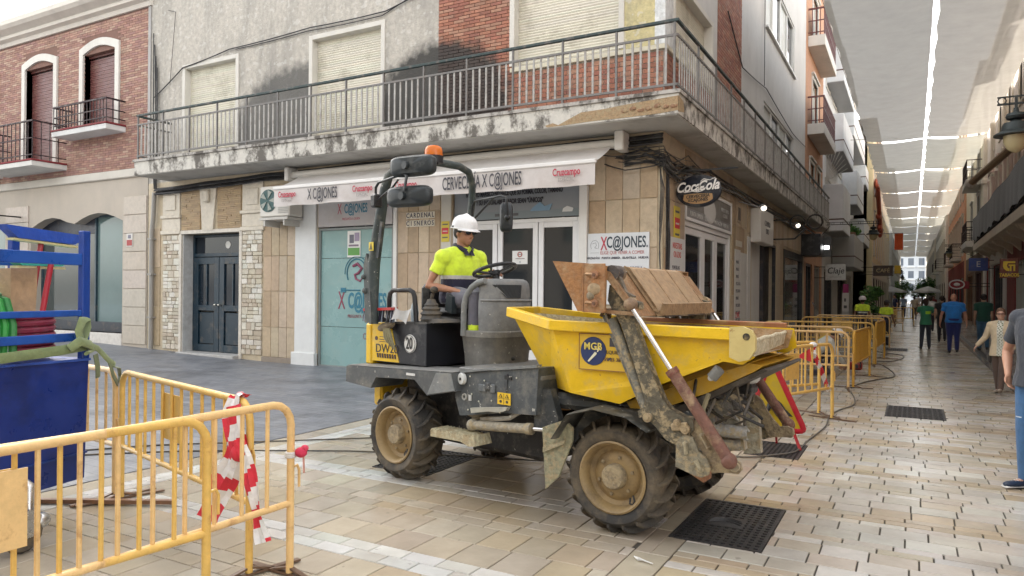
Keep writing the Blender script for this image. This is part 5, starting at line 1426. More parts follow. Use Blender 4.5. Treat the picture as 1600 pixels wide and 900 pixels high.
pb = thing("balcony_plant", "green plant in a trough on the grey solid balcony", "plant", (-2.75, 42, 4.8))
m = MB((.2, .1, .06)); m.box(-2.95, -2.65, 42, 43.4, 4.76, 4.98); m.build("trough", "stone", pb); m = MB(); leafcloud(m, (-2.75, 42.7, 5.2), .45, 500, .1, GR, .7, 6); m.build("foliage", "leaf", pb)
# ================================================================== THE DUMPER
YEL = (0.72, 0.46, 0.012); DG = (0.075, 0.082, 0.085); BK = (0.014, 0.015, 0.02); CG = (0.165, 0.172, 0.175); RIM = (0.30, 0.21, 0.095); RUST = (0.27, 0.125, 0.05); MUD = (0.10, 0.088, 0.062)
du = thing("site_dumper", "yellow and grey articulated site dumper with a self-loading bucket arm over its skip", "dumper", (-3.72, 4.95, 0), R(-13))
MF = Matrix.Translation((-1.78, 4.62, 0)) @ Matrix.Rotation(R(-5), 4, 'Z')
TF = W[du.name].inverted() @ MF            # front half -> vehicle coordinates


def RB(col=DG): return MB(col)
def FB(col=DG): return MB(col, TF)


V_ = Vector


def wheel(T, x, y, far=False):
    """agricultural tyre on a dished rim; the outer face looks towards -y (or +y for the far side)"""
    Tm = (T or Matrix.Identity(4)) @ Matrix.Translation((x, y, .39)) @ (Matrix.Rotation(PI, 4, 'Z') if far else Matrix.Identity(4))
    m = MB((.032, .03, .028), Tm)
    m.lathe([(.235, .03), (.262, .008), (.31, .0), (.335, .02), (.35, .05), (.354, .17), (.35, .27), (.335, .30), (.31, .32), (.25, .31), (.235, .29)], (0, 0, 0), (0, 1, 0), 48)
    tyre = m.build("wheel", "rubber", du, True, local=True)
    n = 19
    lugc = [0.0]
    m = MB((.045, .041, .036), Tm)
    for k in range(n):
        for sd_ in (0, 1):
            a0 = 2 * PI * (k + .5 * sd_) / n
            path = []
            for q in range(5):
                t = q / 4
                yy = (.012 + t * .165) if sd_ == 0 else (.308 - t * .165)
                rr = [.350, .386, .402, .406, .406][q]
                aa = a0 + [0, .035, .10, .19, .27][q]
                path.append((aa, yy, rr))
            hw = .030
            vs = []
            for aa, yy, rr in path:
                for da, dr in ((-hw, -.05), (-hw * .75, 0), (hw * .75, 0), (hw, -.05)):
                    A = aa + da; vs.append((math.cos(A) * (rr + dr), yy, math.sin(A) * (rr + dr)))
            fs = []
            for q in range(4):
                for e in range(3): fs.append((q * 4 + e, q * 4 + e + 1, q * 4 + 5 + e, q * 4 + 4 + e))
            fs += [(0, 1, 2, 3), (16, 17, 18, 19)]
            m.add(vs, fs)
    m.build("tread_lugs", "rubber", tyre, local=True, kind='stuff')
    m = MB(RIM, Tm)
    m.lathe([(.245, .02), (.25, .006), (.238, .0), (.225, .012), (.212, .05), (.205, .085), (.175, .10), (.15, .078), (.12, .07), (.09, .07), (0, .07)], (0, 0, 0), (0, 1, 0), 40)
    m.build("rim", "rimpaint", tyre, True, local=True)
    m = MB((.24, .19, .12), Tm)
    m.lathe([(0, .005), (.075, .005), (.085, .02), (.088, .07), (.1, .075)], (0, 0, 0), (0, 1, 0), 24)
    for k in range(6): a = k * PI / 3 + .3; m.cyl((.13 * math.cos(a), .06, .13 * math.sin(a)), (.13 * math.cos(a), .078, .13 * math.sin(a)), .012, 6)
    m.build("hub", "muddy", tyre, True, local=True)
    m = MB((.03, .03, .03), Tm); m.tube([(.14, .05, -.11), (.16, .03, -.14), (.15, .025, -.165), (.125, .03, -.16), (.12, .05, -.13)], .007, 5); m.build("valve", "rubber", tyre, True, local=True)
    return tyre


wheel(None, -.25, 0); wheel(None, -.25, 1.45, True); wheel(TF, 0, 0); wheel(TF, 0, 1.45, True)

# ---- rear half
prof = [(-.985, .94), (.47, .985), (.52, .845), (.165, .775), (.0, .895), (-.534, .868), (-.61, .763), (-.995, .79)]
for y0, y1 in ((.03, .40), (1.08, 1.42)):
    m = RB((.085, .09, .092)); m.prism(prof, 'y', y0, y1); m.prism([(-.985, .944), (.46, .989), (.46, .993), (-.985, .948)], 'y', y0 + .012, y1 - .01, (.20, .20, .195))
    m.prism([(.17, .785), (.505, .848), (.46, .982), (.28, .975)], 'y', y0 - .006, y0 + .01, (.19, .20, .20)); m.build("mudguard", "machine", du, local=True)
m = RB((.10, .10, .10)); m.box(-.985, .5, .40, 1.08, .90, .965, bev=.01); m.box(.45, 1.33, .12, 1.34, .99, 1.03, (.17, .17, .165), .008); m.build("deck", "machine", du, local=True)
m = RB((.6, .6, .58)); m.box(-.10, .01, .022, .03, .925, .945); m.build("plate", "print", du, local=True)
m = RB((.072, .08, .085)); m.prism([(.50, .985), (.83, 1.03), (1.33, 1.09), (1.31, .74), (1.0, .72), (.5, .64), (.44, .80)], 'y', .09, 1.36)
m.prism([(.52, .99), (.83, 1.035), (1.33, 1.095), (1.33, 1.115), (.83, 1.05), (.52, 1.005)], 'y', .07, .13, (.16, .17, .17)); m.prism([(.98, .76), (1.0, 1.02), (1.03, 1.02), (1.01, .76)], 'y', .082, .095, (.05, .055, .06)); m.build("side_panel", "machine", du, local=True)
m = RB((.55, .56, .54)); m.lathe([(0, 0), (.045, 0), (.048, .008), (.048, .03), (0, .03)], (.535, .06, .945), (.25, 1, 0), 20); m.lathe([(0, -.003), (.012, -.003), (.012, .01)], (.535, .055, .945), (.25, 1, 0), 8, (.03, .03, .03)); m.build("fuel_cap", "white", du, True, local=True)
m = RB((.3, .3, .28)); m.lathe([(.014, 0), (.028, 0), (.03, .02), (.014, .02), (.014, 0)], (.56, .078, .80), (0, 1, 0), 14); m.box(.61, .635, .08, .09, .775, .82, (.5, .5, .48)); 
for x, z in ((.62, .97), (.78, .95), (.64, .83), (.60, .70), (.86, .80), (1.12, 1.0), (1.06, .70), (.72, .78), (.95, .72)): m.ell((x, .085, z), .008, .006, .008, 6, 4, (.5, .5, .42))
m.build("bolts", "machine", du, local=True, kind='stuff')
m = RB((.11, .12, .125)); m.box(.72, .80, .075, .09, .86, .92, bev=.01); m.box(.80, .85, .07, .09, .88, .94, (.06, .065, .07), .01); m.box(.85, .9, .075, .09, .86, .93, bev=.01); m.box(1.0, 1.07, .08, .09, .98, 1.01, (.02, .02, .02)); m.build("lock", "machine", du, local=True)
m = RB((.70, .45, .02)); m.box(.93, 1.065, .078, .084, .785, .875); w_ = m.build("warning_label", "print", du, local=True)
m = RB((.05, .04, .02)); m.box(.9965, .9985, .076, .0785, .79, .87); m.box(.935, 1.06, .076, .0785, .829, .831)
for x in (.965, 1.03): m.prism([(x - .02, .838), (x + .02, .838), (x, .866)], 'y', .075, .0785); m.prism([(x - .009, .843), (x + .009, .843), (x, .857)], 'y', .073, .0755, (.6, .4, .02)); m.ell((x, .077, .808), .014, .002, .012, 8, 4)
m.build("symbols", "print", w_, local=True)
m = RB((.36, .35, .30)); m.prism([(.66, .725), (1.06, .775), (1.04, .745), (.97, .725), (.86, .72), (.67, .685)], 'y', .05, .10); m.build("hand_slot", "machine", du, local=True)
# step, spring, steering cylinder, hoses
m = RB((.40, .36, .24)); P = [(.27, .455), (.27, .515)]
for i in range(11): P += [(.29 + i * .04, .525), (.31 + i * .04, .508)]
P += [(.77, .53), (.80, .45), (.72, .435), (.62, .462)]
m.prism(P, 'y', -.02, .16); m.build("step", "muddy", du, local=True)
m = RB((.28, .25, .2)); m.tube([(.62 + .055 * math.cos(a), .2 + .055 * math.sin(a), .56 + a * .006) for a in [i * .5 for i in range(50)]], .014, 5); m.ell((.6, .2, .655), .10, .09, .03); m.build("bellows", "rubber", du, True, local=True)
m = RB((.30, .27, .21)); m.cyl((.62, .12, .575), (1.22, .12, .625), .038, 14); m.ell((.62, .12, .575), .055, .05, .05); m.cyl((1.20, .12, .622), (1.25, .12, .627), .045, 12); cyl_ = m.build("steering_cylinder", "muddy", du, True, local=True)
m = RB((.7, .7, .7)); m.cyl((1.24, .12, .627), (1.50, .12, .648), .017, 10); m.build("piston_rod", "chrome", cyl_, True, local=True)
m = RB((.30, .28, .24)); m.tube([(.7, .14, .63), (.9, .12, .66), (1.02, .12, .68), (1.12, .14, .74), (1.2, .2, .82), (1.3, .35, .8)], .02, 6); m.tube([(.75, .16, .64), (.95, .15, .69), (1.1, .2, .72), (1.3, .35, .7)], .016, 6, (.05, .05, .05)); m.build("hoses", "rubber", du, True, local=True)
m = RB((.50, .24, .06)); m.ell((1.37, .35, .82), .13, .07, .065, 10, 8); m.tube([(1.37, .27, .86), (1.375, .27, .77)], .01, 5, (.03, .02, .02)); m.build("orange_pouch", "cloth", du, True, local=True)
m = RB((.03, .03, .032)); m.box(-.6, 1.15, .42, 1.04, .30, .92, bev=.04); m.box(-.36, -.14, .3, 1.16, .30, .48, bev=.05); m.box(1.1, 1.6, .5, .95, .42, .62, bev=.03); m.cyl((1.5, .72, .3), (1.5, .72, .95), .09, 12); m.build("chassis", "machine", du, local=True)
# engine box, yellow tail, 20 disc
m = RB((.72, .46, .012)); m.prism([(-.875, .985), (-.875, 1.352), (-.60, 1.33), (-.475, .99)], 'y', .245, .262); m.box(-.985, -.88, .24, 1.2, .94, 1.34, bev=.02); m.box(-.86, -.74, .25, 1.15, .56, .80, (.70, .44, .015), .02); yp = m.build("tail_panel", "skip_paint", du, local=True)
DM = lambda x, z, y=.243: face_m((x, y, z), (1, 0, .012), (0, 0, 1))
text("lettering", "DW20", "print", yp, .115, DM(-.655, 1.105), (.03, .02, .02), local=True, sx=1.05)
m = RB((.05, .02, .02)); 
for i in range(8): x = -.80 + i * .037; m.prism([(x, 1.06), (x + .019, 1.06), (x + .027, 1.02), (x + .008, 1.02)], 'y', .238, .245)
m.lathe([(0, 0), (.02, 0), (.02, .004)], (-.81, .24, 1.20), (0, 1, 0), 12); m.box(-.76, -.58, .24, .245, 1.19, 1.195); m.box(-.76, -.56, .24, .245, 1.17, 1.174); m.box(-.76, -.6, .24, .245, 1.215, 1.219); m.build("stripes", "print", yp, local=True)
m = RB(BK); m.prism([(-.47, .985), (-.60, 1.345), (-.11, 1.355), (-.11, .985)], 'y', .25, .27); m.box(-.86, -.112, .27, 1.2, .97, 1.34, bev=.01); m.build("engine_cover", "plastic", du, local=True)
m = RB(BK); m.box(-.112, -.10, .25, 1.2, .985, 1.36); m.box(-.84, -.45, 1.18, 1.25, 1.3, 1.6); m.build("speckled_panel", "speckle", du, local=True)
m = RB((.07, .07, .072)); m.prism([(-.60, 1.345), (-.10, 1.357), (-.10, 1.375), (-.60, 1.362)], 'y', .25, .75); m.build("top_panel", "machine", du, local=True)
m = RB((.66, .66, .64)); m.lathe([(0, 0), (.082, 0), (.084, .004), (.084, .01)], (-.32, .240, 1.172), (0, 1, 0), 30); di = m.build("speed_disc", "print", du, local=True)
m = RB((.02, .02, .02)); m.lathe([(.074, 0), (.078, 0), (.078, .003), (.074, .003), (.074, 0)], (-.32, .237, 1.172), (0, 1, 0), 30); m.build("ring", "print", di, local=True)
text("lettering", "20", "print", di, .15, DM(-.32, 1.172, .236), (.02, .02, .02), local=True, sx=.62, bold=.002)
m = RB((.018, .018, .02)); m.tube([(-.655, .27, 1.34), (-.655, .27, 1.58), (-.64, .27, 1.63), (-.60, .27, 1.655), (-.36, .27, 1.66), (-.31, .27, 1.64), (-.29, .27, 1.6), (-.26, .27, 1.345)], .022, 10); m.build("grab_handle", "plastic", du, True, local=True)
m = RB((.06, .06, .06)); jx, jy = -.14, .34
m.lathe([(.10, 1.40), (.085, 1.43), (.10, 1.45), (.075, 1.475), (.085, 1.495), (.06, 1.515), (.065, 1.53), (.045, 1.55), (.035, 1.58)], (jx, jy, 0), (0, 0, 1), 16); m.tube([(jx, jy, 1.57), (jx + .02, jy, 1.63)], .018, 8, (.012, .012, .014)); m.ell((jx + .035, jy, 1.665), .045, .03, .03, 10, 8, (.012, .012, .014)); m.prism([(-.22, 1.36), (.08, 1.375), (.06, 1.40), (-.2, 1.42)], 'y', .28, .5, (.10, .10, .10)); m.build("joystick", "rubber", du, True, local=True)
m = RB((.018, .019, .022)); m.box(-.42, .10, .5, .95, 1.42, 1.50, bev=.035); m.box(-.50, -.40, .5, .95, 1.44, 1.72, bev=.04); m.prism([(-.07, 1.48), (.02, 1.45), (.02, 1.60), (-.05, 1.63)], 'y', .44, .50, (.03, .04, .045)); m.box(-.4, .05, .52, .93, 1.36, 1.42, (.06, .06, .06)); m.build("seat", "plastic", du, local=True)
# console
CG = (.19, .195, .195)
front_plan = [(.36, .46), (.43, .475), (.485, .53), (.52, .62), (.54, .74), (.54, .86), (.52, .94), (.47, .98)]


def surf(y):
    for (x0, y0), (x1, y1) in zip(front_plan, front_plan[1:]):
        if y0 <= y <= y1: return x0 + (x1 - x0) * (y - y0) / (y1 - y0)
    return .5


def loft(mb, xb, rings, col=None):
    plan = [(xb, .47), (xb + .02, .46)] + front_plan + [(xb + .02, .98), (xb, .97)]
    cx, cy = (xb + .45) / 2, .72; n = len(plan); vs = []
    for z, k in rings: vs += [(cx + (x - cx) * k, cy + (y - cy) * k, z) for x, y in plan]
    fs = [(i * n + j, i * n + (j + 1) % n, (i + 1) * n + (j + 1) % n, (i + 1) * n + j) for i in range(len(rings) - 1) for j in range(n)]
    mb.add(vs, fs + [tuple(range(n))[::-1], tuple(range((len(rings) - 1) * n, len(rings) * n))], col)


m = RB(CG); loft(m, .325, [(1.27, .97), (1.42, 1.0), (1.575, 1.0), (1.58, .985), (1.59, .98), (1.69, .965), (1.725, .93), (1.75, .86), (1.765, .72)]); co = m.build("console", "machine", du, True, local=True)
m = RB((.175, .172, .16)); loft(m, .145, [(.95, .93), (1.10, .97), (1.25, 1.04), (1.255, 1.06), (1.30, 1.06), (1.31, 1.02)]); m.build("console_skirt", "machine", co, True, local=True)
m = RB((.24, .245, .245)); m.tube([(x + .004, y, 1.577) for x, y in front_plan[:-1]], .009, 6); m.build("console_ridge", "machine", co, True, local=True)
m = RB((.04, .046, .052)); K = 6; vs = []
for i in range(K + 1):
    yt = .50 + .29 * i / K; yb = .62 + .16 * i / K
    vs += [(surf(yt) * .985 + .012, yt, 1.712), (surf(yb) + .004, yb, 1.597)]
m.add(vs, [(2 * i, 2 * i + 1, 2 * i + 3, 2 * i + 2) for i in range(K)]); m.build("dash_panel", "speckle", co, local=True)
m = RB((.19, .20, .20)); m.tube([(.42, .455, 1.745), (.34, .452, 1.73), (.26, .45, 1.685), (.195, .448, 1.61), (.172, .448, 1.53), (.165, .448, 1.26)], .027, 10); m.build("console_handle", "machine", co, True, local=True)
# steering wheel
Ms = Matrix.Translation((.30, .70, 1.845)) @ Matrix.Rotation(R(-17), 4, 'Y')
m = MB((.02, .021, .023), Ms); Rw = .19
m.tube([(Rw * math.cos(a), Rw * math.sin(a), 0) for a in [i * 2 * PI / 36 for i in range(36)]], .017, 8, closed=True)
for a in (.3, 2.4, 4.4): m.bar((.03 * math.cos(a), .03 * math.sin(a), -.03), (Rw * math.cos(a), Rw * math.sin(a), 0), .03, .012)
m.cyl((0, 0, -.045), (0, 0, -.01), .045, 16); m.cyl((0, 0, -.14), (0, 0, -.04), .03, 12); m.build("steering_wheel", "plastic", du, True, local=True)
# roll bar
RG = (.045, .058, .058)
m = RB(RG); m.tube([(-.73, .15, 1.34), (-.735, .15, 1.6), (-.735, .15, 1.9), (-.665, .15, 2.25), (-.585, .15, 2.58), (-.54, .16, 2.70), (-.46, .20, 2.79), (-.37, .32, 2.845), (-.33, .5, 2.865), (-.33, .85, 2.865), (-.35, 1.0, 2.83), (-.40, 1.10, 2.73), (-.44, 1.14, 2.55), (-.52, 1.15, 2.2), (-.6, 1.15, 1.34)],
      [.042, .046, .058, .054, .046, .042, .04, .038, .036, .036, .036, .036, .036, .036, .036], 12)
rb = m.build("roll_bar", "machine", du, True, local=True)
m = RB((.07, .08, .08)); m.prism([(-.80, 1.35), (-.83, 1.9), (-.79, 2.0), (-.75, 1.9), (-.70, 1.35)], 'y', .10, .13); m.bar((-.60, .09, 1.95), (-.54, .09, 2.28), .02, .035, (.02, .025, .03)); m.ell((-.80, .1, 1.65), .03, .03, .03); m.ell((-.82, .1, 1.78), .025, .03, .025)
m.build("hinge_plate", "machine", rb, local=True)
m = RB((.65, .50, .05)); m.box(-.72, -.655, .078, .084, 2.02, 2.1); m.prism([(-.71, 2.03), (-.665, 2.03), (-.687, 2.09)], 'y', .074, .079, (.1, .08, .02)); m.build("sticker", "print", rb, local=True)


def rbox(m, c, w, h, d, M, n=5, col=None):
    """rounded shell of a mirror"""
    s_ = []
    for i in range(24):
        a = 2 * PI * i / 24; e = .45
        s_.append((math.copysign(abs(math.cos(a)) ** e, math.cos(a)) * w / 2, math.copysign(abs(math.sin(a)) ** e, math.sin(a)) * h / 2))
    vs = []; lay = [(.0, .0, .0), (.80, .72, .02), (.95, .92, .25), (1.0, 1.0, .6), (.97, .95, 1.0), (0, 0, 1.0)]
    T = Matrix.Translation(c) @ M
    for sx_, sz_, t in lay: vs += [T @ Vector((x * sx_, -d / 2 + d * t, z * sz_)) for x, z in s_]
    fs = [(l * 24 + i, l * 24 + (i + 1) % 24, (l + 1) * 24 + (i + 1) % 24, (l + 1) * 24 + i) for l in range(len(lay) - 1) for i in range(24)]
    m.add(vs, fs, col)


Mz = Matrix.Rotation(R(14), 4, 'Z')
for c, nm in (((-.02, .0, 2.72), 0), ((-.06, .0, 2.463), 1)):
    m = RB((.022, .028, .032)); rbox(m, c, .46, .185, .09, Mz); m.cyl((c[0] - .02, c[1] - .05, c[2]), (c[0] - .02, c[1] - .075, c[2]), .035, 12); m.build("mirror", "plastic", du, True, local=True)
m = RB((.018, .02, .022)); m.tube([(-.52, .0, 2.47), (-.52, .0, 2.58), (-.48, .0, 2.62), (-.10, -.03, 2.655), (-.04, -.04, 2.63), (-.05, -.06, 2.5)], .013, 6); m.tube([(-.50, .0, 2.46), (-.28, .0, 2.56), (-.24, .03, 2.63)], .010, 6); m.box(-.57, -.49, -.03, .06, 2.40, 2.52, bev=.015); m.tube([(-.10, -.04, 2.78), (-.10, -.05, 2.70)], .012, 6)
m.tube([(-.43, .15, 2.76), (-.2, .05, 2.74)], .02, 6); m.build("mirror_arm", "plastic", du, True, local=True)
m = RB((.03, .035, .04)); rbox(m, (.05, 1.12, 2.37), .13, .29, .07, Matrix.Rotation(R(46), 4, 'Z')); m.build("mirror", "plastic", du, True, local=True)
m = RB((.018, .02, .022)); m.tube([(-.43, 1.12, 2.35), (-.42, 1.12, 2.50), (-.38, 1.12, 2.56), (.02, 1.08, 2.575), (.10, 1.06, 2.55), (.12, 1.06, 2.42), (.10, 1.08, 2.36)], .013, 6); m.tube([(-.42, 1.12, 2.36), (-.1, 1.1, 2.57)], .011, 6); m.ell((.10, 1.08, 2.36), .03, .03, .03); m.build("mirror_arm", "plastic", du, True, local=True)
m = RB((.02, .02, .022)); m.lathe([(0, 2.86), (.085, 2.86), (.088, 2.92), (.08, 2.925)], (-.06, .28, -.075), (0, 0, 1), 20); bc = m.build("beacon", "plastic", du, True, local=True)
m = RB((.75, .20, .02)); m.lathe([(.08, 2.922), (.08, 2.97), (.07, 3.0), (.05, 3.012), (0, 3.015)], (-.06, .28, -.075), (0, 0, 1), 20); m.build("dome", "bulb", bc, True, local=True)
m = RB((.03, .03, .032)); m.bar((-.34, .3, 2.83), (-.02, .28, 2.785), .04, .03); m.build("beacon_arm", "plastic", bc, local=True)

# ---- front half: chassis and skip
m = FB((.05, .055, .057)); m.box(-.55, .55, .42, 1.03, .45, .80, bev=.05); m.box(-.12, .12, .3, 1.15, .30, .48, bev=.05); m.prism([(-.70, .93), (-.56, .93), (-.48, .68), (-.40, .64), (-.40, .56), (-.70, .62)], 'y', .12, .2); m.prism([(-.70, .93), (-.56, .93), (-.48, .68), (-.66, .64)], 'y', 1.2, 1.28); m.box(-.6, .5, .2, 1.25, .78, .90, bev=.04); m.build("front_chassis", "machine", du, local=True)
m = FB((.05, .05, .045)); m.tube([(.0, .0, .0)] * 0 or [(-.42, .05, .62), (-.30, .05, .80), (-.1, .05, .86), (.15, .05, .83), (.3, .05, .75)], [(.16, .012)] * 5, 8); m.build("inner_guard", "machine", du, True, local=True)
for y_, nm in ((.0, 0), (1.25, 1)):
    m = FB((.24, .23, .15)); m.prism([(-.548, .675), (-.40, .735), (-.37, .745), (-.30, .70), (-.30, .605), (-.407, .341), (-.517, .232)], 'y', y_ - .01, y_ + .01); m.prism([(-.53, .50), (-.36, .58), (-.35, .61), (-.53, .54)], 'y', y_ - .03, y_ + .03, (.32, .28, .18)); m.build("mud_flap", "muddy", du, local=True)
# skip
ye0, ye1 = .05, 1.16
side = [(-.512, 1.40), (.844, 1.38), (.92, 1.40), (.94, 1.26), (.864, 1.212), (.744, 1.225), (.364, 1.062), (.019, .886), (-.369, .93)]
def skipshell(mb, off=0.0, col=None):
    """outer skin: side walls, chamfered rear corners, rear wall and belly"""
    A0 = (-.512, ye0 + off, 1.42); A1 = (-.369, ye0 + off + .03, .93)
    B0 = (-1.10 + off, .40, 1.48); B1 = (-.76 + off, .45, .915)
    def mir(p): return (p[0], ye0 + ye1 - p[1], p[2])
    P = [(x, ye0 + off + (.03 if z < 1.0 else .0), z) for x, z in [(-.512, 1.42), (.844, 1.40), (.92, 1.40), (.94, 1.26), (.864, 1.212), (.744, 1.225), (.364, 1.062), (.019, .886), (-.369, .93)]]
    mb.add(P, [tuple(range(9))]); mb.add([mir(p) for p in P], [tuple(range(9))])
    mb.add([A0, A1, B1, B0], [(0, 1, 2, 3)]); mb.add([mir(p) for p in (A0, A1, B1, B0)], [(0, 1, 2, 3)])
    mb.add([B0, B1, mir(B1), mir(B0)], [(0, 1, 2, 3)])
    mb.add([A1, B1, mir(B1), mir(A1)], [(0, 1, 2, 3)])
m = FB(YEL); skipshell(m); sk = m.build("skip", "skip_paint", du, local=True)
m = FB((.50, .30, .03)); belly = [(-.369, .93), (.019, .886), (.30, .99), (.62, 1.13), (.80, 1.18), (.96, 1.25)]
for k in range(len(belly) - 1):
    (a, b), (c, d) = belly[k], belly[k + 1]; q = .10 if k else .0
    m.add([(a, ye0 + .03, b), (c, ye0 + .03, d), (c, ye1 - .03, d), (a, ye1 - .03, b)], [(0, 1, 2, 3)])
m.prism([(.019, .886), (.364, 1.062), (.744, 1.225), (.864, 1.212), (.955, 1.20), (.90, 1.16), (.60, 1.0), (.27, .86), (.05, .845)], 'y', ye0 + .14, ye1 - .14); m.build("belly", "skip_paint", sk, local=True)
m = FB((.06, .05, .04)); m.prism([(.3, .84), (.95, 1.18), (.98, 1.17), (.34, .80)], 'y', .2, 1.15); m.build("belly_rail", "machine", sk, local=True)
m = FB((.16, .10, .055))
I = [(-.50, 1.425), (.90, 1.40)]
m.add([(-.5, ye0 + .035, 1.42), (.92, ye0 + .035, 1.39), (.90, ye0 + .10, 1.26), (-.35, ye0 + .10, 1.0)], [(0, 1, 2, 3)]); m.add([(-.5, ye1 - .035, 1.42), (.92, ye1 - .035, 1.39), (.90, ye1 - .10, 1.26), (-.35, ye1 - .10, 1.0)], [(0, 1, 2, 3)], (.26, .15, .06))
m.add([(-.35, ye0 + .10, 1.0), (.90, ye0 + .10, 1.26), (.90, ye1 - .10, 1.26), (-.35, ye1 - .10, 1.0)], [(0, 1, 2, 3)])
m.build("inner_lining", "rust", sk, local=True)
m = FB((.42, .36, .22)); m.add([(-1.07, .42, 1.47), (-1.07, .80, 1.47), (-.75, .78, .98), (-.75, .45, .98)], [(0, 1, 2, 3)]); m.add([(-1.07, .42, 1.47), (-.5, .085, 1.42), (-.35, .15, 1.0), (-.75, .45, .98)], [(0, 1, 2, 3)]); m.add([(-1.07, .80, 1.47), (-.5, 1.13, 1.42), (-.35, 1.06, 1.0), (-.75, .78, .98)], [(0, 1, 2, 3)]); m.build("rear_lining", "muddy", sk, local=True)
m = FB(YEL); e = .028
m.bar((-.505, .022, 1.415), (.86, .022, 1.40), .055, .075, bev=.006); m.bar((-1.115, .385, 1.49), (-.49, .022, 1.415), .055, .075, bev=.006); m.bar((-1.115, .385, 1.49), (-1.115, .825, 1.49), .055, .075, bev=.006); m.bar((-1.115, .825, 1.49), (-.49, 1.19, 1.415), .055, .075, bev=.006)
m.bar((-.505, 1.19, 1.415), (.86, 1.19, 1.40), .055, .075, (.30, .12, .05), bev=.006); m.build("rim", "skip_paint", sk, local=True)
m = FB((.52, .42, .17)); ear = [(.80, 1.445), (.88, 1.452), (.935, 1.43), (.958, 1.385), (.958, 1.31), (.92, 1.25), (.86, 1.235), (.80, 1.26)]
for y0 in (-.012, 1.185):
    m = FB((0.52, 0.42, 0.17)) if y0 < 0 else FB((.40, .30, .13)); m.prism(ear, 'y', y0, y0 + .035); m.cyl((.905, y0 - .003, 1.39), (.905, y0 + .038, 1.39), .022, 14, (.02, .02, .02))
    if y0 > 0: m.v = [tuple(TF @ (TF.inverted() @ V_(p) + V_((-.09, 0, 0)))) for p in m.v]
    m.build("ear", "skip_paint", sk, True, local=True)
m = FB((.48, .43, .30)); m.add([(.925, .03, 1.27), (.945, .03, 1.27), (.955, .03, 1.365), (.93, .03, 1.37), (.84, 1.17, 1.29), (.86, 1.17, 1.29), (.87, 1.17, 1.365), (.845, 1.17, 1.37)], [(0, 1, 2, 3), (4, 7, 6, 5), (0, 4, 5, 1), (1, 5, 6, 2), (2, 6, 7, 3), (3, 7, 4, 0)])
m.tube([(.945 - .085 * i / 8, .03 + 1.14 * i / 8, 1.368 - .004 * math.sin(i * 2.2)) for i in range(9)], .014, 8); m.build("lip", "muddy", sk, True, local=True)
m = FB((.12, .11, .10)); m.tube([(.68, .03, 1.12), (.73, .03, 1.18)], [(.035, .035)] * 2, 10, (.16, .16, .15)); m.cyl((.68, .0, 1.12), (.68, .03, 1.12), .018, 10, (.35, .34, .3)); m.build("pivot_boss", "machine", sk, True, local=True)
# company badge
m = FB((.62, .40, .03)); m.box(-.28, .16, .040, .049, 1.11, 1.365); bg_ = m.build("badge_panel", "print", sk, local=True)
m = FB((.25, .12, .04)); t_ = .003
for a, b, c, d in ((-.28, .16, 1.36, 1.365), (-.28, .16, 1.11, 1.115), (-.28, -.275, 1.11, 1.365), (.155, .16, 1.11, 1.365)): m.box(a, b, .037, .041, c, d)
m.build("badge_border", "print", bg_, local=True)
m = FB((.015, .03, .11)); m.lathe([(0, 0), (.098, 0), (.1, .004)], (-.165, .034, 1.243), (0, 1, 0), 32); m.build("badge_disc", "print", bg_, local=True)
MM = lambda x, z, y: TF @ face_m((x, y, z), (1, 0, 0), (0, 0, 1))
text("lettering", "MGB", "print", bg_, .07, MM(-.165, 1.275, .030), (.68, .55, .12), local=True, sx=.95, bold=.001, spacing=1.05); text("lettering", "ALQUILER", "print", bg_, .035, MM(-.01, 1.24, .036), (.1, .08, .05), local=True); text("lettering", "959 25 38 26", "print", bg_, .035, MM(-.005, 1.19, .036), (.1, .05, .05), local=True)
m = FB((.05, .05, .06)); m.box(-.04, .02, .036, .04, 1.28, 1.34); m.bar((-.055, .036, 1.185), (-.03, .036, 1.2), .003, .014); m.build("print_marks", "print", bg_, local=True)
m = FB((.70, .68, .50)); m.prism([(-.205, 1.172), (-.20, 1.18), (-.15, 1.238), (-.135, 1.232), (-.14, 1.22), (-.195, 1.168)], 'y', .030, .033); m.bar((-.15, .031, 1.26), (-.10, .031, 1.255), .003, .008); m.bar((-.13, .031, 1.24), (-.115, .031, 1.27), .003, .008); m.build("drill_emblem", "print", bg_, local=True)

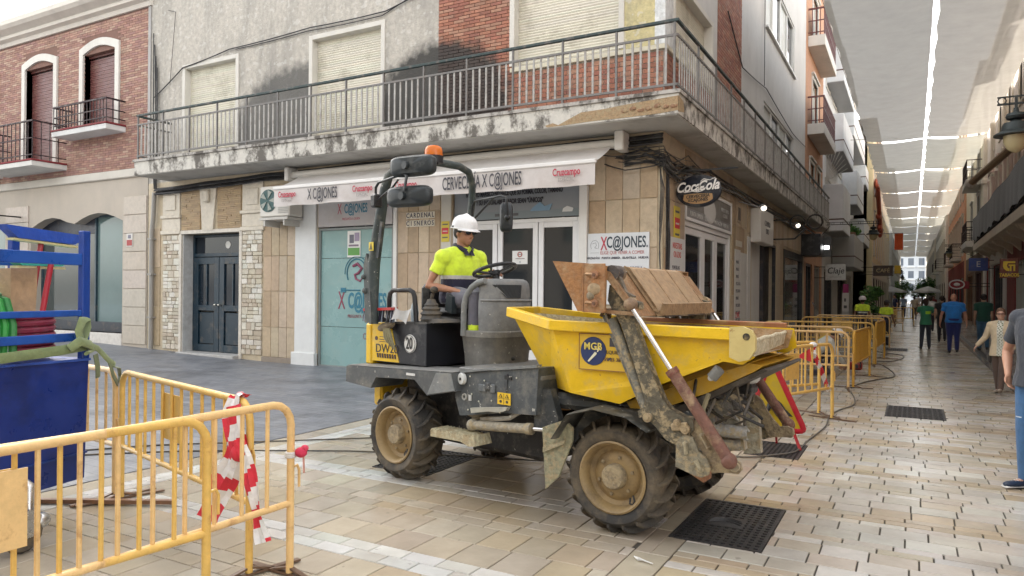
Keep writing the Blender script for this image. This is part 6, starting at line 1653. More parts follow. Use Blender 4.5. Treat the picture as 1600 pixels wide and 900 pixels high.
# ---- loading arms and bucket
def arm_side(ya, sgn, full=True):
    """one side of the loading linkage; sgn -1 faces the camera"""
    s = lambda y: ya + sgn * y
    def pr(mb, poly, y0, y1, col=None): mb.prism(poly, 'y', min(s(y0), s(y1)), max(s(y0), s(y1)), col)
    m = FB(MUD); pr(m, [(.013, 1.704), (.06, 1.69), (.12, 1.64), (.185, 1.60), (.225, 1.59), (.232, 1.55), (.205, 1.50), (.20, 1.44), (.255, 1.30), (.337, 1.10), (.40, .965), (.45, .91), (.54, .872), (.60, .868), (.605, .80), (.555, .735), (.49, .69), (.42, .715), (.349, .79), (.282, .85), (.235, .835), (.225, .88), (.285, .92), (.262, 1.0), (.19, 1.20), (.095, 1.45), (.045, 1.52), (.0, 1.60)], .055, .13)
    a = m.build("loader_arm", "muddy", du, local=True)
    m = FB((.33, .25, .15))
    for x, z, r_ in ((.178, 1.592, .035), (.30, .846, .03), (.555, .80, .03), (.50, .835, .022)): m.cyl((x, s(.125), z), (x, s(.155), z), r_, 12); m.cyl((x, s(.155), z), (x, s(.165), z), r_ * .5, 8)
    m.bar((.46, s(.138), .80), (.57, s(.138), .82), .02, .05, bev=.008); m.build("pins", "muddy", a, True, local=True)
    m = FB((.15, .15, .13)); m.bar((-.07, s(.03), 1.50), (.235, s(.03), .86), .04, .03, bev=.004); m.bar((-.045, s(.06), 1.51), (.25, s(.06), .88), .03, .02, (.24, .21, .17), bev=.004); m.cyl((.02, s(.09), 1.48), (.268, s(.09), .90), .030, 12, (.16, .155, .13)); m.tube([(-.09, s(.05), 1.49), (-.06, s(.05), 1.53), (-.02, s(.05), 1.50), (-.03, s(.05), 1.44)], .012, 6, (.12, .07, .04)); m.build("strut", "muddy", a, True, local=True)
    m = FB((.20, .18, .13)); pr(m, [(.499, .70), (.52, .745), (.565, .765), (.605, .755), (.63, .71), (.645, .67), (.70, .63), (.72, .575), (.705, .535), (.665, .515), (.62, .52), (.496, .56)], .13, .155); lp = m.build("link_plate", "muddy", du, local=True)
    m = FB((.30, .26, .17)); m.tube([(.565, s(.165), .72), (.57, s(.165), .65)], [(.022, .012)] * 2, 8); m.cyl((.562, s(.16), .715), (.562, s(.175), .715), .014, 10, (.4, .36, .26)); m.tube([(.63, s(.165), .62), (.665, s(.165), .565)], [(.03, .012)] * 2, 8); m.cyl((.665, s(.16), .565), (.665, s(.18), .565), .018, 10); m.build("pin_straps", "muddy", lp, True, local=True)
    m = FB((.22, .17, .11)); pr(m, [(.56, .80), (.575, .85), (.62, .86), (.66, .82), (.70, .745), (.74, .69), (.79, .635), (.85, .645), (.885, .63), (.90, .59), (.88, .56), (.84, .56), (.77, .555), (.72, .54), (.69, .60), (.66, .66), (.62, .72)], .09, .12); lk = m.build("bent_link", "muddy", du, local=True)
    m = FB((.33, .28, .2)); m.tube([(.66, s(.13), .775), (.70, s(.13), .70)], [(.03, .012)] * 2, 8); m.cyl((.862, s(.115), .605), (.862, s(.145), .605), .03, 12); m.cyl((.66, s(.12), .77), (.66, s(.15), .77), .016, 8); m.build("pins", "muddy", lk, True, local=True)
    m = FB((.15, .07, .05)); m.cyl((.475, s(.17), 1.16), (.825, s(.17), .665), .037, 16); m.cyl((.468, s(.17), 1.17), (.49, s(.17), 1.14), .042, 16, (.14, .05, .035)); m.ell((.84, s(.17), .645), .05, .05, .05, 10, 8); rc = m.build("ram_barrel", "rust", du, True, local=True)
    m = FB((.75, .75, .75)); m.cyl((.195, s(.17), 1.56), (.475, s(.17), 1.16), .017, 12); m.build("ram_rod", "chrome", rc, True, local=True)
    m = FB((.20, .13, .08)); m.ell((.185, s(.165), 1.575), .05, .045, .045, 10, 8); m.build("rod_eye", "rust", rc, True, local=True)


arm_side(.05, -1); arm_side(1.19, 1)
BK_ = (.30, .145, .055)
m = FB(BK_); m.prism([(-.39, 1.868), (-.13, 1.849), (.02, 1.83), (.015, 1.516), (-.19, 1.525)], 'y', -.15, -.13); bk = m.build("bucket", "rust", du, local=True)
m = FB(BK_); m.prism([(-.39, 1.868), (-.13, 1.849), (.02, 1.83), (.015, 1.516), (-.19, 1.525)], 'y', 1.36, 1.38); m.build('far_cheek', 'rust', bk, local=True)
m = FB((.33, .225, .13)); bp = [(.02, 1.835), (.06, 1.82), (.28, 1.53), (.29, 1.50), (.27, 1.495), (.04, 1.80), (.0, 1.815)]
m.prism(bp, 'y', .13, 1.10); m.prism([(.0, 1.80), (.04, 1.79), (.26, 1.50), (-.17, 1.525), (-.16, 1.54), (.20, 1.53), (.0, 1.76)], 'y', -.13, 1.36, (.24, .13, .06)); m.prism([(-.385, 1.862), (.02, 1.83), (.02, 1.822), (-.385, 1.853)], 'y', -.13, 1.36); m.build("bucket_back", "rust", bk, local=True)
m = FB((.31, .20, .11))
for y in (.13, .46, .80, 1.09): m.prism([(.02, 1.84), (.064, 1.824), (.262, 1.56), (.25, 1.55), (.06, 1.80), (.02, 1.83)], 'y', y, y + .012)
m.build("ribs", "rust", bk, local=True, kind='stuff')
m = FB((.30, .2, .11)); m.prism([(.20, 1.53), (.30, 1.50), (.315, 1.58), (.303, 1.585), (.285, 1.52), (.20, 1.545)], 'y', .13, 1.12); m.bar((.20, .2, 1.50), (.2, 1.12, 1.50), .2, .02, (.05, .04, .03)); m.build("bucket_lip", "rust", bk, local=True)
m = FB((.32, .16, .07)); m.box(-.135, .02, -.165, -.15, 1.518, 1.845, bev=.003)
for z in (1.77, 1.58): m.tube([(-.11, -.17, z + .005), (-.04, -.17, z)], [(.03, .012)] * 2, 10, (.36, .20, .10)); m.cyl((-.045, -.17, z), (-.045, -.195, z), .024, 12, (.30, .15, .08)); m.cyl((-.045, -.195, z), (-.045, -.2, z), .012, 8, (.16, .08, .05))
m.ell((-.06, -.165, 1.675), .05, .012, .04, 10, 8, (.30, .22, .13)); m.ell((-.085, -.165, 1.63), .03, .012, .03, 8, 6, (.22, .18, .12)); m.box(-.15, -.14, -.16, -.15, 1.52, 1.85); m.build("pivot_plate", "rust", bk, True, local=True)
m = FB((.07, .06, .055)); m.cyl((.045, -.12, 1.78), (.045, .0, 1.78), .055, 16); m.prism([(.02, 1.82), (.06, 1.83), (.10, 1.75), (.14, 1.66), (.20, 1.63), (.18, 1.60), (.08, 1.64), (.03, 1.72)], 'y', -.10, -.06, (.13, .11, .085)); m.build("pivot_bush", "rust", bk, True, local=True)
# valves, hoses and front beam under the skip
m = FB((.19, .18, .165)); m.prism([(.20, .84), (.60, .86), (.58, .60), (.30, .54)], 'y', .34, 1.0); m.prism([(.56, .80), (.70, .82), (.74, .58), (.60, .55)], 'y', .55, .62, (.34, .31, .24)); m.prism([(.58, .78), (.74, .76), (.76, .50), (.64, .48)], 'y', .88, .94, (.36, .33, .25)); m.cyl((.40, .32, .74), (.78, .45, .72), .045, 10, (.30, .29, .27)); m.cyl((.35, .3, .63), (.72, .5, .62), .04, 10, (.2, .18, .15)); m.box(.60, .68, .70, .80, .82, 1.06, bev=.01); m.tube([(.45, .2, 1.0), (.62, .3, .98), (.75, .5, .93)], .03, 8, (.05, .05, .05)); m.cyl((.66, .28, .90), (.66, .33, .90), .05, 12, (.12, .11, .09)); fb_ = m.build("front_beam", "muddy", du, True, local=True)
m = FB((.02, .02, .022))
random.seed(5)
for i in range(20):
    x = .58 + random.uniform(-.12, .2); y = .25 + random.uniform(0, .5); z = .95 + random.uniform(-.1, .08)
    m.tube([(x, y, z), (x + random.uniform(-.12, .12), y - .08, z + .06), (x + random.uniform(-.1, .15), y - .12, z - .08), (x + random.uniform(-.1, .2), y, z - .2)], .011, 6, random.choice([(.02, .02, .02), (.35, .34, .3), (.03, .03, .03), (.12, .11, .1)]))
m.tube([(.62, .15, 1.0), (.60, .1, .9), (.66, .08, .75), (.72, .1, .68)], .016, 6, (.2, .17, .1)); m.build("hoses", "rubber", du, True, local=True)
m = FB((.55, .55, .52)); m.ell((.74, .6, 1.08), .09, .06, .055, 12, 8); m.box(.66, .80, .55, .66, .96, 1.03, (.03, .03, .03), .02); m.build("headlight", "white", du, True, local=True)
m = FB((.25, .12, .06)); m.prism([(.50, .55), (.60, .50), (.66, .47), (.66, .53), (.56, .58)], 'y', -.05, .1); m.build("foot_plate", "rust", du, local=True)

# ---- things lying on the machine (each a thing of its own)
Md = W[du.name]
def laid(): return MB((.5, .5, .5), Md)
m = laid(); m.prism([(-.91, 1.455), (-.49, 1.475), (-.49, 1.50), (-.91, 1.482)], 'y', .16, .24, (.42, .03, .03)); bt = thing("broom_head", "red and black broom head lying on the yellow tail panel", "broom", tuple(Md @ Vector((-.7, .2, 1.34))), R(-13)); m.build("block", "plastic", bt)
m = laid(); random.seed(3)
for i in range(150): x = random.uniform(-.90, -.50); y = random.uniform(.165, .235); m.bar((x, y, 1.47), (x + random.uniform(-.02, .02), y - random.uniform(0, .03), 1.36), .006, .006, random.choice([(.03, .03, .05), (.25, .3, .38), (.02, .02, .02)]))
m.build("bristles", "plastic", bt, kind='stuff')
m = laid(); m.grid(10, 8, lambda u, v: (-.58 + .33 * u - .05 * v, .20 + .02 * math.sin(u * 9) - .03 * v, 1.49 - .13 * v * (.6 + .4 * u) + .02 * math.sin(u * 7 + v * 3)), (.42, .42, .41)); tag(m.build("rag", "cloth", smooth=True), "crumpled pale grey rag hanging under the black grab handle", "rag")
m = laid(); m.ell((-.62, .21, 1.32), .13, .04, .04, 10, 8, (.14, .11, .07), Matrix.Rotation(R(-14), 4, 'Y'))
for i in range(4): m.tube([(-.62 + i * .02, .19, 1.30), (-.60 + i * .03, .18, 1.22), (-.57 + i * .035, .19, 1.17 - .02 * i)], [.016, .015, .01], 6, (.20, .18, .10))
tag(m.build("work_glove", "cloth", smooth=True), "muddy brown work gloves drooping over the yellow tail panel", "gloves")
m = laid(); m.lathe([(0, 1.36), (.035, 1.36), (.04, 1.45), (.03, 1.52), (.012, 1.56), (.012, 1.59), (0, 1.59)], (-.5, .45, 0), n=12, col=(.55, .62, .66)); tag(m.build("plastic_bottle", "bulb", smooth=True), "clear plastic bottle standing behind the black grab handle", "bottle")
random.seed(20)
# ================================================================== PEOPLE
def blob(name, mb, voxel, mat, parent, colfn, local=True, smooth=3, factor=.5):
    """fuse closed pieces into one continuous skin"""
    me = bpy.data.meshes.new("tmp")
    me.from_pydata(mb.v, [], mb.f); me.update()
    o = bpy.data.objects.new("tmp", me); COL.objects.link(o)
    r_ = o.modifiers.new("r", 'REMESH'); r_.mode = 'VOXEL'; r_.voxel_size = voxel
    if smooth:
        s_ = o.modifiers.new("s", 'SMOOTH'); s_.iterations = smooth; s_.factor = factor
    dg = bpy.context.evaluated_depsgraph_get()
    out = bpy.data.meshes.new_from_object(o.evaluated_get(dg))
    bpy.data.objects.remove(o); bpy.data.meshes.remove(me)
    out.name = name
    n = len(out.polygons)
    ctr = [0.0] * (3 * n); out.polygons.foreach_get("center", ctr)
    a = out.attributes.new("col", 'FLOAT_COLOR', 'FACE')
    flat = []
    if callable(colfn):
        for i in range(n): flat.extend((*colfn(ctr[3 * i], ctr[3 * i + 1], ctr[3 * i + 2]), 1.0))
    else: flat = [*colfn, 1.0] * n
    a.data.foreach_set("color", flat)
    out.materials.clear(); out.materials.append(MATS[mat])
    out.polygons.foreach_set("use_smooth", [True] * n); out.update()
    if not local: out.transform(W[parent.name].inverted())
    ob = bpy.data.objects.new(name, out); COL.objects.link(ob); ob.parent = parent
    W[ob.name] = W[parent.name]
    return ob


V = Vector


def hand(mb, w, d, n, side, curl=.5, s=1.0, spread=.0):
    """palm, four unequal fingers and a thumb; w wrist, d pointing direction, n palm normal"""
    w = V(w); d = V(d).normalized(); n = V(n).normalized(); l = d.cross(n).normalized() * side      # l points to the thumb side
    mb.tube([w - d * .02, w + d * .02 * s, w + d * .055 * s, w + d * .085 * s], [(.026 * s, .018 * s), (.034 * s, .018 * s), (.040 * s, .016 * s), (.038 * s, .013 * s)], 10, flat=n)
    for k, (L_, off) in enumerate(((.068, .030), (.078, .010), (.073, -.010), (.058, -.029))):
        p = w + d * (.080 * s) + l * off * s; q = d.copy(); pts = [p - d * .02 * s]; ang = curl * (.75 + .1 * k)
        pts.append(p)
        for t in range(3):
            q = (Matrix.Rotation(ang * (1 if side > 0 else 1), 3, d.cross(n)) @ q); 
            p = p + q * (L_ * s * (.45, .32, .23)[t]); pts.append(p)
        mb.tube(pts, [.0095 * s, .0095 * s, .009 * s, .0085 * s, .007 * s], 7)
    b = w + d * .025 * s + l * .028 * s; t1 = (d * .7 + l * .7 + n * .15).normalized(); t2 = (d * .95 + l * .25 + n * .3 * curl).normalized()
    mb.tube([b - t1 * .015 * s, b + t1 * .03 * s, b + t1 * .03 * s + t2 * .03 * s, b + t1 * .03 * s + t2 * .052 * s], [.014 * s, .012 * s, .0105 * s, .008 * s], 7)


def head_parts(mb, c, Mh, s=1.0):
    """skull, jaw, nose, brow, lips and ears around the head centre c; local +x is the face"""
    P = lambda x, y, z: V(c) + Mh @ V((x * s, y * s, z * s))
    E = lambda x, y, z, a, b, h: mb.ell(P(x, y, z), a * s, b * s, h * s, 14, 10, M=Mh)
    E(-.012, 0, .03, .098, .078, .095); E(.03, 0, -.035, .062, .060, .075); E(.058, 0, -.088, .026, .030, .022); E(.0, 0, -.05, .06, .066, .06)
    mb.tube([P(.086, 0, .018), P(.100, 0, -.015), P(.112, 0, -.034)], [.010 * s, .013 * s, .016 * s], 8); E(.095, .012, -.038, .012, .008, .008); E(.095, -.012, -.038, .012, .008, .008)
    E(.078, 0, .03, .016, .052, .012); E(.082, 0, -.062, .014, .026, .007); E(.082, 0, -.074, .013, .022, .008)
    for q in (-1, 1): E(-.005, q * .078, -.01, .020, .010, .032); E(.055, q * .040, -.025, .026, .020, .02)


def person(name_label, loc, heading, H=1.75, girth=1.0, pose=None, skin=(.50, .30, .21), shirt=(.1, .1, .1), trousers=(.05, .05, .08), shoes=(.03, .03, .03), hair=(.03, .02, .015), hairlen=0.0, hairtop=True,
           sleeve=.55, shirtfn=None, hat=None, voxel=.011, detail=True, group=None, shirtlow=.90, trousfn=None, T=None, shirtmat="cloth", glasses=None, headyaw=0.0, headpitch=0.0, jacket=None, bag=None, world_root=None):
    t = thing("person", name_label, "person", loc, heading, group)
    s = H / 1.75; g = girth
    J = dict(pel=(0, 0, .95), waist=(0, 0, 1.10), chest=(.01, 0, 1.30), up=(0, 0, 1.42), neck=(-.005, 0, 1.50), head=(.02, 0, 1.645),
             shL=(0, .185, 1.42), elL=(-.03, .24, 1.12), wrL=(.05, .25, .87), shR=(0, -.185, 1.42), elR=(-.03, -.24, 1.12), wrR=(.05, -.25, .87),
             hipL=(0, .09, .92), knL=(.02, .10, .50), anL=(-.02, .10, .09), hipR=(0, -.09, .92), knR=(.02, -.10, .50), anR=(-.02, -.10, .09),
             hdL=(0.1, 0, -1), hdR=(0.1, 0, -1), hnL=(0, -1, 0), hnR=(0, 1, 0), ftL=(1, .15, 0), ftR=(1, -.15, 0), curl=.45)
    if pose: J.update(pose)
    S = lambda k: V(J[k]) * s
    A = lambda k, sc=1.0: V(J[k]) * s
    Mh = Matrix.Rotation(headyaw, 3, 'Z') @ Matrix.Rotation(headpitch, 3, 'Y')
    X = (1, 0, 0)
    def torso(mb, e, lo=0.0, hi=1.0, neck=True):
        p, w_, c_, u_, n_ = S('pel'), S('waist'), S('chest'), S('up'), S('neck')
        pts = [p - (w_ - p) * .35, p, w_, c_, u_, u_.lerp(n_, .55)]
        rr = [((.155 * g + e) * s, (.115 * g + e) * s), ((.165 * g + e) * s, (.12 * g + e) * s), ((.145 * g + e) * s, (.108 * g * g + e) * s), ((.165 * g + e) * s, (.118 * g + e) * s), ((.165 * g + e) * s, (.098 * g + e) * s), ((.10 + e) * s, (.07 + e) * s)]
        mb.tube(pts, rr, 18, flat=X)
        for q in 'LR': mb.ell(S('sh' + q), (.062 * g + e) * s, (.062 * g + e) * s, (.058 * g + e) * s, 12, 8)
        mb.tube([S('shL'), S('up') + V((0, 0, .03 * s)), S('shR')], [(.055 * g + e) * s, (.075 * g + e) * s, (.055 * g + e) * s], 12)
    # body
    mb = MB(); torso(mb, -.004)
    mb.tube([S('up'), S('neck'), S('head') - Mh @ V((.02, 0, .06)) * s], [.075 * s, .058 * s, .055 * s], 12)
    head_parts(mb, S('head'), Mh, s)
    ag = .85 + .15 * g
    for q, sg in (('L', 1), ('R', -1)):
        a, b, c_ = S('sh' + q), S('el' + q), S('wr' + q)
        mb.tube([a, a.lerp(b, .4), b, b.lerp(c_, .3), c_], [.05 * s * ag, .046 * s * ag, .037 * s * ag, .040 * s * ag, .025 * s], 10)
        hand(mb, c_, J['hd' + q], J['hn' + q], -sg, J['curl'], s)
        h, k, an = S('hip' + q), S('kn' + q), S('an' + q)
        mb.tube([h, h.lerp(k, .5), k, k.lerp(an, .35), an], [.085 * s * g, .070 * s * g, .052 * s, .053 * s, .034 * s], 12)
        f = V(J['ft' + q]).normalized(); mb.tube([an - f * .03 * s + V((0, 0, -.03 * s)), an + f * .06 * s + V((0, 0, -.045 * s)), an + f * .16 * s + V((0, 0, -.06 * s))], [.035 * s, .035 * s, .025 * s], 8)
    body = blob("body", mb, voxel * s, "skin", t, skin)
    # trousers
    mb = MB(); p, w_ = S('pel'), S('waist')
    mb.tube([p - (w_ - p) * .45, p, p.lerp(w_, .6)], [((.150 * g + .012) * s, (.115 * g + .014) * s), ((.165 * g + .012) * s, (.12 * g + .014) * s), ((.152 * g + .008) * s, (.112 * g * g + .008) * s)], 18, flat=X)
    for q in 'LR':
        h, k, an = S('hip' + q), S('kn' + q), S('an' + q); sm = (an - k) * .02
        mb.tube([h + V((0, 0, .02)), h.lerp(k, .45), k, k.lerp(an, .45), an + V((0, 0, -.02 * s))], [(.094 * g + .008) * s, (.080 * g + .006) * s, (.064 + .010 * g) * s, (.060 + .006 * g) * s, .054 * s], 14)
        for z_ in (.2, .5, .8):
            mb.ell(k.lerp(an, z_) + V((-.012, 0, 0)), .058 * s, .056 * s, .018 * s, 10, 6)
    blob("trousers", mb, voxel * s, "cloth", t, trousfn or trousers)
    # shirt or jacket
    mb = MB(); torso(mb, .016)
    for q in 'LR':
        a, b, c_ = S('sh' + q), S('el' + q), S('wr' + q)
        if sleeve <= 1: mb.tube([a, a.lerp(b, sleeve * .5), a.lerp(b, sleeve)], [(.058 * g + .008) * s, .063 * s * ag, .062 * s * ag], 12)
        else: mb.tube([a, a.lerp(b, .5), b, b.lerp(c_, .5), b.lerp(c_, .95)], [(.058 * g + .012) * s, .066 * s * ag, .058 * s * ag, .052 * s * ag, .044 * s], 12)
    if shirtlow < .9:
        mb.tube([S('pel') + V((0, 0, (shirtlow - .95) * s)), S('pel')], [((.172 * g + .03) * s, (.128 * g + .03) * s), ((.165 * g + .022) * s, (.12 * g + .02) * s)], 18, flat=X)
    sh_ = blob("jacket" if jacket else "shirt", mb, voxel * s, shirtmat, t, shirtfn or shirt)
    # shoes
    for q in 'LR':
        an = S('an' + q); f = V(J['ft' + q]).normalized()
        mb = MB(); b = an + V((0, 0, -.055 * s))
        mb.tube([b - f * .055 * s, b + f * .02 * s, b + f * .10 * s, b + f * .17 * s, b + f * .20 * s], [(.034 * s, .036 * s), (.040 * s, .045 * s), (.044 * s, .034 * s), (.040 * s, .026 * s), (.022 * s, .018 * s)], 12)
        mb.tube([an + V((0, 0, -.05 * s)), an + V((0, 0, .01 * s))], [.045 * s, .043 * s], 10)
        blob("shoe", mb, .011 * s, "plastic", t, shoes)
    # hair
    hc = S('head')
    if hairtop:
        mb = MB(); P = lambda x, y, z: hc + Mh @ V((x * s, y * s, z * s))
        mb.ell(P(-.022, 0, .050), .103 * s, .086 * s, .090 * s, 14, 10, M=Mh); mb.ell(P(-.055, 0, -.005 - hairlen * .5), .062 * s, .078 * s, (.068 + hairlen) * s, 12, 10, M=Mh)
        for q in (-1, 1): mb.ell(P(-.02, q * .066, .02 - hairlen * .3), .05 * s, .026 * s, (.05 + hairlen * .6) * s, 10, 8, M=Mh)
        blob("hair", mb, .012 * s, "hair", t, hair)
    if glasses:
        mb = MB(glasses); P = lambda x, y, z: hc + Mh @ V((x * s, y * s, z * s))
        if glasses[0] < .03:
            for q in (-1, 1): mb.ell(P(.098, q * .034, .012), .010 * s, .033 * s, .021 * s, 12, 8, M=Mh)
            mb.tube([P(.10, -.03, .02), P(.105, 0, .022), P(.10, .03, .02)], .005 * s, 6)
        else:
            for q in (-1, 1): mb.tube([P(.104, q * .034 + .026 * math.cos(a), .008 + .019 * math.sin(a)) for a in [i * PI / 6 for i in range(12)]], .004 * s, 5, closed=True)
            mb.tube([P(.106, -.01, .012), P(.106, .01, .012)], .004 * s, 5)
            mb.col = (.02, .015, .012)
            for q in (-1, 1): mb.ell(P(.092, q * .034, .008), .008 * s, .011 * s, .006 * s, 8, 6, M=Mh)
        for q in (-1, 1): mb.tube([P(.095, q * .062, .014), P(.0, q * .083, .01)], .004 * s, 5)
        mb.build("glasses", "glass" if glasses[0] < .03 else "plastic", t, True, local=True)
    if hat:
        kind, hc_ = hat; mb = MB(hc_); P = lambda x, y, z: hc + Mh @ V((x * s, y * s, z * s)); ax = Mh @ V((.0, 0, 1))
        if kind == 'hard':
            o = P(-.010, 0, .035)
            mb.lathe([(.128, -.002), (.132, .006), (.122, .012), (.121, .035), (.115, .065), (.10, .095), (.075, .118), (.04, .130), (0, .133)], o, ax, 28)
            b0 = len(mb.v)
            vs = []; 
            for i in range(15):
                a = -1.15 + 2.3 * i / 14; r0, r1 = .112, .128 + .040 * math.cos(a) ** 2
                for r_, zz in ((r0, .012), (r1, -.006), (r1, -.011), (r0, .004)): vs.append(o + Mh @ V((r_ * math.cos(a), r_ * math.sin(a), zz)))
            mb.add(vs, [(i * 4 + j, i * 4 + (j + 1) % 4, (i + 1) * 4 + (j + 1) % 4, (i + 1) * 4 + j) for i in range(14) for j in range(4)] + [(0, 1, 2, 3), (56, 57, 58, 59)])
            mb.tube([P(-.11, 0, .09), P(-.06, 0, .153), P(0, 0, .172), P(.06, 0, .150), P(.10, 0, .10)], [.012, .014, .014, .014, .01], 8)
            for q in (-1, 1): mb.tube([P(-.09, q * .045, .11), P(-.03, q * .05, .155), (P(.05, q * .045, .145))], [.006, .008, .006], 6)
            mb.build("hard_hat", "plastic", t, True, local=True)
            mb = MB((.03, .03, .035)); mb.cyl(P(-.03, -.118, .05), P(-.03, -.126, .05), .01, 8); mb.build("hat_clip", "plastic", t, True, local=True)
        else:
            mb.ell(P(-.012, 0, .06), .108 * s, .092 * s, .082 * s, 14, 10, M=Mh); mb.tube([P(.07, 0, .05), P(.12, 0, .042), P(.16, 0, .034)], [(.07 * s, .012 * s), (.07 * s, .008 * s), (.04 * s, .006 * s)], 10, flat=(0, 0, 1)); mb.build("cap", "cloth", t, True, local=True)
    return t


LIME = (.62, .80, .05)


def hiviz(z0, z1, band=None, low=(.02, .02, .045)):
    def f(x, y, z):
        if band and band[0] < z < band[1]: return (.50, .50, .48)
        return LIME if z > z0 else low
    return f


# the driver: his own frame sits on the seat, torso turned towards the street on the right
Pd = Md @ V((-.15, .70, 0)); th = R(-20)
Mdl = Matrix.Rotation(-th, 4, 'Z') @ Matrix.Rotation(R(-13), 4, 'Z')
# vehicle-local offsets turned into his frame
def dv(x, y, z):
    w_ = Md @ V((x, y, z)); q = Matrix.Rotation(-th, 3, 'Z') @ V((w_.x - Pd.x, w_.y - Pd.y, 0)); return (q.x, q.y, z)


drv = person("driver in a lime polo shirt, white hard hat and sunglasses sitting on the dumper", (Pd.x, Pd.y, 0), th, H=1.75, girth=1.12, skin=(.40, .20, .125), hair=(.03, .025, .02), sleeve=.55, voxel=.0085,
             pose=dict(pel=(-.02, 0, 1.585), waist=(-.02, 0, 1.70), chest=(.01, 0, 1.86), up=(.025, 0, 1.97), neck=(.04, .0, 2.045), head=(.07, .0, 2.195), shL=(.03, .195, 1.965), shR=(.02, -.205, 1.96),
                       elR=(-.06, -.315, 1.70), wrR=(.14, -.16, 1.66), hdR=(1, .25, -.10), hnR=(.1, .1, -1), elL=(.10, .28, 1.72), wrL=dv(.16, .84, 1.80), hdL=(1, -.1, .3), hnL=(.2, -.6, -.7),
                       hipL=dv(-.10, .80, 1.57), knL=dv(.30, .80, 1.60), anL=dv(.36, .80, 1.12), hipR=dv(-.10, .60, 1.57), knR=dv(.24, .53, 1.60), anR=dv(.20, .54, 1.10), ftL=dv(1, 0, 0)[:2] + (0,), ftR=(1, 0, 0), curl=.5),
             shirtfn=hiviz(1.765, 9, (1.765, 1.80)), trousfn=lambda x, y, z: LIME if 1.20 < z < 1.36 else (.13, .13, .16), hat=('hard', (.78, .79, .80)), glasses=(.02, .03, .045), headyaw=R(2), headpitch=R(9))
# collar, buttons
m = MB((.02, .02, .045))
m.T = Matrix.Translation((.03, 0, -.005)); m.tube([(.112, .030, 2.025), (.075, .072, 2.055), (.0, .088, 2.078), (-.06, .06, 2.088), (-.078, 0, 2.09), (-.06, -.06, 2.088), (.0, -.088, 2.078), (.075, -.072, 2.055), (.112, -.030, 2.025)], [(.009, .022)] * 9, 8, flat=(0, 0, 1)); m.prism([(.105, 2.03), (.135, 1.985), (.10, 2.0)], 'y', .01, .05); m.prism([(.105, 2.03), (.135, 1.985), (.10, 2.0)], 'y', -.05, -.01); m.build("collar", "cloth", drv, True, local=True)
m = MB((.05, .05, .06)); m.ell((.137, 0, 1.95), .006, .006, .006, 6, 4); m.ell((.142, 0, 1.90), .006, .006, .006, 6, 4); m.build("buttons", "plastic", drv, local=True)

walk = lambda st, ar=.12, o=0: dict(knL=(.10 * st, .09, .50), anL=(.16 * st, .09, .10), knR=(-.02 * st, -.09, .50), anR=(-.20 * st, -.09, .13), elL=(-.05 - ar * st, .23, 1.13), wrL=(.02 - ar * 2 * st, .24, .90), elR=(-.02 + ar * st, -.23, 1.13), wrR=(.08 + ar * 2 * st, -.23, .90))
# street direction +Y is heading 90 degrees
person("worker in lime shirt and white helmet, back to us, left of the standing two", (-1.51, 28, -.06), R(95), H=1.62, skin=(.30, .16, .10), shirtfn=hiviz(1.16, 9, (1.08, 1.14)), trousfn=lambda x, y, z: (.55, .55, .52) if .35 < z < .42 else (.02, .02, .04), hat=('hard', (.70, .62, .62)), voxel=.014, sleeve=.6,
       pose=dict(elL=(.02, .27, 1.15), wrL=(.12, .27, .93)))
person("worker in lime shirt and black cap beside the potted plant, right of the two", (-.74, 27, -.08), R(60), H=1.55, skin=(.25, .14, .09), shirtfn=hiviz(1.10, 9, (1.02, 1.07)), trousfn=lambda x, y, z: (.55, .55, .52) if .35 < z < .42 else (.02, .02, .03), hat=('cap', (.02, .02, .03)), voxel=.014, pose=walk(.4))
person("worker in white helmet and pale vest kneeling behind the yellow barriers", (-1.62, 16.2, -.02), R(25), H=1.70, skin=(.35, .2, .13), shirtfn=lambda x, y, z: LIME if y > .0 and z > .72 else (.62, .63, .60), trousers=(.04, .04, .06), hat=('hard', (.78, .77, .75)), voxel=.014, sleeve=1.5, headpitch=R(45), shoes=(.05, .05, .05),
       pose=dict(pel=(-.22, 0, .38), waist=(-.15, 0, .50), chest=(.0, 0, .66), up=(.10, 0, .74), neck=(.17, 0, .79), head=(.28, 0, .86), shL=(.10, .19, .74), shR=(.10, -.19, .74), elL=(.25, .22, .45), wrL=(.42, .12, .25), elR=(.24, -.22, .45), wrR=(.42, -.12, .25), hipL=(-.2, .1, .36), knL=(.18, .14, .42), anL=(.1, .14, .09), hipR=(-.2, -.1, .36), knR=(.1, -.16, .08), anR=(-.28, -.16, .10)))
person("woman in green t-shirt walking away, hands raised to her face", (.38, 25.8, 0), R(97), H=1.55, skin=(.45, .27, .18), shirtfn=lambda x, y, z: (.35, .60, .03) if x < -.03 and -.14 < y < .02 and 1.08 < z < 1.17 else (.03, .17, .09), trousers=(.03, .035, .05), hair=(.035, .015, .012), hairlen=.05, voxel=.014, sleeve=.6, shirtlow=.85,
       pose=dict(elL=(.14, .26, 1.22), wrL=(.26, .18, 1.42), hdL=(0, -.3, 1), hnL=(-1, 0, 0), elR=(.18, -.24, 1.20), wrR=(.28, -.14, 1.40), hdR=(0, .3, 1), hnR=(-1, 0, 0), knL=(.02, .11, .5), anL=(-.03, .14, .09), knR=(.06, -.10, .5), anR=(.06, -.12, .09)))
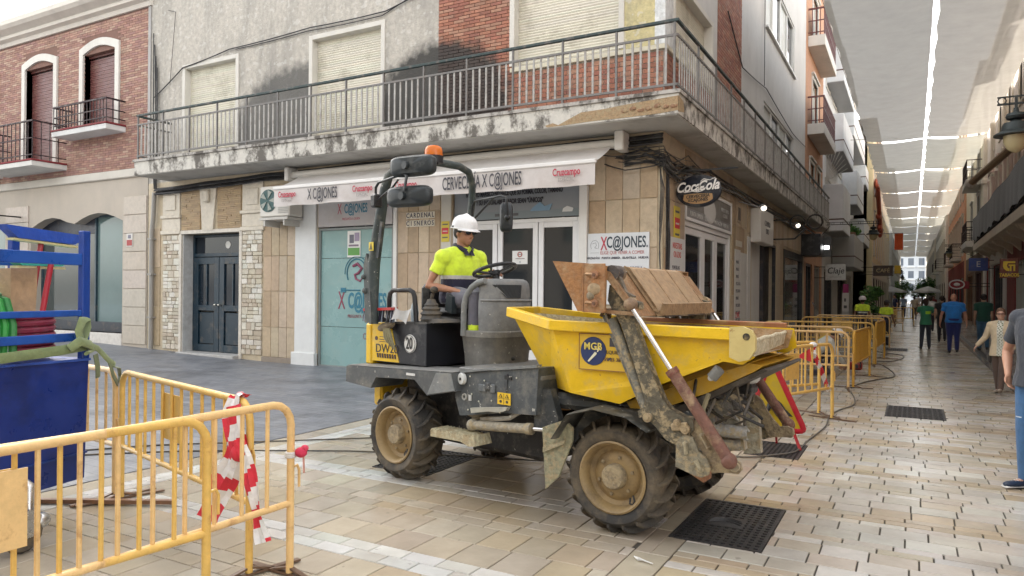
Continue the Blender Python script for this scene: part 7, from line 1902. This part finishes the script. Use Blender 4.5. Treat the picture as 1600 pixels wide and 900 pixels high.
person("heavy bald man in bright blue t-shirt and navy trousers walking away", (1.05, 24.3, 0), R(92), H=1.70, girth=1.28, skin=(.50, .25, .17), shirt=(.02, .17, .50), trousers=(.018, .025, .12), hairtop=False, voxel=.014, sleeve=.62, shoes=(.02, .02, .03), pose=walk(.35, .02) | dict(shL=(0, .215, 1.42), shR=(0, -.215, 1.42), elL=(-.03, .31, 1.13), elR=(-.03, -.31, 1.13), wrL=(.03, .34, .88), wrR=(.03, -.34, .88)))
person("dark-haired man in dark green t-shirt and jeans walking by the shop door", (1.90, 26, 0), R(92), H=1.70, girth=1.12, skin=(.42, .24, .16), shirt=(.012, .06, .04), trousers=(.04, .10, .17), hair=(.025, .018, .015), voxel=.014, sleeve=.62, pose=walk(.3, .03))
person("older woman in beige jacket, glasses and brown trousers walking towards us", (1.33, 14.75, 0), R(252), H=1.43, girth=1.05, skin=(.55, .33, .24), jacket=True, trousers=(.10, .065, .05), hair=(.13, .07, .04), hairlen=.015, voxel=.012, sleeve=1.5, shirtlow=.78, shoes=(.40, .33, .26), glasses=(.05, .02, .02), headyaw=R(12),
       shirtfn=lambda x, y, z: ((.12, .15, .08) if math.sin(x * 90 + y * 140) * math.sin(z * 120) > .25 else (.62, .62, .55)) if abs(y - .01) < .045 and x > .03 and z > .6 else (.56, .46, .31),
       pose=dict(elR=(-.06, -.29, 1.16), wrR=(-.08, -.46, .96), hdR=(-.2, -.6, -.9), elL=(.06, .25, 1.14), wrL=(.2, .25, .93), knL=(.14, .06, .50), anL=(.22, .05, .12), ftL=(1, .1, .25), knR=(-.02, -.08, .5), anR=(-.14, -.07, .09), head=(.03, 0, 1.65)))
person("man in dark grey t-shirt and jeans cut off by the right picture edge", (.97, 7.50, 0), R(228), H=1.80, girth=1.15, skin=(.50, .27, .18), shirt=(.035, .040, .052), trousfn=lambda x, y, z: (.45, .50, .55) if (.612 < z < .626 and -.16 < y < -.10 and x > .06) else (.045, .12, .25), hair=(.05, .04, .03), voxel=.009, sleeve=.68, shoes=(.02, .035, .07), shirtlow=.86,
       pose=dict(elR=(-.08, -.36, 1.13), wrR=(.04, -.26, .93), hdR=(.35, .35, -.8), hnR=(0, 1, 0), elL=(-.05, .3, 1.13), wrL=(.05, .28, .9), knR=(.03, -.11, .5), anR=(.0, -.13, .09), ftR=(1, -.2, 0)))
m_ = [o for o in bpy.data.objects if o.name.startswith("person") and o.get('label', '').startswith("man in dark grey")][0]
m = MB((.7, .7, .68))
for q in ((0.0, -.13),): 
    f = V((1, -.2, 0)).normalized(); an = V((q[0], q[1], .03)) * (1.8 / 1.75)
    m.tube([an + f * (-.055) + V((0, 0, -.012)), an + f * .2 + V((0, 0, -.012))], [(.047, .012), (.040, .010)], 10, flat=(0, 0, 1))
    for k in range(4): m.bar(an + f * (.07 + k * .022) + V((.0, -.02, .045 - k * .006)), an + f * (.07 + k * .022) + V((0, .02, .045 - k * .006)), .005, .005)
m.build("shoe_sole", "plastic", m_, True, local=True)
crowd = [("distant person in white top and dark trousers, between the green and blue shirts", .75, 38, 88, (.6, .6, .58), (.03, .03, .04), 1.62, .04), ("distant woman with long dark hair and a red bag beside the blue-shirted man", 1.15, 35, 92, (.03, .02, .025), (.5, .48, .42), 1.58, .12),
         ("distant man in black walking just ahead of the blue-shirted man", .95, 30, 90, (.02, .02, .02), (.02, .02, .025), 1.64, .0), ("distant person in pale blue at the open end of the street", -.55, 62, 90, (.25, .35, .5), (.05, .05, .1), 1.65, 0), ("distant person in beige top beyond the far barriers", .15, 56, 80, (.5, .42, .32), (.1, .08, .07), 1.6, .05),
         ("distant person in white shirt farthest down the street", .5, 74, 95, (.65, .65, .65), (.06, .08, .15), 1.7, 0), ("distant person in dark red near the far shop fronts", 1.5, 66, 270, (.22, .05, .05), (.03, .03, .03), 1.62, .06), ("distant person in navy by the far left barriers", -.9, 50, 200, (.03, .04, .10), (.05, .05, .06), 1.7, 0)]
for lab, x, y, hd_, c1, c2, h_, hl in crowd: person(lab, (x, y, 0), R(hd_), H=h_, shirt=c1, trousers=c2, hairlen=hl, voxel=.022, pose=walk(random.uniform(-.5, .5), .04))
m = MB((.25, .04, .03)); m.box(.98, 1.28, 34.7, 34.82, .72, 1.0, bev=.04); m.tube([(1.0, 34.76, .98), (1.05, 34.8, 1.3), (1.2, 34.85, 1.35)], .015, 5); tag(m.build("shoulder_bag", "cloth", smooth=True), "dark red shoulder bag of the distant long-haired woman", "bag")
m = MB((.03, .025, .02)); m.box(1.30, 1.44, 14.62, 14.80, .44, .62, bev=.04) if False else m.ell((1.19, 14.83, .60), .05, .09, .10, 10, 8); tag(m.build("handbag", "cloth", smooth=True), "small dark handbag carried low by the woman in beige", "bag")
# ================================================================== BARRIERS
OR_ = (.68, .42, .08); OR2 = (.60, .33, .12)


def barrier_proto(L=2.2, H=1.0, plate=True, col=OR_, solid=False, px_=1.05):
    t = thing("crowd_barrier", "x", "barrier", (0, 0, 0), 0, "yellow steel crowd barriers")
    m = MB(col); r_ = .022; c = .13
    pts = [(0, 0, .02), (0, 0, H - c)] + [(c - c * math.cos(a), 0, H - c + c * math.sin(a)) for a in (.4, .8, 1.2)] + [(c, 0, H), (L - c, 0, H)] + [(L - c + c * math.sin(a), 0, H - c + c * math.cos(a)) for a in (.4, .8, 1.2)] + [(L, 0, H - c), (L, 0, .02)]
    m.tube(pts, r_, 12); m.build("outer_tube", "barrier", t, True, local=True)
    m = MB(col); m.tube([(.0, 0, .42), (.03, 0, .42), (L - .03, 0, .42), (L, 0, .42)], [.019, .019, .019, .019], 10); m.build("lower_rail", "barrier", t, True, local=True)
    bm = MB(col); bm.cyl((0, 0, .43), (0, 0, H - .005), .0115, 8); me = bm.mesh("vertical_bar", "barrier", True); n = 13
    for i in range(1, n): inst("vertical_bar", me, t, Matrix.Translation((L * i / n, 0, 0)))
    if plate:
        m = MB(col if not solid else (.62, .36, .03))
        if solid: m.box(.25, L - .25, -.004, .004, .45, .96)
        else: m.box(px_, px_ + .30, -.018, -.010, .60, .92)
        m.build("plate", "barrier", t, local=True)
    fm = MB((.13, .075, .045)); fm.bar((0, -.32, .012), (0, .32, .012), .04, .012); fm.bar((0, -.14, .012), (0, 0, .05), .03, .012); fm.bar((0, .14, .012), (0, 0, .05), .03, .012); me = fm.mesh("foot", "barrier")
    for x in (0, L): inst("foot", me, t, Matrix.Translation((x, 0, 0)))
    hm = MB(col); hm.tube([(L - .0, 0, .62), (L + .05, 0, .63), (L + .065, 0, .6), (L + .065, 0, .50)], .008, 6); hm.tube([(-.0, 0, .72), (-.04, 0, .73), (-.055, 0, .70), (-.055, 0, .60)], .008, 6); hm.build("hook", "barrier", t, True, local=True)
    return t


BARS = [((-3.13, 3.02), (-3.17, .80), 'p', "nearest yellow barrier in front, its rounded end at the picture's left foreground", 1.0),
        ((-3.10, 2.43), (-3.32, .22), 'o', "ochre barrier just behind the nearest one, ending in a chipped rounded post", 1.0),
        ((-5.40, 3.45), (-3.33, 2.90), 'o', "yellow barrier with small plate between the blue cart and red-white tape", 1.0),
        ((-5.47, 3.44), (-7.6, 3.75), 'p', "pinkish worn barrier mostly hidden behind the blue cart", 1.0),
        ((-.915, 10.43), (-1.75, 8.30), 'o', "yellow barrier with a square plate and twisted tape behind the triangular sign", 1.0),
        ((-1.11, 10.75), (-2.35, 8.95), 'o', "yellow barrier tucked behind the one with the square plate and tape", 1.0),
        ((-.96, 13.85), (-3.15, 13.55), 'p', "long pale barrier across the work area, second row back", 1.0),
        ((-.90, 14.15), (-.74, 16.30), 's', "barrier seen end-on with a big solid orange panel, nearer of the two", 1.0),
        ((-1.0, 15.9), (-3.2, 15.6), 'p', "barrier across the work area in front of the kneeling worker's back", 1.0),
        ((-.77, 18.8), (-2.95, 18.5), 'o', "barrier across the work area behind the kneeling worker", 1.0),
        ((-.74, 19.1), (-.62, 21.2), 's', "barrier seen end-on with a big solid orange panel, farther of the two", 1.0),
        ((-.66, 22.8), (-2.8, 22.5), 'o', "rounded barrier across the work area just before the two standing workers", 1.0),
        ((-.60, 25.3), (-2.7, 25.1), 'p', "farthest rounded barrier of the left-hand work area, by the workers' legs", 1.0),
        ((.10, 44.5), (-2.0, 43.0), 'o', "distant barrier standing across the walkway beyond the workers", 1.0),
        ((-.35, 37), (-1.0, 34.9), 'p', "distant barrier by the potted plant beyond the workers", 1.0),
        ((-.9, 52), (-1.0, 49.8), 'o', "most distant small barrier at the left of the street", 1.0)]
protos = {'p': barrier_proto(col=(.72, .48, .21), px_=.50), 'o': barrier_proto(col=(.68, .43, .11)), 's': barrier_proto(col=(.62, .34, .05), solid=True)}
usedb = set()
for (a, b, k, lab, s_) in BARS:
    t = protos[k] if k not in usedb else copy_tree(protos[k]); usedb.add(k)
    dx, dy = a[0] - b[0], a[1] - b[1]; L = math.hypot(dx, dy)
    t.location = (b[0], b[1], 0); t.rotation_euler = (0, 0, math.atan2(dy, dx)); t.scale = (L / 2.2, 1, 1)
    t['label'] = lab


def ribbon(m, path, w, n0=0, stripe=.10, c0=(.60, .03, .05), c1=(.70, .69, .68), side=(1, 0, 0)):
    """barrier tape: a thin strip with slanted red and white print"""
    P = [V(p) for p in path]; L = 0; side = V(side).normalized()
    fine = []
    for i in range(len(P) - 1):
        k = max(2, int((P[i + 1] - P[i]).length / .02))
        for j in range(k): fine.append(P[i].lerp(P[i + 1], j / k))
    fine.append(P[-1]); nn = len(fine); cols = 4; vs = []
    for i, p in enumerate(fine):
        d = (fine[min(i + 1, nn - 1)] - fine[max(i - 1, 0)]).normalized(); s_ = (side - d * side.dot(d)).normalized()
        tw = math.sin(i * .35) * .35; nrm = d.cross(s_)
        for c in range(cols + 1): u = c / cols - .5; vs.append(p + (s_ * math.cos(tw) + nrm * math.sin(tw)) * (w * u) + nrm * .012 * math.sin(c * 2.2 + i * .3))
    for i in range(nn - 1):
        for c in range(cols):
            red = int((i * .02 + c * .018) / stripe) % 2 == 0
            m.add([vs[i * (cols + 1) + c], vs[i * (cols + 1) + c + 1], vs[(i + 1) * (cols + 1) + c + 1], vs[(i + 1) * (cols + 1) + c]], [(0, 1, 2, 3)], c0 if red else c1)


tp = thing("barrier_tape", "red and white tape knotted over the barrier corner in the left foreground", "tape", (-3.42, 2.93, .9))
for path, w, sd_ in (([(-3.45, 2.98, 1.02), (-3.46, 2.90, 1.03), (-3.47, 2.87, .93), (-3.43, 2.86, .80), (-3.40, 2.86, .72)], .10, (1, .2, 0)), ([(-3.42, 2.86, .98), (-3.38, 2.85, .84), (-3.37, 2.85, .70), (-3.40, 2.85, .62)], .12, (1, .1, 0)),
                    ([(-3.38, 2.87, .74), (-3.45, 2.86, .60), (-3.55, 2.85, .45), (-3.63, 2.85, .28)], .16, (1, .3, 0)), ([(-3.36, 2.84, .80), (-3.28, 2.83, .70), (-3.23, 2.83, .52), (-3.19, 2.84, .36), (-3.15, 2.84, .24)], .085, (1, .2, 0))):
    m = MB(); ribbon(m, path, w, side=sd_); m.build("strip", "vest", tp, True)
m = MB((.60, .03, .05)); m.ell((-3.38, 2.86, .71), .05, .04, .05, 10, 8); m.tube([(-3.47 + .035 * math.cos(a), 2.93 + .04 * math.sin(a) * .6, 1.0 + .04 * math.sin(a)) for a in [i * .7 for i in range(9)]], .009, 6, (.62, .35, .38)); m.build("knot", "vest", tp, True)
tk = thing("tape_knot", "scrap of white and red tape tied round the post of the nearest barrier", "tape", (-3.13, 3.02, .7))
m = MB((.62, .60, .57))
for k in range(3): m.tube([(-3.13 + .027 * math.cos(a), 3.02 + .027 * math.sin(a), .69 + .01 * k) for a in [i * PI / 6 for i in range(12)]], .008, 6, closed=True)
m.ell((-3.07, 3.04, .715), .04, .03, .03, 10, 8, (.55, .03, .08)); m.ell((-3.05, 3.05, .74), .025, .02, .02, 8, 6, (.60, .05, .10)); m.tube([(-3.05, 3.04, .70), (-3.045, 3.04, .60)], .006, 5, (.5, .25, .2)); m.build("knot", "vest", tk, True)
tt = thing("barrier_tape", "twisted red and white tape hanging from the barrier with the square plate", "tape", (-1.1, 9.9, .9))
m = MB(); ribbon(m, [(-1.10, 9.95, 1.03), (-1.09, 9.93, .9), (-1.03, 10.1, .7), (-.98, 10.25, .5), (-.95, 10.35, .38)], .06, side=(1, .5, 0)); m.build("strip", "vest", tt, True)
m = MB((.66, .65, .64)); m.ell((-1.10, 9.95, 1.01), .05, .04, .035); m.prism([(-1.28, .86), (-1.12, .97), (-1.10, .80)], 'y', 9.78, 9.79, (.5, .03, .04)); m.build("knot", "vest", tt, True)

# ================================================================== BLUE TOOL CART
BL = (.008, .045, .26); MC = Matrix.Translation((-5.18, 2.486, 0)) @ Matrix.Rotation(R(101.45), 4, 'Z')
ct = thing("tool_cart", "blue steel tool cart with a railed top at the left edge of the picture", "cart", (-5.18, 2.486, 0), R(101.45))
def CB(c=BL): return MB(c)
m = CB((.006, .025, .17)); m.prism([(-1.9, .22), (.63, .26), (.66, 1.13), (-1.9, 1.17)], 'y', .0, .72); m.prism([(-1.9, .40), (.645, .44), (.645, .455), (-1.9, .415)], 'y', -.012, .73, (.01, .04, .2)); m.prism([(-1.9, 1.155), (.665, 1.118), (.665, 1.135), (-1.9, 1.172)], 'y', -.015, .735, (.03, .08, .35)); m.box(.60, .70, .1, .6, .40, .48, (.02, .04, .15)); m.build("box", "cartpaint", ct, local=True)
posts = CB()
for x, y in ((.64, .0), (.64, .70), (-1.1, .0), (-1.1, .70)):
    m = CB(); m.box(x - .035, x + .03, y - .0, y + .05, 1.13, 2.07 if x > 0 else 1.9, bev=.005); m.build("post", "cartpaint", ct, local=True)
for y in (.0, .66):
    for z0, z1 in ((1.815, 1.90), (1.445, 1.49), (1.265, 1.325)): m = CB((.015, .08, .36)); m.box(-1.9, .605, y + .005, y + .04, z0, z1, bev=.004); m.build("rail", "cartpaint", ct, local=True)
for x, y in ((.30, .56),):
    m = CB((.02, .02, .022)); m.lathe([(0, -.05), (.10, -.05), (.13, -.045), (.16, -.02), (.16, .02), (.13, .045), (.1, .05), (0, .05)], (x, y, .16), (0, 1, 0), 24); m.build("wheel", "rubber", ct, True, local=True)
m = CB((.02, .02, .022)); m.lathe([(0, -.03), (.10, -.03), (.12, 0), (.10, .03), (0, .03)], (-.12, -.35, .12), (.2, 1, 0), 20); jw = m.build("jockey_wheel", "rubber", ct, True, local=True)
m = CB((.55, .56, .57)); m.prism([(-.16, .10), (-.06, .10), (-.03, .22), (-.12, .28)], 'y', -.40, -.39); m.prism([(-.16, .10), (-.06, .10), (-.03, .22), (-.12, .28)], 'y', -.31, -.30); m.tube([(-.08, -.35, .24), (-.06, -.33, .40), (-.10, -.25, .47), (-.12, -.05, .45)], [.028, .03, .03, .03], 10); m.ell((.0, -.35, .17), .06, .05, .05, 10, 8); m.build("castor_fork", "steel", jw, True, local=True)
def onc(c): return MB(c, MC)
# things carried by the cart
def curl_hose(m, cx, cy, z0, n, r_, t, c):
    pts = []
    for i in range(n * 16): a = i / 16 * 2 * PI; pts.append((cx + r_ * math.cos(a) * 1.0, cy + r_ * .8 * math.sin(a), z0 + i / 16 * t * 2.02))
    m.tube(pts, t, 8, c)
m = onc(None); curl_hose(m, .38, .26, 1.18, 6, .17, .023, (.26, .03, .06)); tag(m.build("hose_coil", "plastic", smooth=True), "maroon hose coiled inside the blue cart", "hose")
m = onc(None)
for i in range(5): m.tube([(-.10 + i * .055, .06 + .02 * (i % 2), 1.17), (-.11 + i * .055, .05, 1.40), (-.10 + i * .055, .12, 1.56), (-.06 + i * .05, .30, 1.60), (0, .5, 1.5)], .027, 8, (.03, .28 if i % 2 else .2, .05))
tag(m.build("green_hoses", "plastic", smooth=True), "bright green hoses bunched over the left part of the blue cart", "hose")
m = onc(None)
for i in range(4): m.tube([(-.25, .2, 1.45 + i * .03), (.0, .15, 1.58 + i * .015), (.10, .18, 1.60), (.16, .25, 1.52 + i * .01), (.3, .4, 1.50)], [(.03, .015)] * 5, 8, (.10, .26, .13))
tag(m.build("lifting_sling", "cloth", smooth=True), "dull green sling lying in folds beside the wooden block", "sling")
m = onc(None); m.prism([(.15, 1.46), (.33, 1.46), (.34, 1.60), (.345, 1.79), (.15, 1.78)], 'y', .12, .22, (.36, .24, .14)); tag(m.build("timber_block", "wood"), "pale worn timber block standing upright in the blue cart", "timber")
def broom(name, lab, cx, z, w, c, tilt, handle):
    t = thing(name, lab, "broom", tuple(MC @ V((cx, .45, z))), R(101.45)); m = MB(c)
    T_ = Matrix.Translation((0, 0, 0)); T2 = MC @ Matrix.Translation((cx, .40, z)) @ Matrix.Rotation(tilt, 4, 'Y')
    m = MB(c, T2); m.prism([(-w / 2, .035), (w / 2, .035), (w / 2 - .03, -.0), (w / 2 - .10, -.045), (-w / 2 + .10, -.05), (-w / 2 + .03, -.0)], 'y', -.045, .045); m.build("head", "cloth", t)
    m = MB((.55, .50, .25), T2); m.box(-w / 2 + .07, w / 2 - .07, -.04, .04, -.068, -.052); m.build("edge", "plastic", t)
    m = MB(handle[0], MC); m.cyl(handle[1], handle[2], .02, 10); m.build("handle", "paint", t, True)
broom("push_broom", "wide blue push broom standing head up in the cart", .62, 2.045, .66, (.01, .06, .36), R(3), ((.30, .02, .03), (.60, .40, 2.0), (.40, .30, 1.25)))
broom("scoop_broom", "turquoise broom head just under the blue one", .58, 1.86, .52, (.03, .36, .28), R(0), ((.42, .015, .03), (.60, .30, 1.84), (.44, .25, 1.2)))
st2_ = thing("ratchet_strap", "olive green webbing strap knotted round the corner of the blue cart", "strap", tuple(MC @ V((.6, 0, 1.25))))
m = onc((.17, .22, .10)); m.tube([(-1.9, -.02, 1.20), (.0, -.025, 1.19), (.40, -.03, 1.21), (.62, -.03, 1.23)], [(.008, .035)] * 4, 8); m.build("band", "cloth", st2_, True)
m = onc((.20, .25, .12)); m.tube([(.45, -.05, 1.22), (.52, -.08, 1.27), (.60, -.07, 1.24), (.64, -.05, 1.19), (.56, -.09, 1.18)], [(.014, .03), (.022, .036), (.024, .036), (.02, .03), (.014, .02)], 10); m.tube([(.55, -.06, 1.24), (.52, -.06, 1.34), (.56, -.05, 1.42), (.62, -.03, 1.43), (.62, -.03, 1.36), (.57, -.05, 1.27)], [(.006, .032)] * 6, 8); m.tube([(.60, -.06, 1.24), (.72, -.02, 1.20), (.84, .0, 1.10), (.92, .03, 1.06)], [(.007, .024)] * 4, 8); m.build("knot", "cloth", st2_, True)
m = onc((.15, .18, .10)); m.tube([(.84, .0, 1.10), (.90, .02, .98), (.98, .06, .90), (1.02, .08, .96), (.98, .05, 1.03), (.88, .0, 1.05)], [(.006, .02)] * 6, 6); m.tube([(.70, -.02, 1.16), (.73, -.01, 1.06), (.76, .02, .98)], [(.006, .022)] * 3, 6); m.build("tails", "cloth", st2_, True)

# ================================================================== TRIANGULAR SIGN, CABLES
ws = thing("warning_triangle", "red-edged yellow triangular road works sign leaning on thin red legs over the iron grating", "sign", (-1.3, 8.2, 0))
A_, B_, C_ = V((-1.30, 8.02, .98)), V((-.98, 8.22, .19)), V((-1.60, 8.20, .19)); ctr = (A_ + B_ + C_) / 3; nrm = (B_ - A_).cross(C_ - A_).normalized()
if nrm.y > 0: nrm = -nrm
def tri(m, k, off, th_, col):
    P = [ctr + (p - ctr) * k + nrm * off for p in (A_, B_, C_)]; P2 = [p - nrm * th_ for p in P]
    m.add(P + P2, [(0, 1, 2), (3, 5, 4), (0, 3, 4, 1), (1, 4, 5, 2), (2, 5, 3, 0)], col)
m = MB((.60, .42, .02)); tri(m, .96, .0, .01, None); m.build("panel", "paint", ws)
m = MB((.50, .015, .03))
PP = [A_, B_, C_]; rnd = []
for i in range(3):
    p, q0, q1 = PP[i], PP[i - 1], PP[(i + 1) % 3]
    for t in range(5): s_ = t / 4; rnd.append(p + (q0 - p).normalized() * .07 * (1 - s_) ** 2 + (q1 - p).normalized() * .07 * s_ ** 2)
m.tube([p + nrm * .004 for p in rnd], [(.03, .012)] * len(rnd), 6, closed=True, flat=tuple(nrm)); m.build("border", "paint", ws, True)
m = MB((.02, .02, .02)); cc = ctr + nrm * .006; m.ell(cc + V((.02, 0, .16)), .03, .006, .03, 8, 6); m.tube([cc + V((0, 0, .13)), cc + V((-.03, 0, .02)), cc + V((-.08, 0, -.1))], [.02, .03, .02], 6); m.tube([cc + V((-.03, 0, .02)), cc + V((.05, 0, -.1))], .02, 6); m.tube([cc + V((.0, 0, .1)), cc + V((.08, 0, .02)), cc + V((.13, 0, -.06))], .012, 6); m.prism([(cc.x + .05, cc.z - .1), (cc.x + .2, cc.z - .1), (cc.x + .13, cc.z - .03)], 'y', cc.y - .005, cc.y); m.build("pictogram", "print", ws)
m = MB((.45, .02, .03)); m.bar((-1.10, 8.2, .19), (-1.02, 8.16, .0), .025, .02); m.bar((-1.50, 8.2, .19), (-1.53, 8.2, .0), .025, .02); m.bar((-1.30, 8.06, .93), (-1.3, 8.42, .0), .02, .02); m.build("legs", "paint", ws, kind='stuff')


def ground_cable(name, pts, lab, r_=.008, col=(.06, .06, .06), z=.012):
    P = []; n = len(pts)
    for i in range(n - 1):          # smooth the path
        p0, p1, p2, p3 = [V((*pts[max(0, min(n - 1, j))], z)) for j in (i - 1, i, i + 1, i + 2)]
        for k in range(6):
            t = k / 6; P.append(.5 * ((2 * p1) + (p2 - p0) * t + (2 * p0 - 5 * p1 + 4 * p2 - p3) * t * t + (3 * p1 - p0 - 3 * p2 + p3) * t ** 3))
    P.append(V((*pts[-1], z))); m = MB(col); m.tube(P, r_, 6)
    return tag(m.build(name, "rubber", smooth=True), lab, "cable")


ground_cable("power_cable", [(-1.74, 7.43), (-1.45, 7.48), (-1.24, 7.70), (-1.05, 8.02), (-1.01, 8.69), (-.93, 9.73), (-.96, 10.5), (-.90, 11.2), (-.75, 11.9), (-.8, 12.8), (-.95, 13.8)], "grey power cable curving over the paving from the triangular sign to the first barriers", .009, (.13, .13, .12))
ground_cable("power_cable", [(-.92, 14.04), (-.82, 14.85), (-.58, 15.7), (-.32, 16.37), (-.33, 17.3), (-.57, 18.9), (-.82, 20.05), (-.5, 20.1), (-.23, 21.1), (-.21, 22.4), (-.62, 23.1), (-.9, 23.5)], "dark power cable looping past the two solid-panel barriers", .010)
ground_cable("rubber_hose", [(-7.3, 4.27), (-6.88, 4.82), (-6.16, 5.45), (-5.2, 6.3), (-4.6, 6.8)], "thin black hose on the ground behind the blue cart, farther of the two")
ground_cable("rubber_hose", [(-7.1, 4.15), (-6.37, 4.8), (-5.27, 5.48), (-4.74, 5.74), (-3.67, 6.12), (-3.1, 6.28), (-2.4, 6.6)], "thin black hose running under the dumper between its wheels")
m = MB((.35, .04, .03)); m.box(-1.25, -.95, 17.6, 17.95, .0, .16, bev=.03); m.tube([(-1.22, 17.6, .05), (-1.22, 17.6, .3), (-.98, 17.6, .3), (-.98, 17.6, .05)], .015, 6, (.05, .05, .05)); m.box(-1.15, -1.02, 17.55, 17.6, .04, .12, (.05, .05, .05)); tag(m.build("site_generator", "plastic"), "small red machine with a black frame on the ground behind the barriers", "machine")
m = MB((.18, .09, .05)); m.bar((-5.95, 3.0, .02), (-4.9, 3.55, .03), .05, .03); tag(m.build("steel_strip", "barrier"), "rusty flat steel strip lying under the barrier post beside the cart", "strip")
m = MB((.6, .6, .58)); m.tube([(-1.50, 4.30, .01), (-1.46, 4.26, .015), (-1.44, 4.27, .01), (-1.36, 4.24, .01)], [.004, .012, .006, .003], 5); tag(m.build("litter_scrap", "vest"), "tiny white scrap of litter on the paving before the front wheel", "litter")
m = MB((.45, .05, .02)); m.box(-2.6, -2.1, 12.6, 13.0, 0, .35, bev=.03); m.box(-2.55, -2.15, 12.65, 12.95, .35, .40, (.05, .05, .05)); m.cyl((-2.35, 12.8, .4), (-2.35, 12.8, .75), .12, 14, (.03, .03, .035)); tag(m.build("plate_compactor", "machine", smooth=False), "low dark red machine partly hidden behind the dumper's lifted lip", "machine")
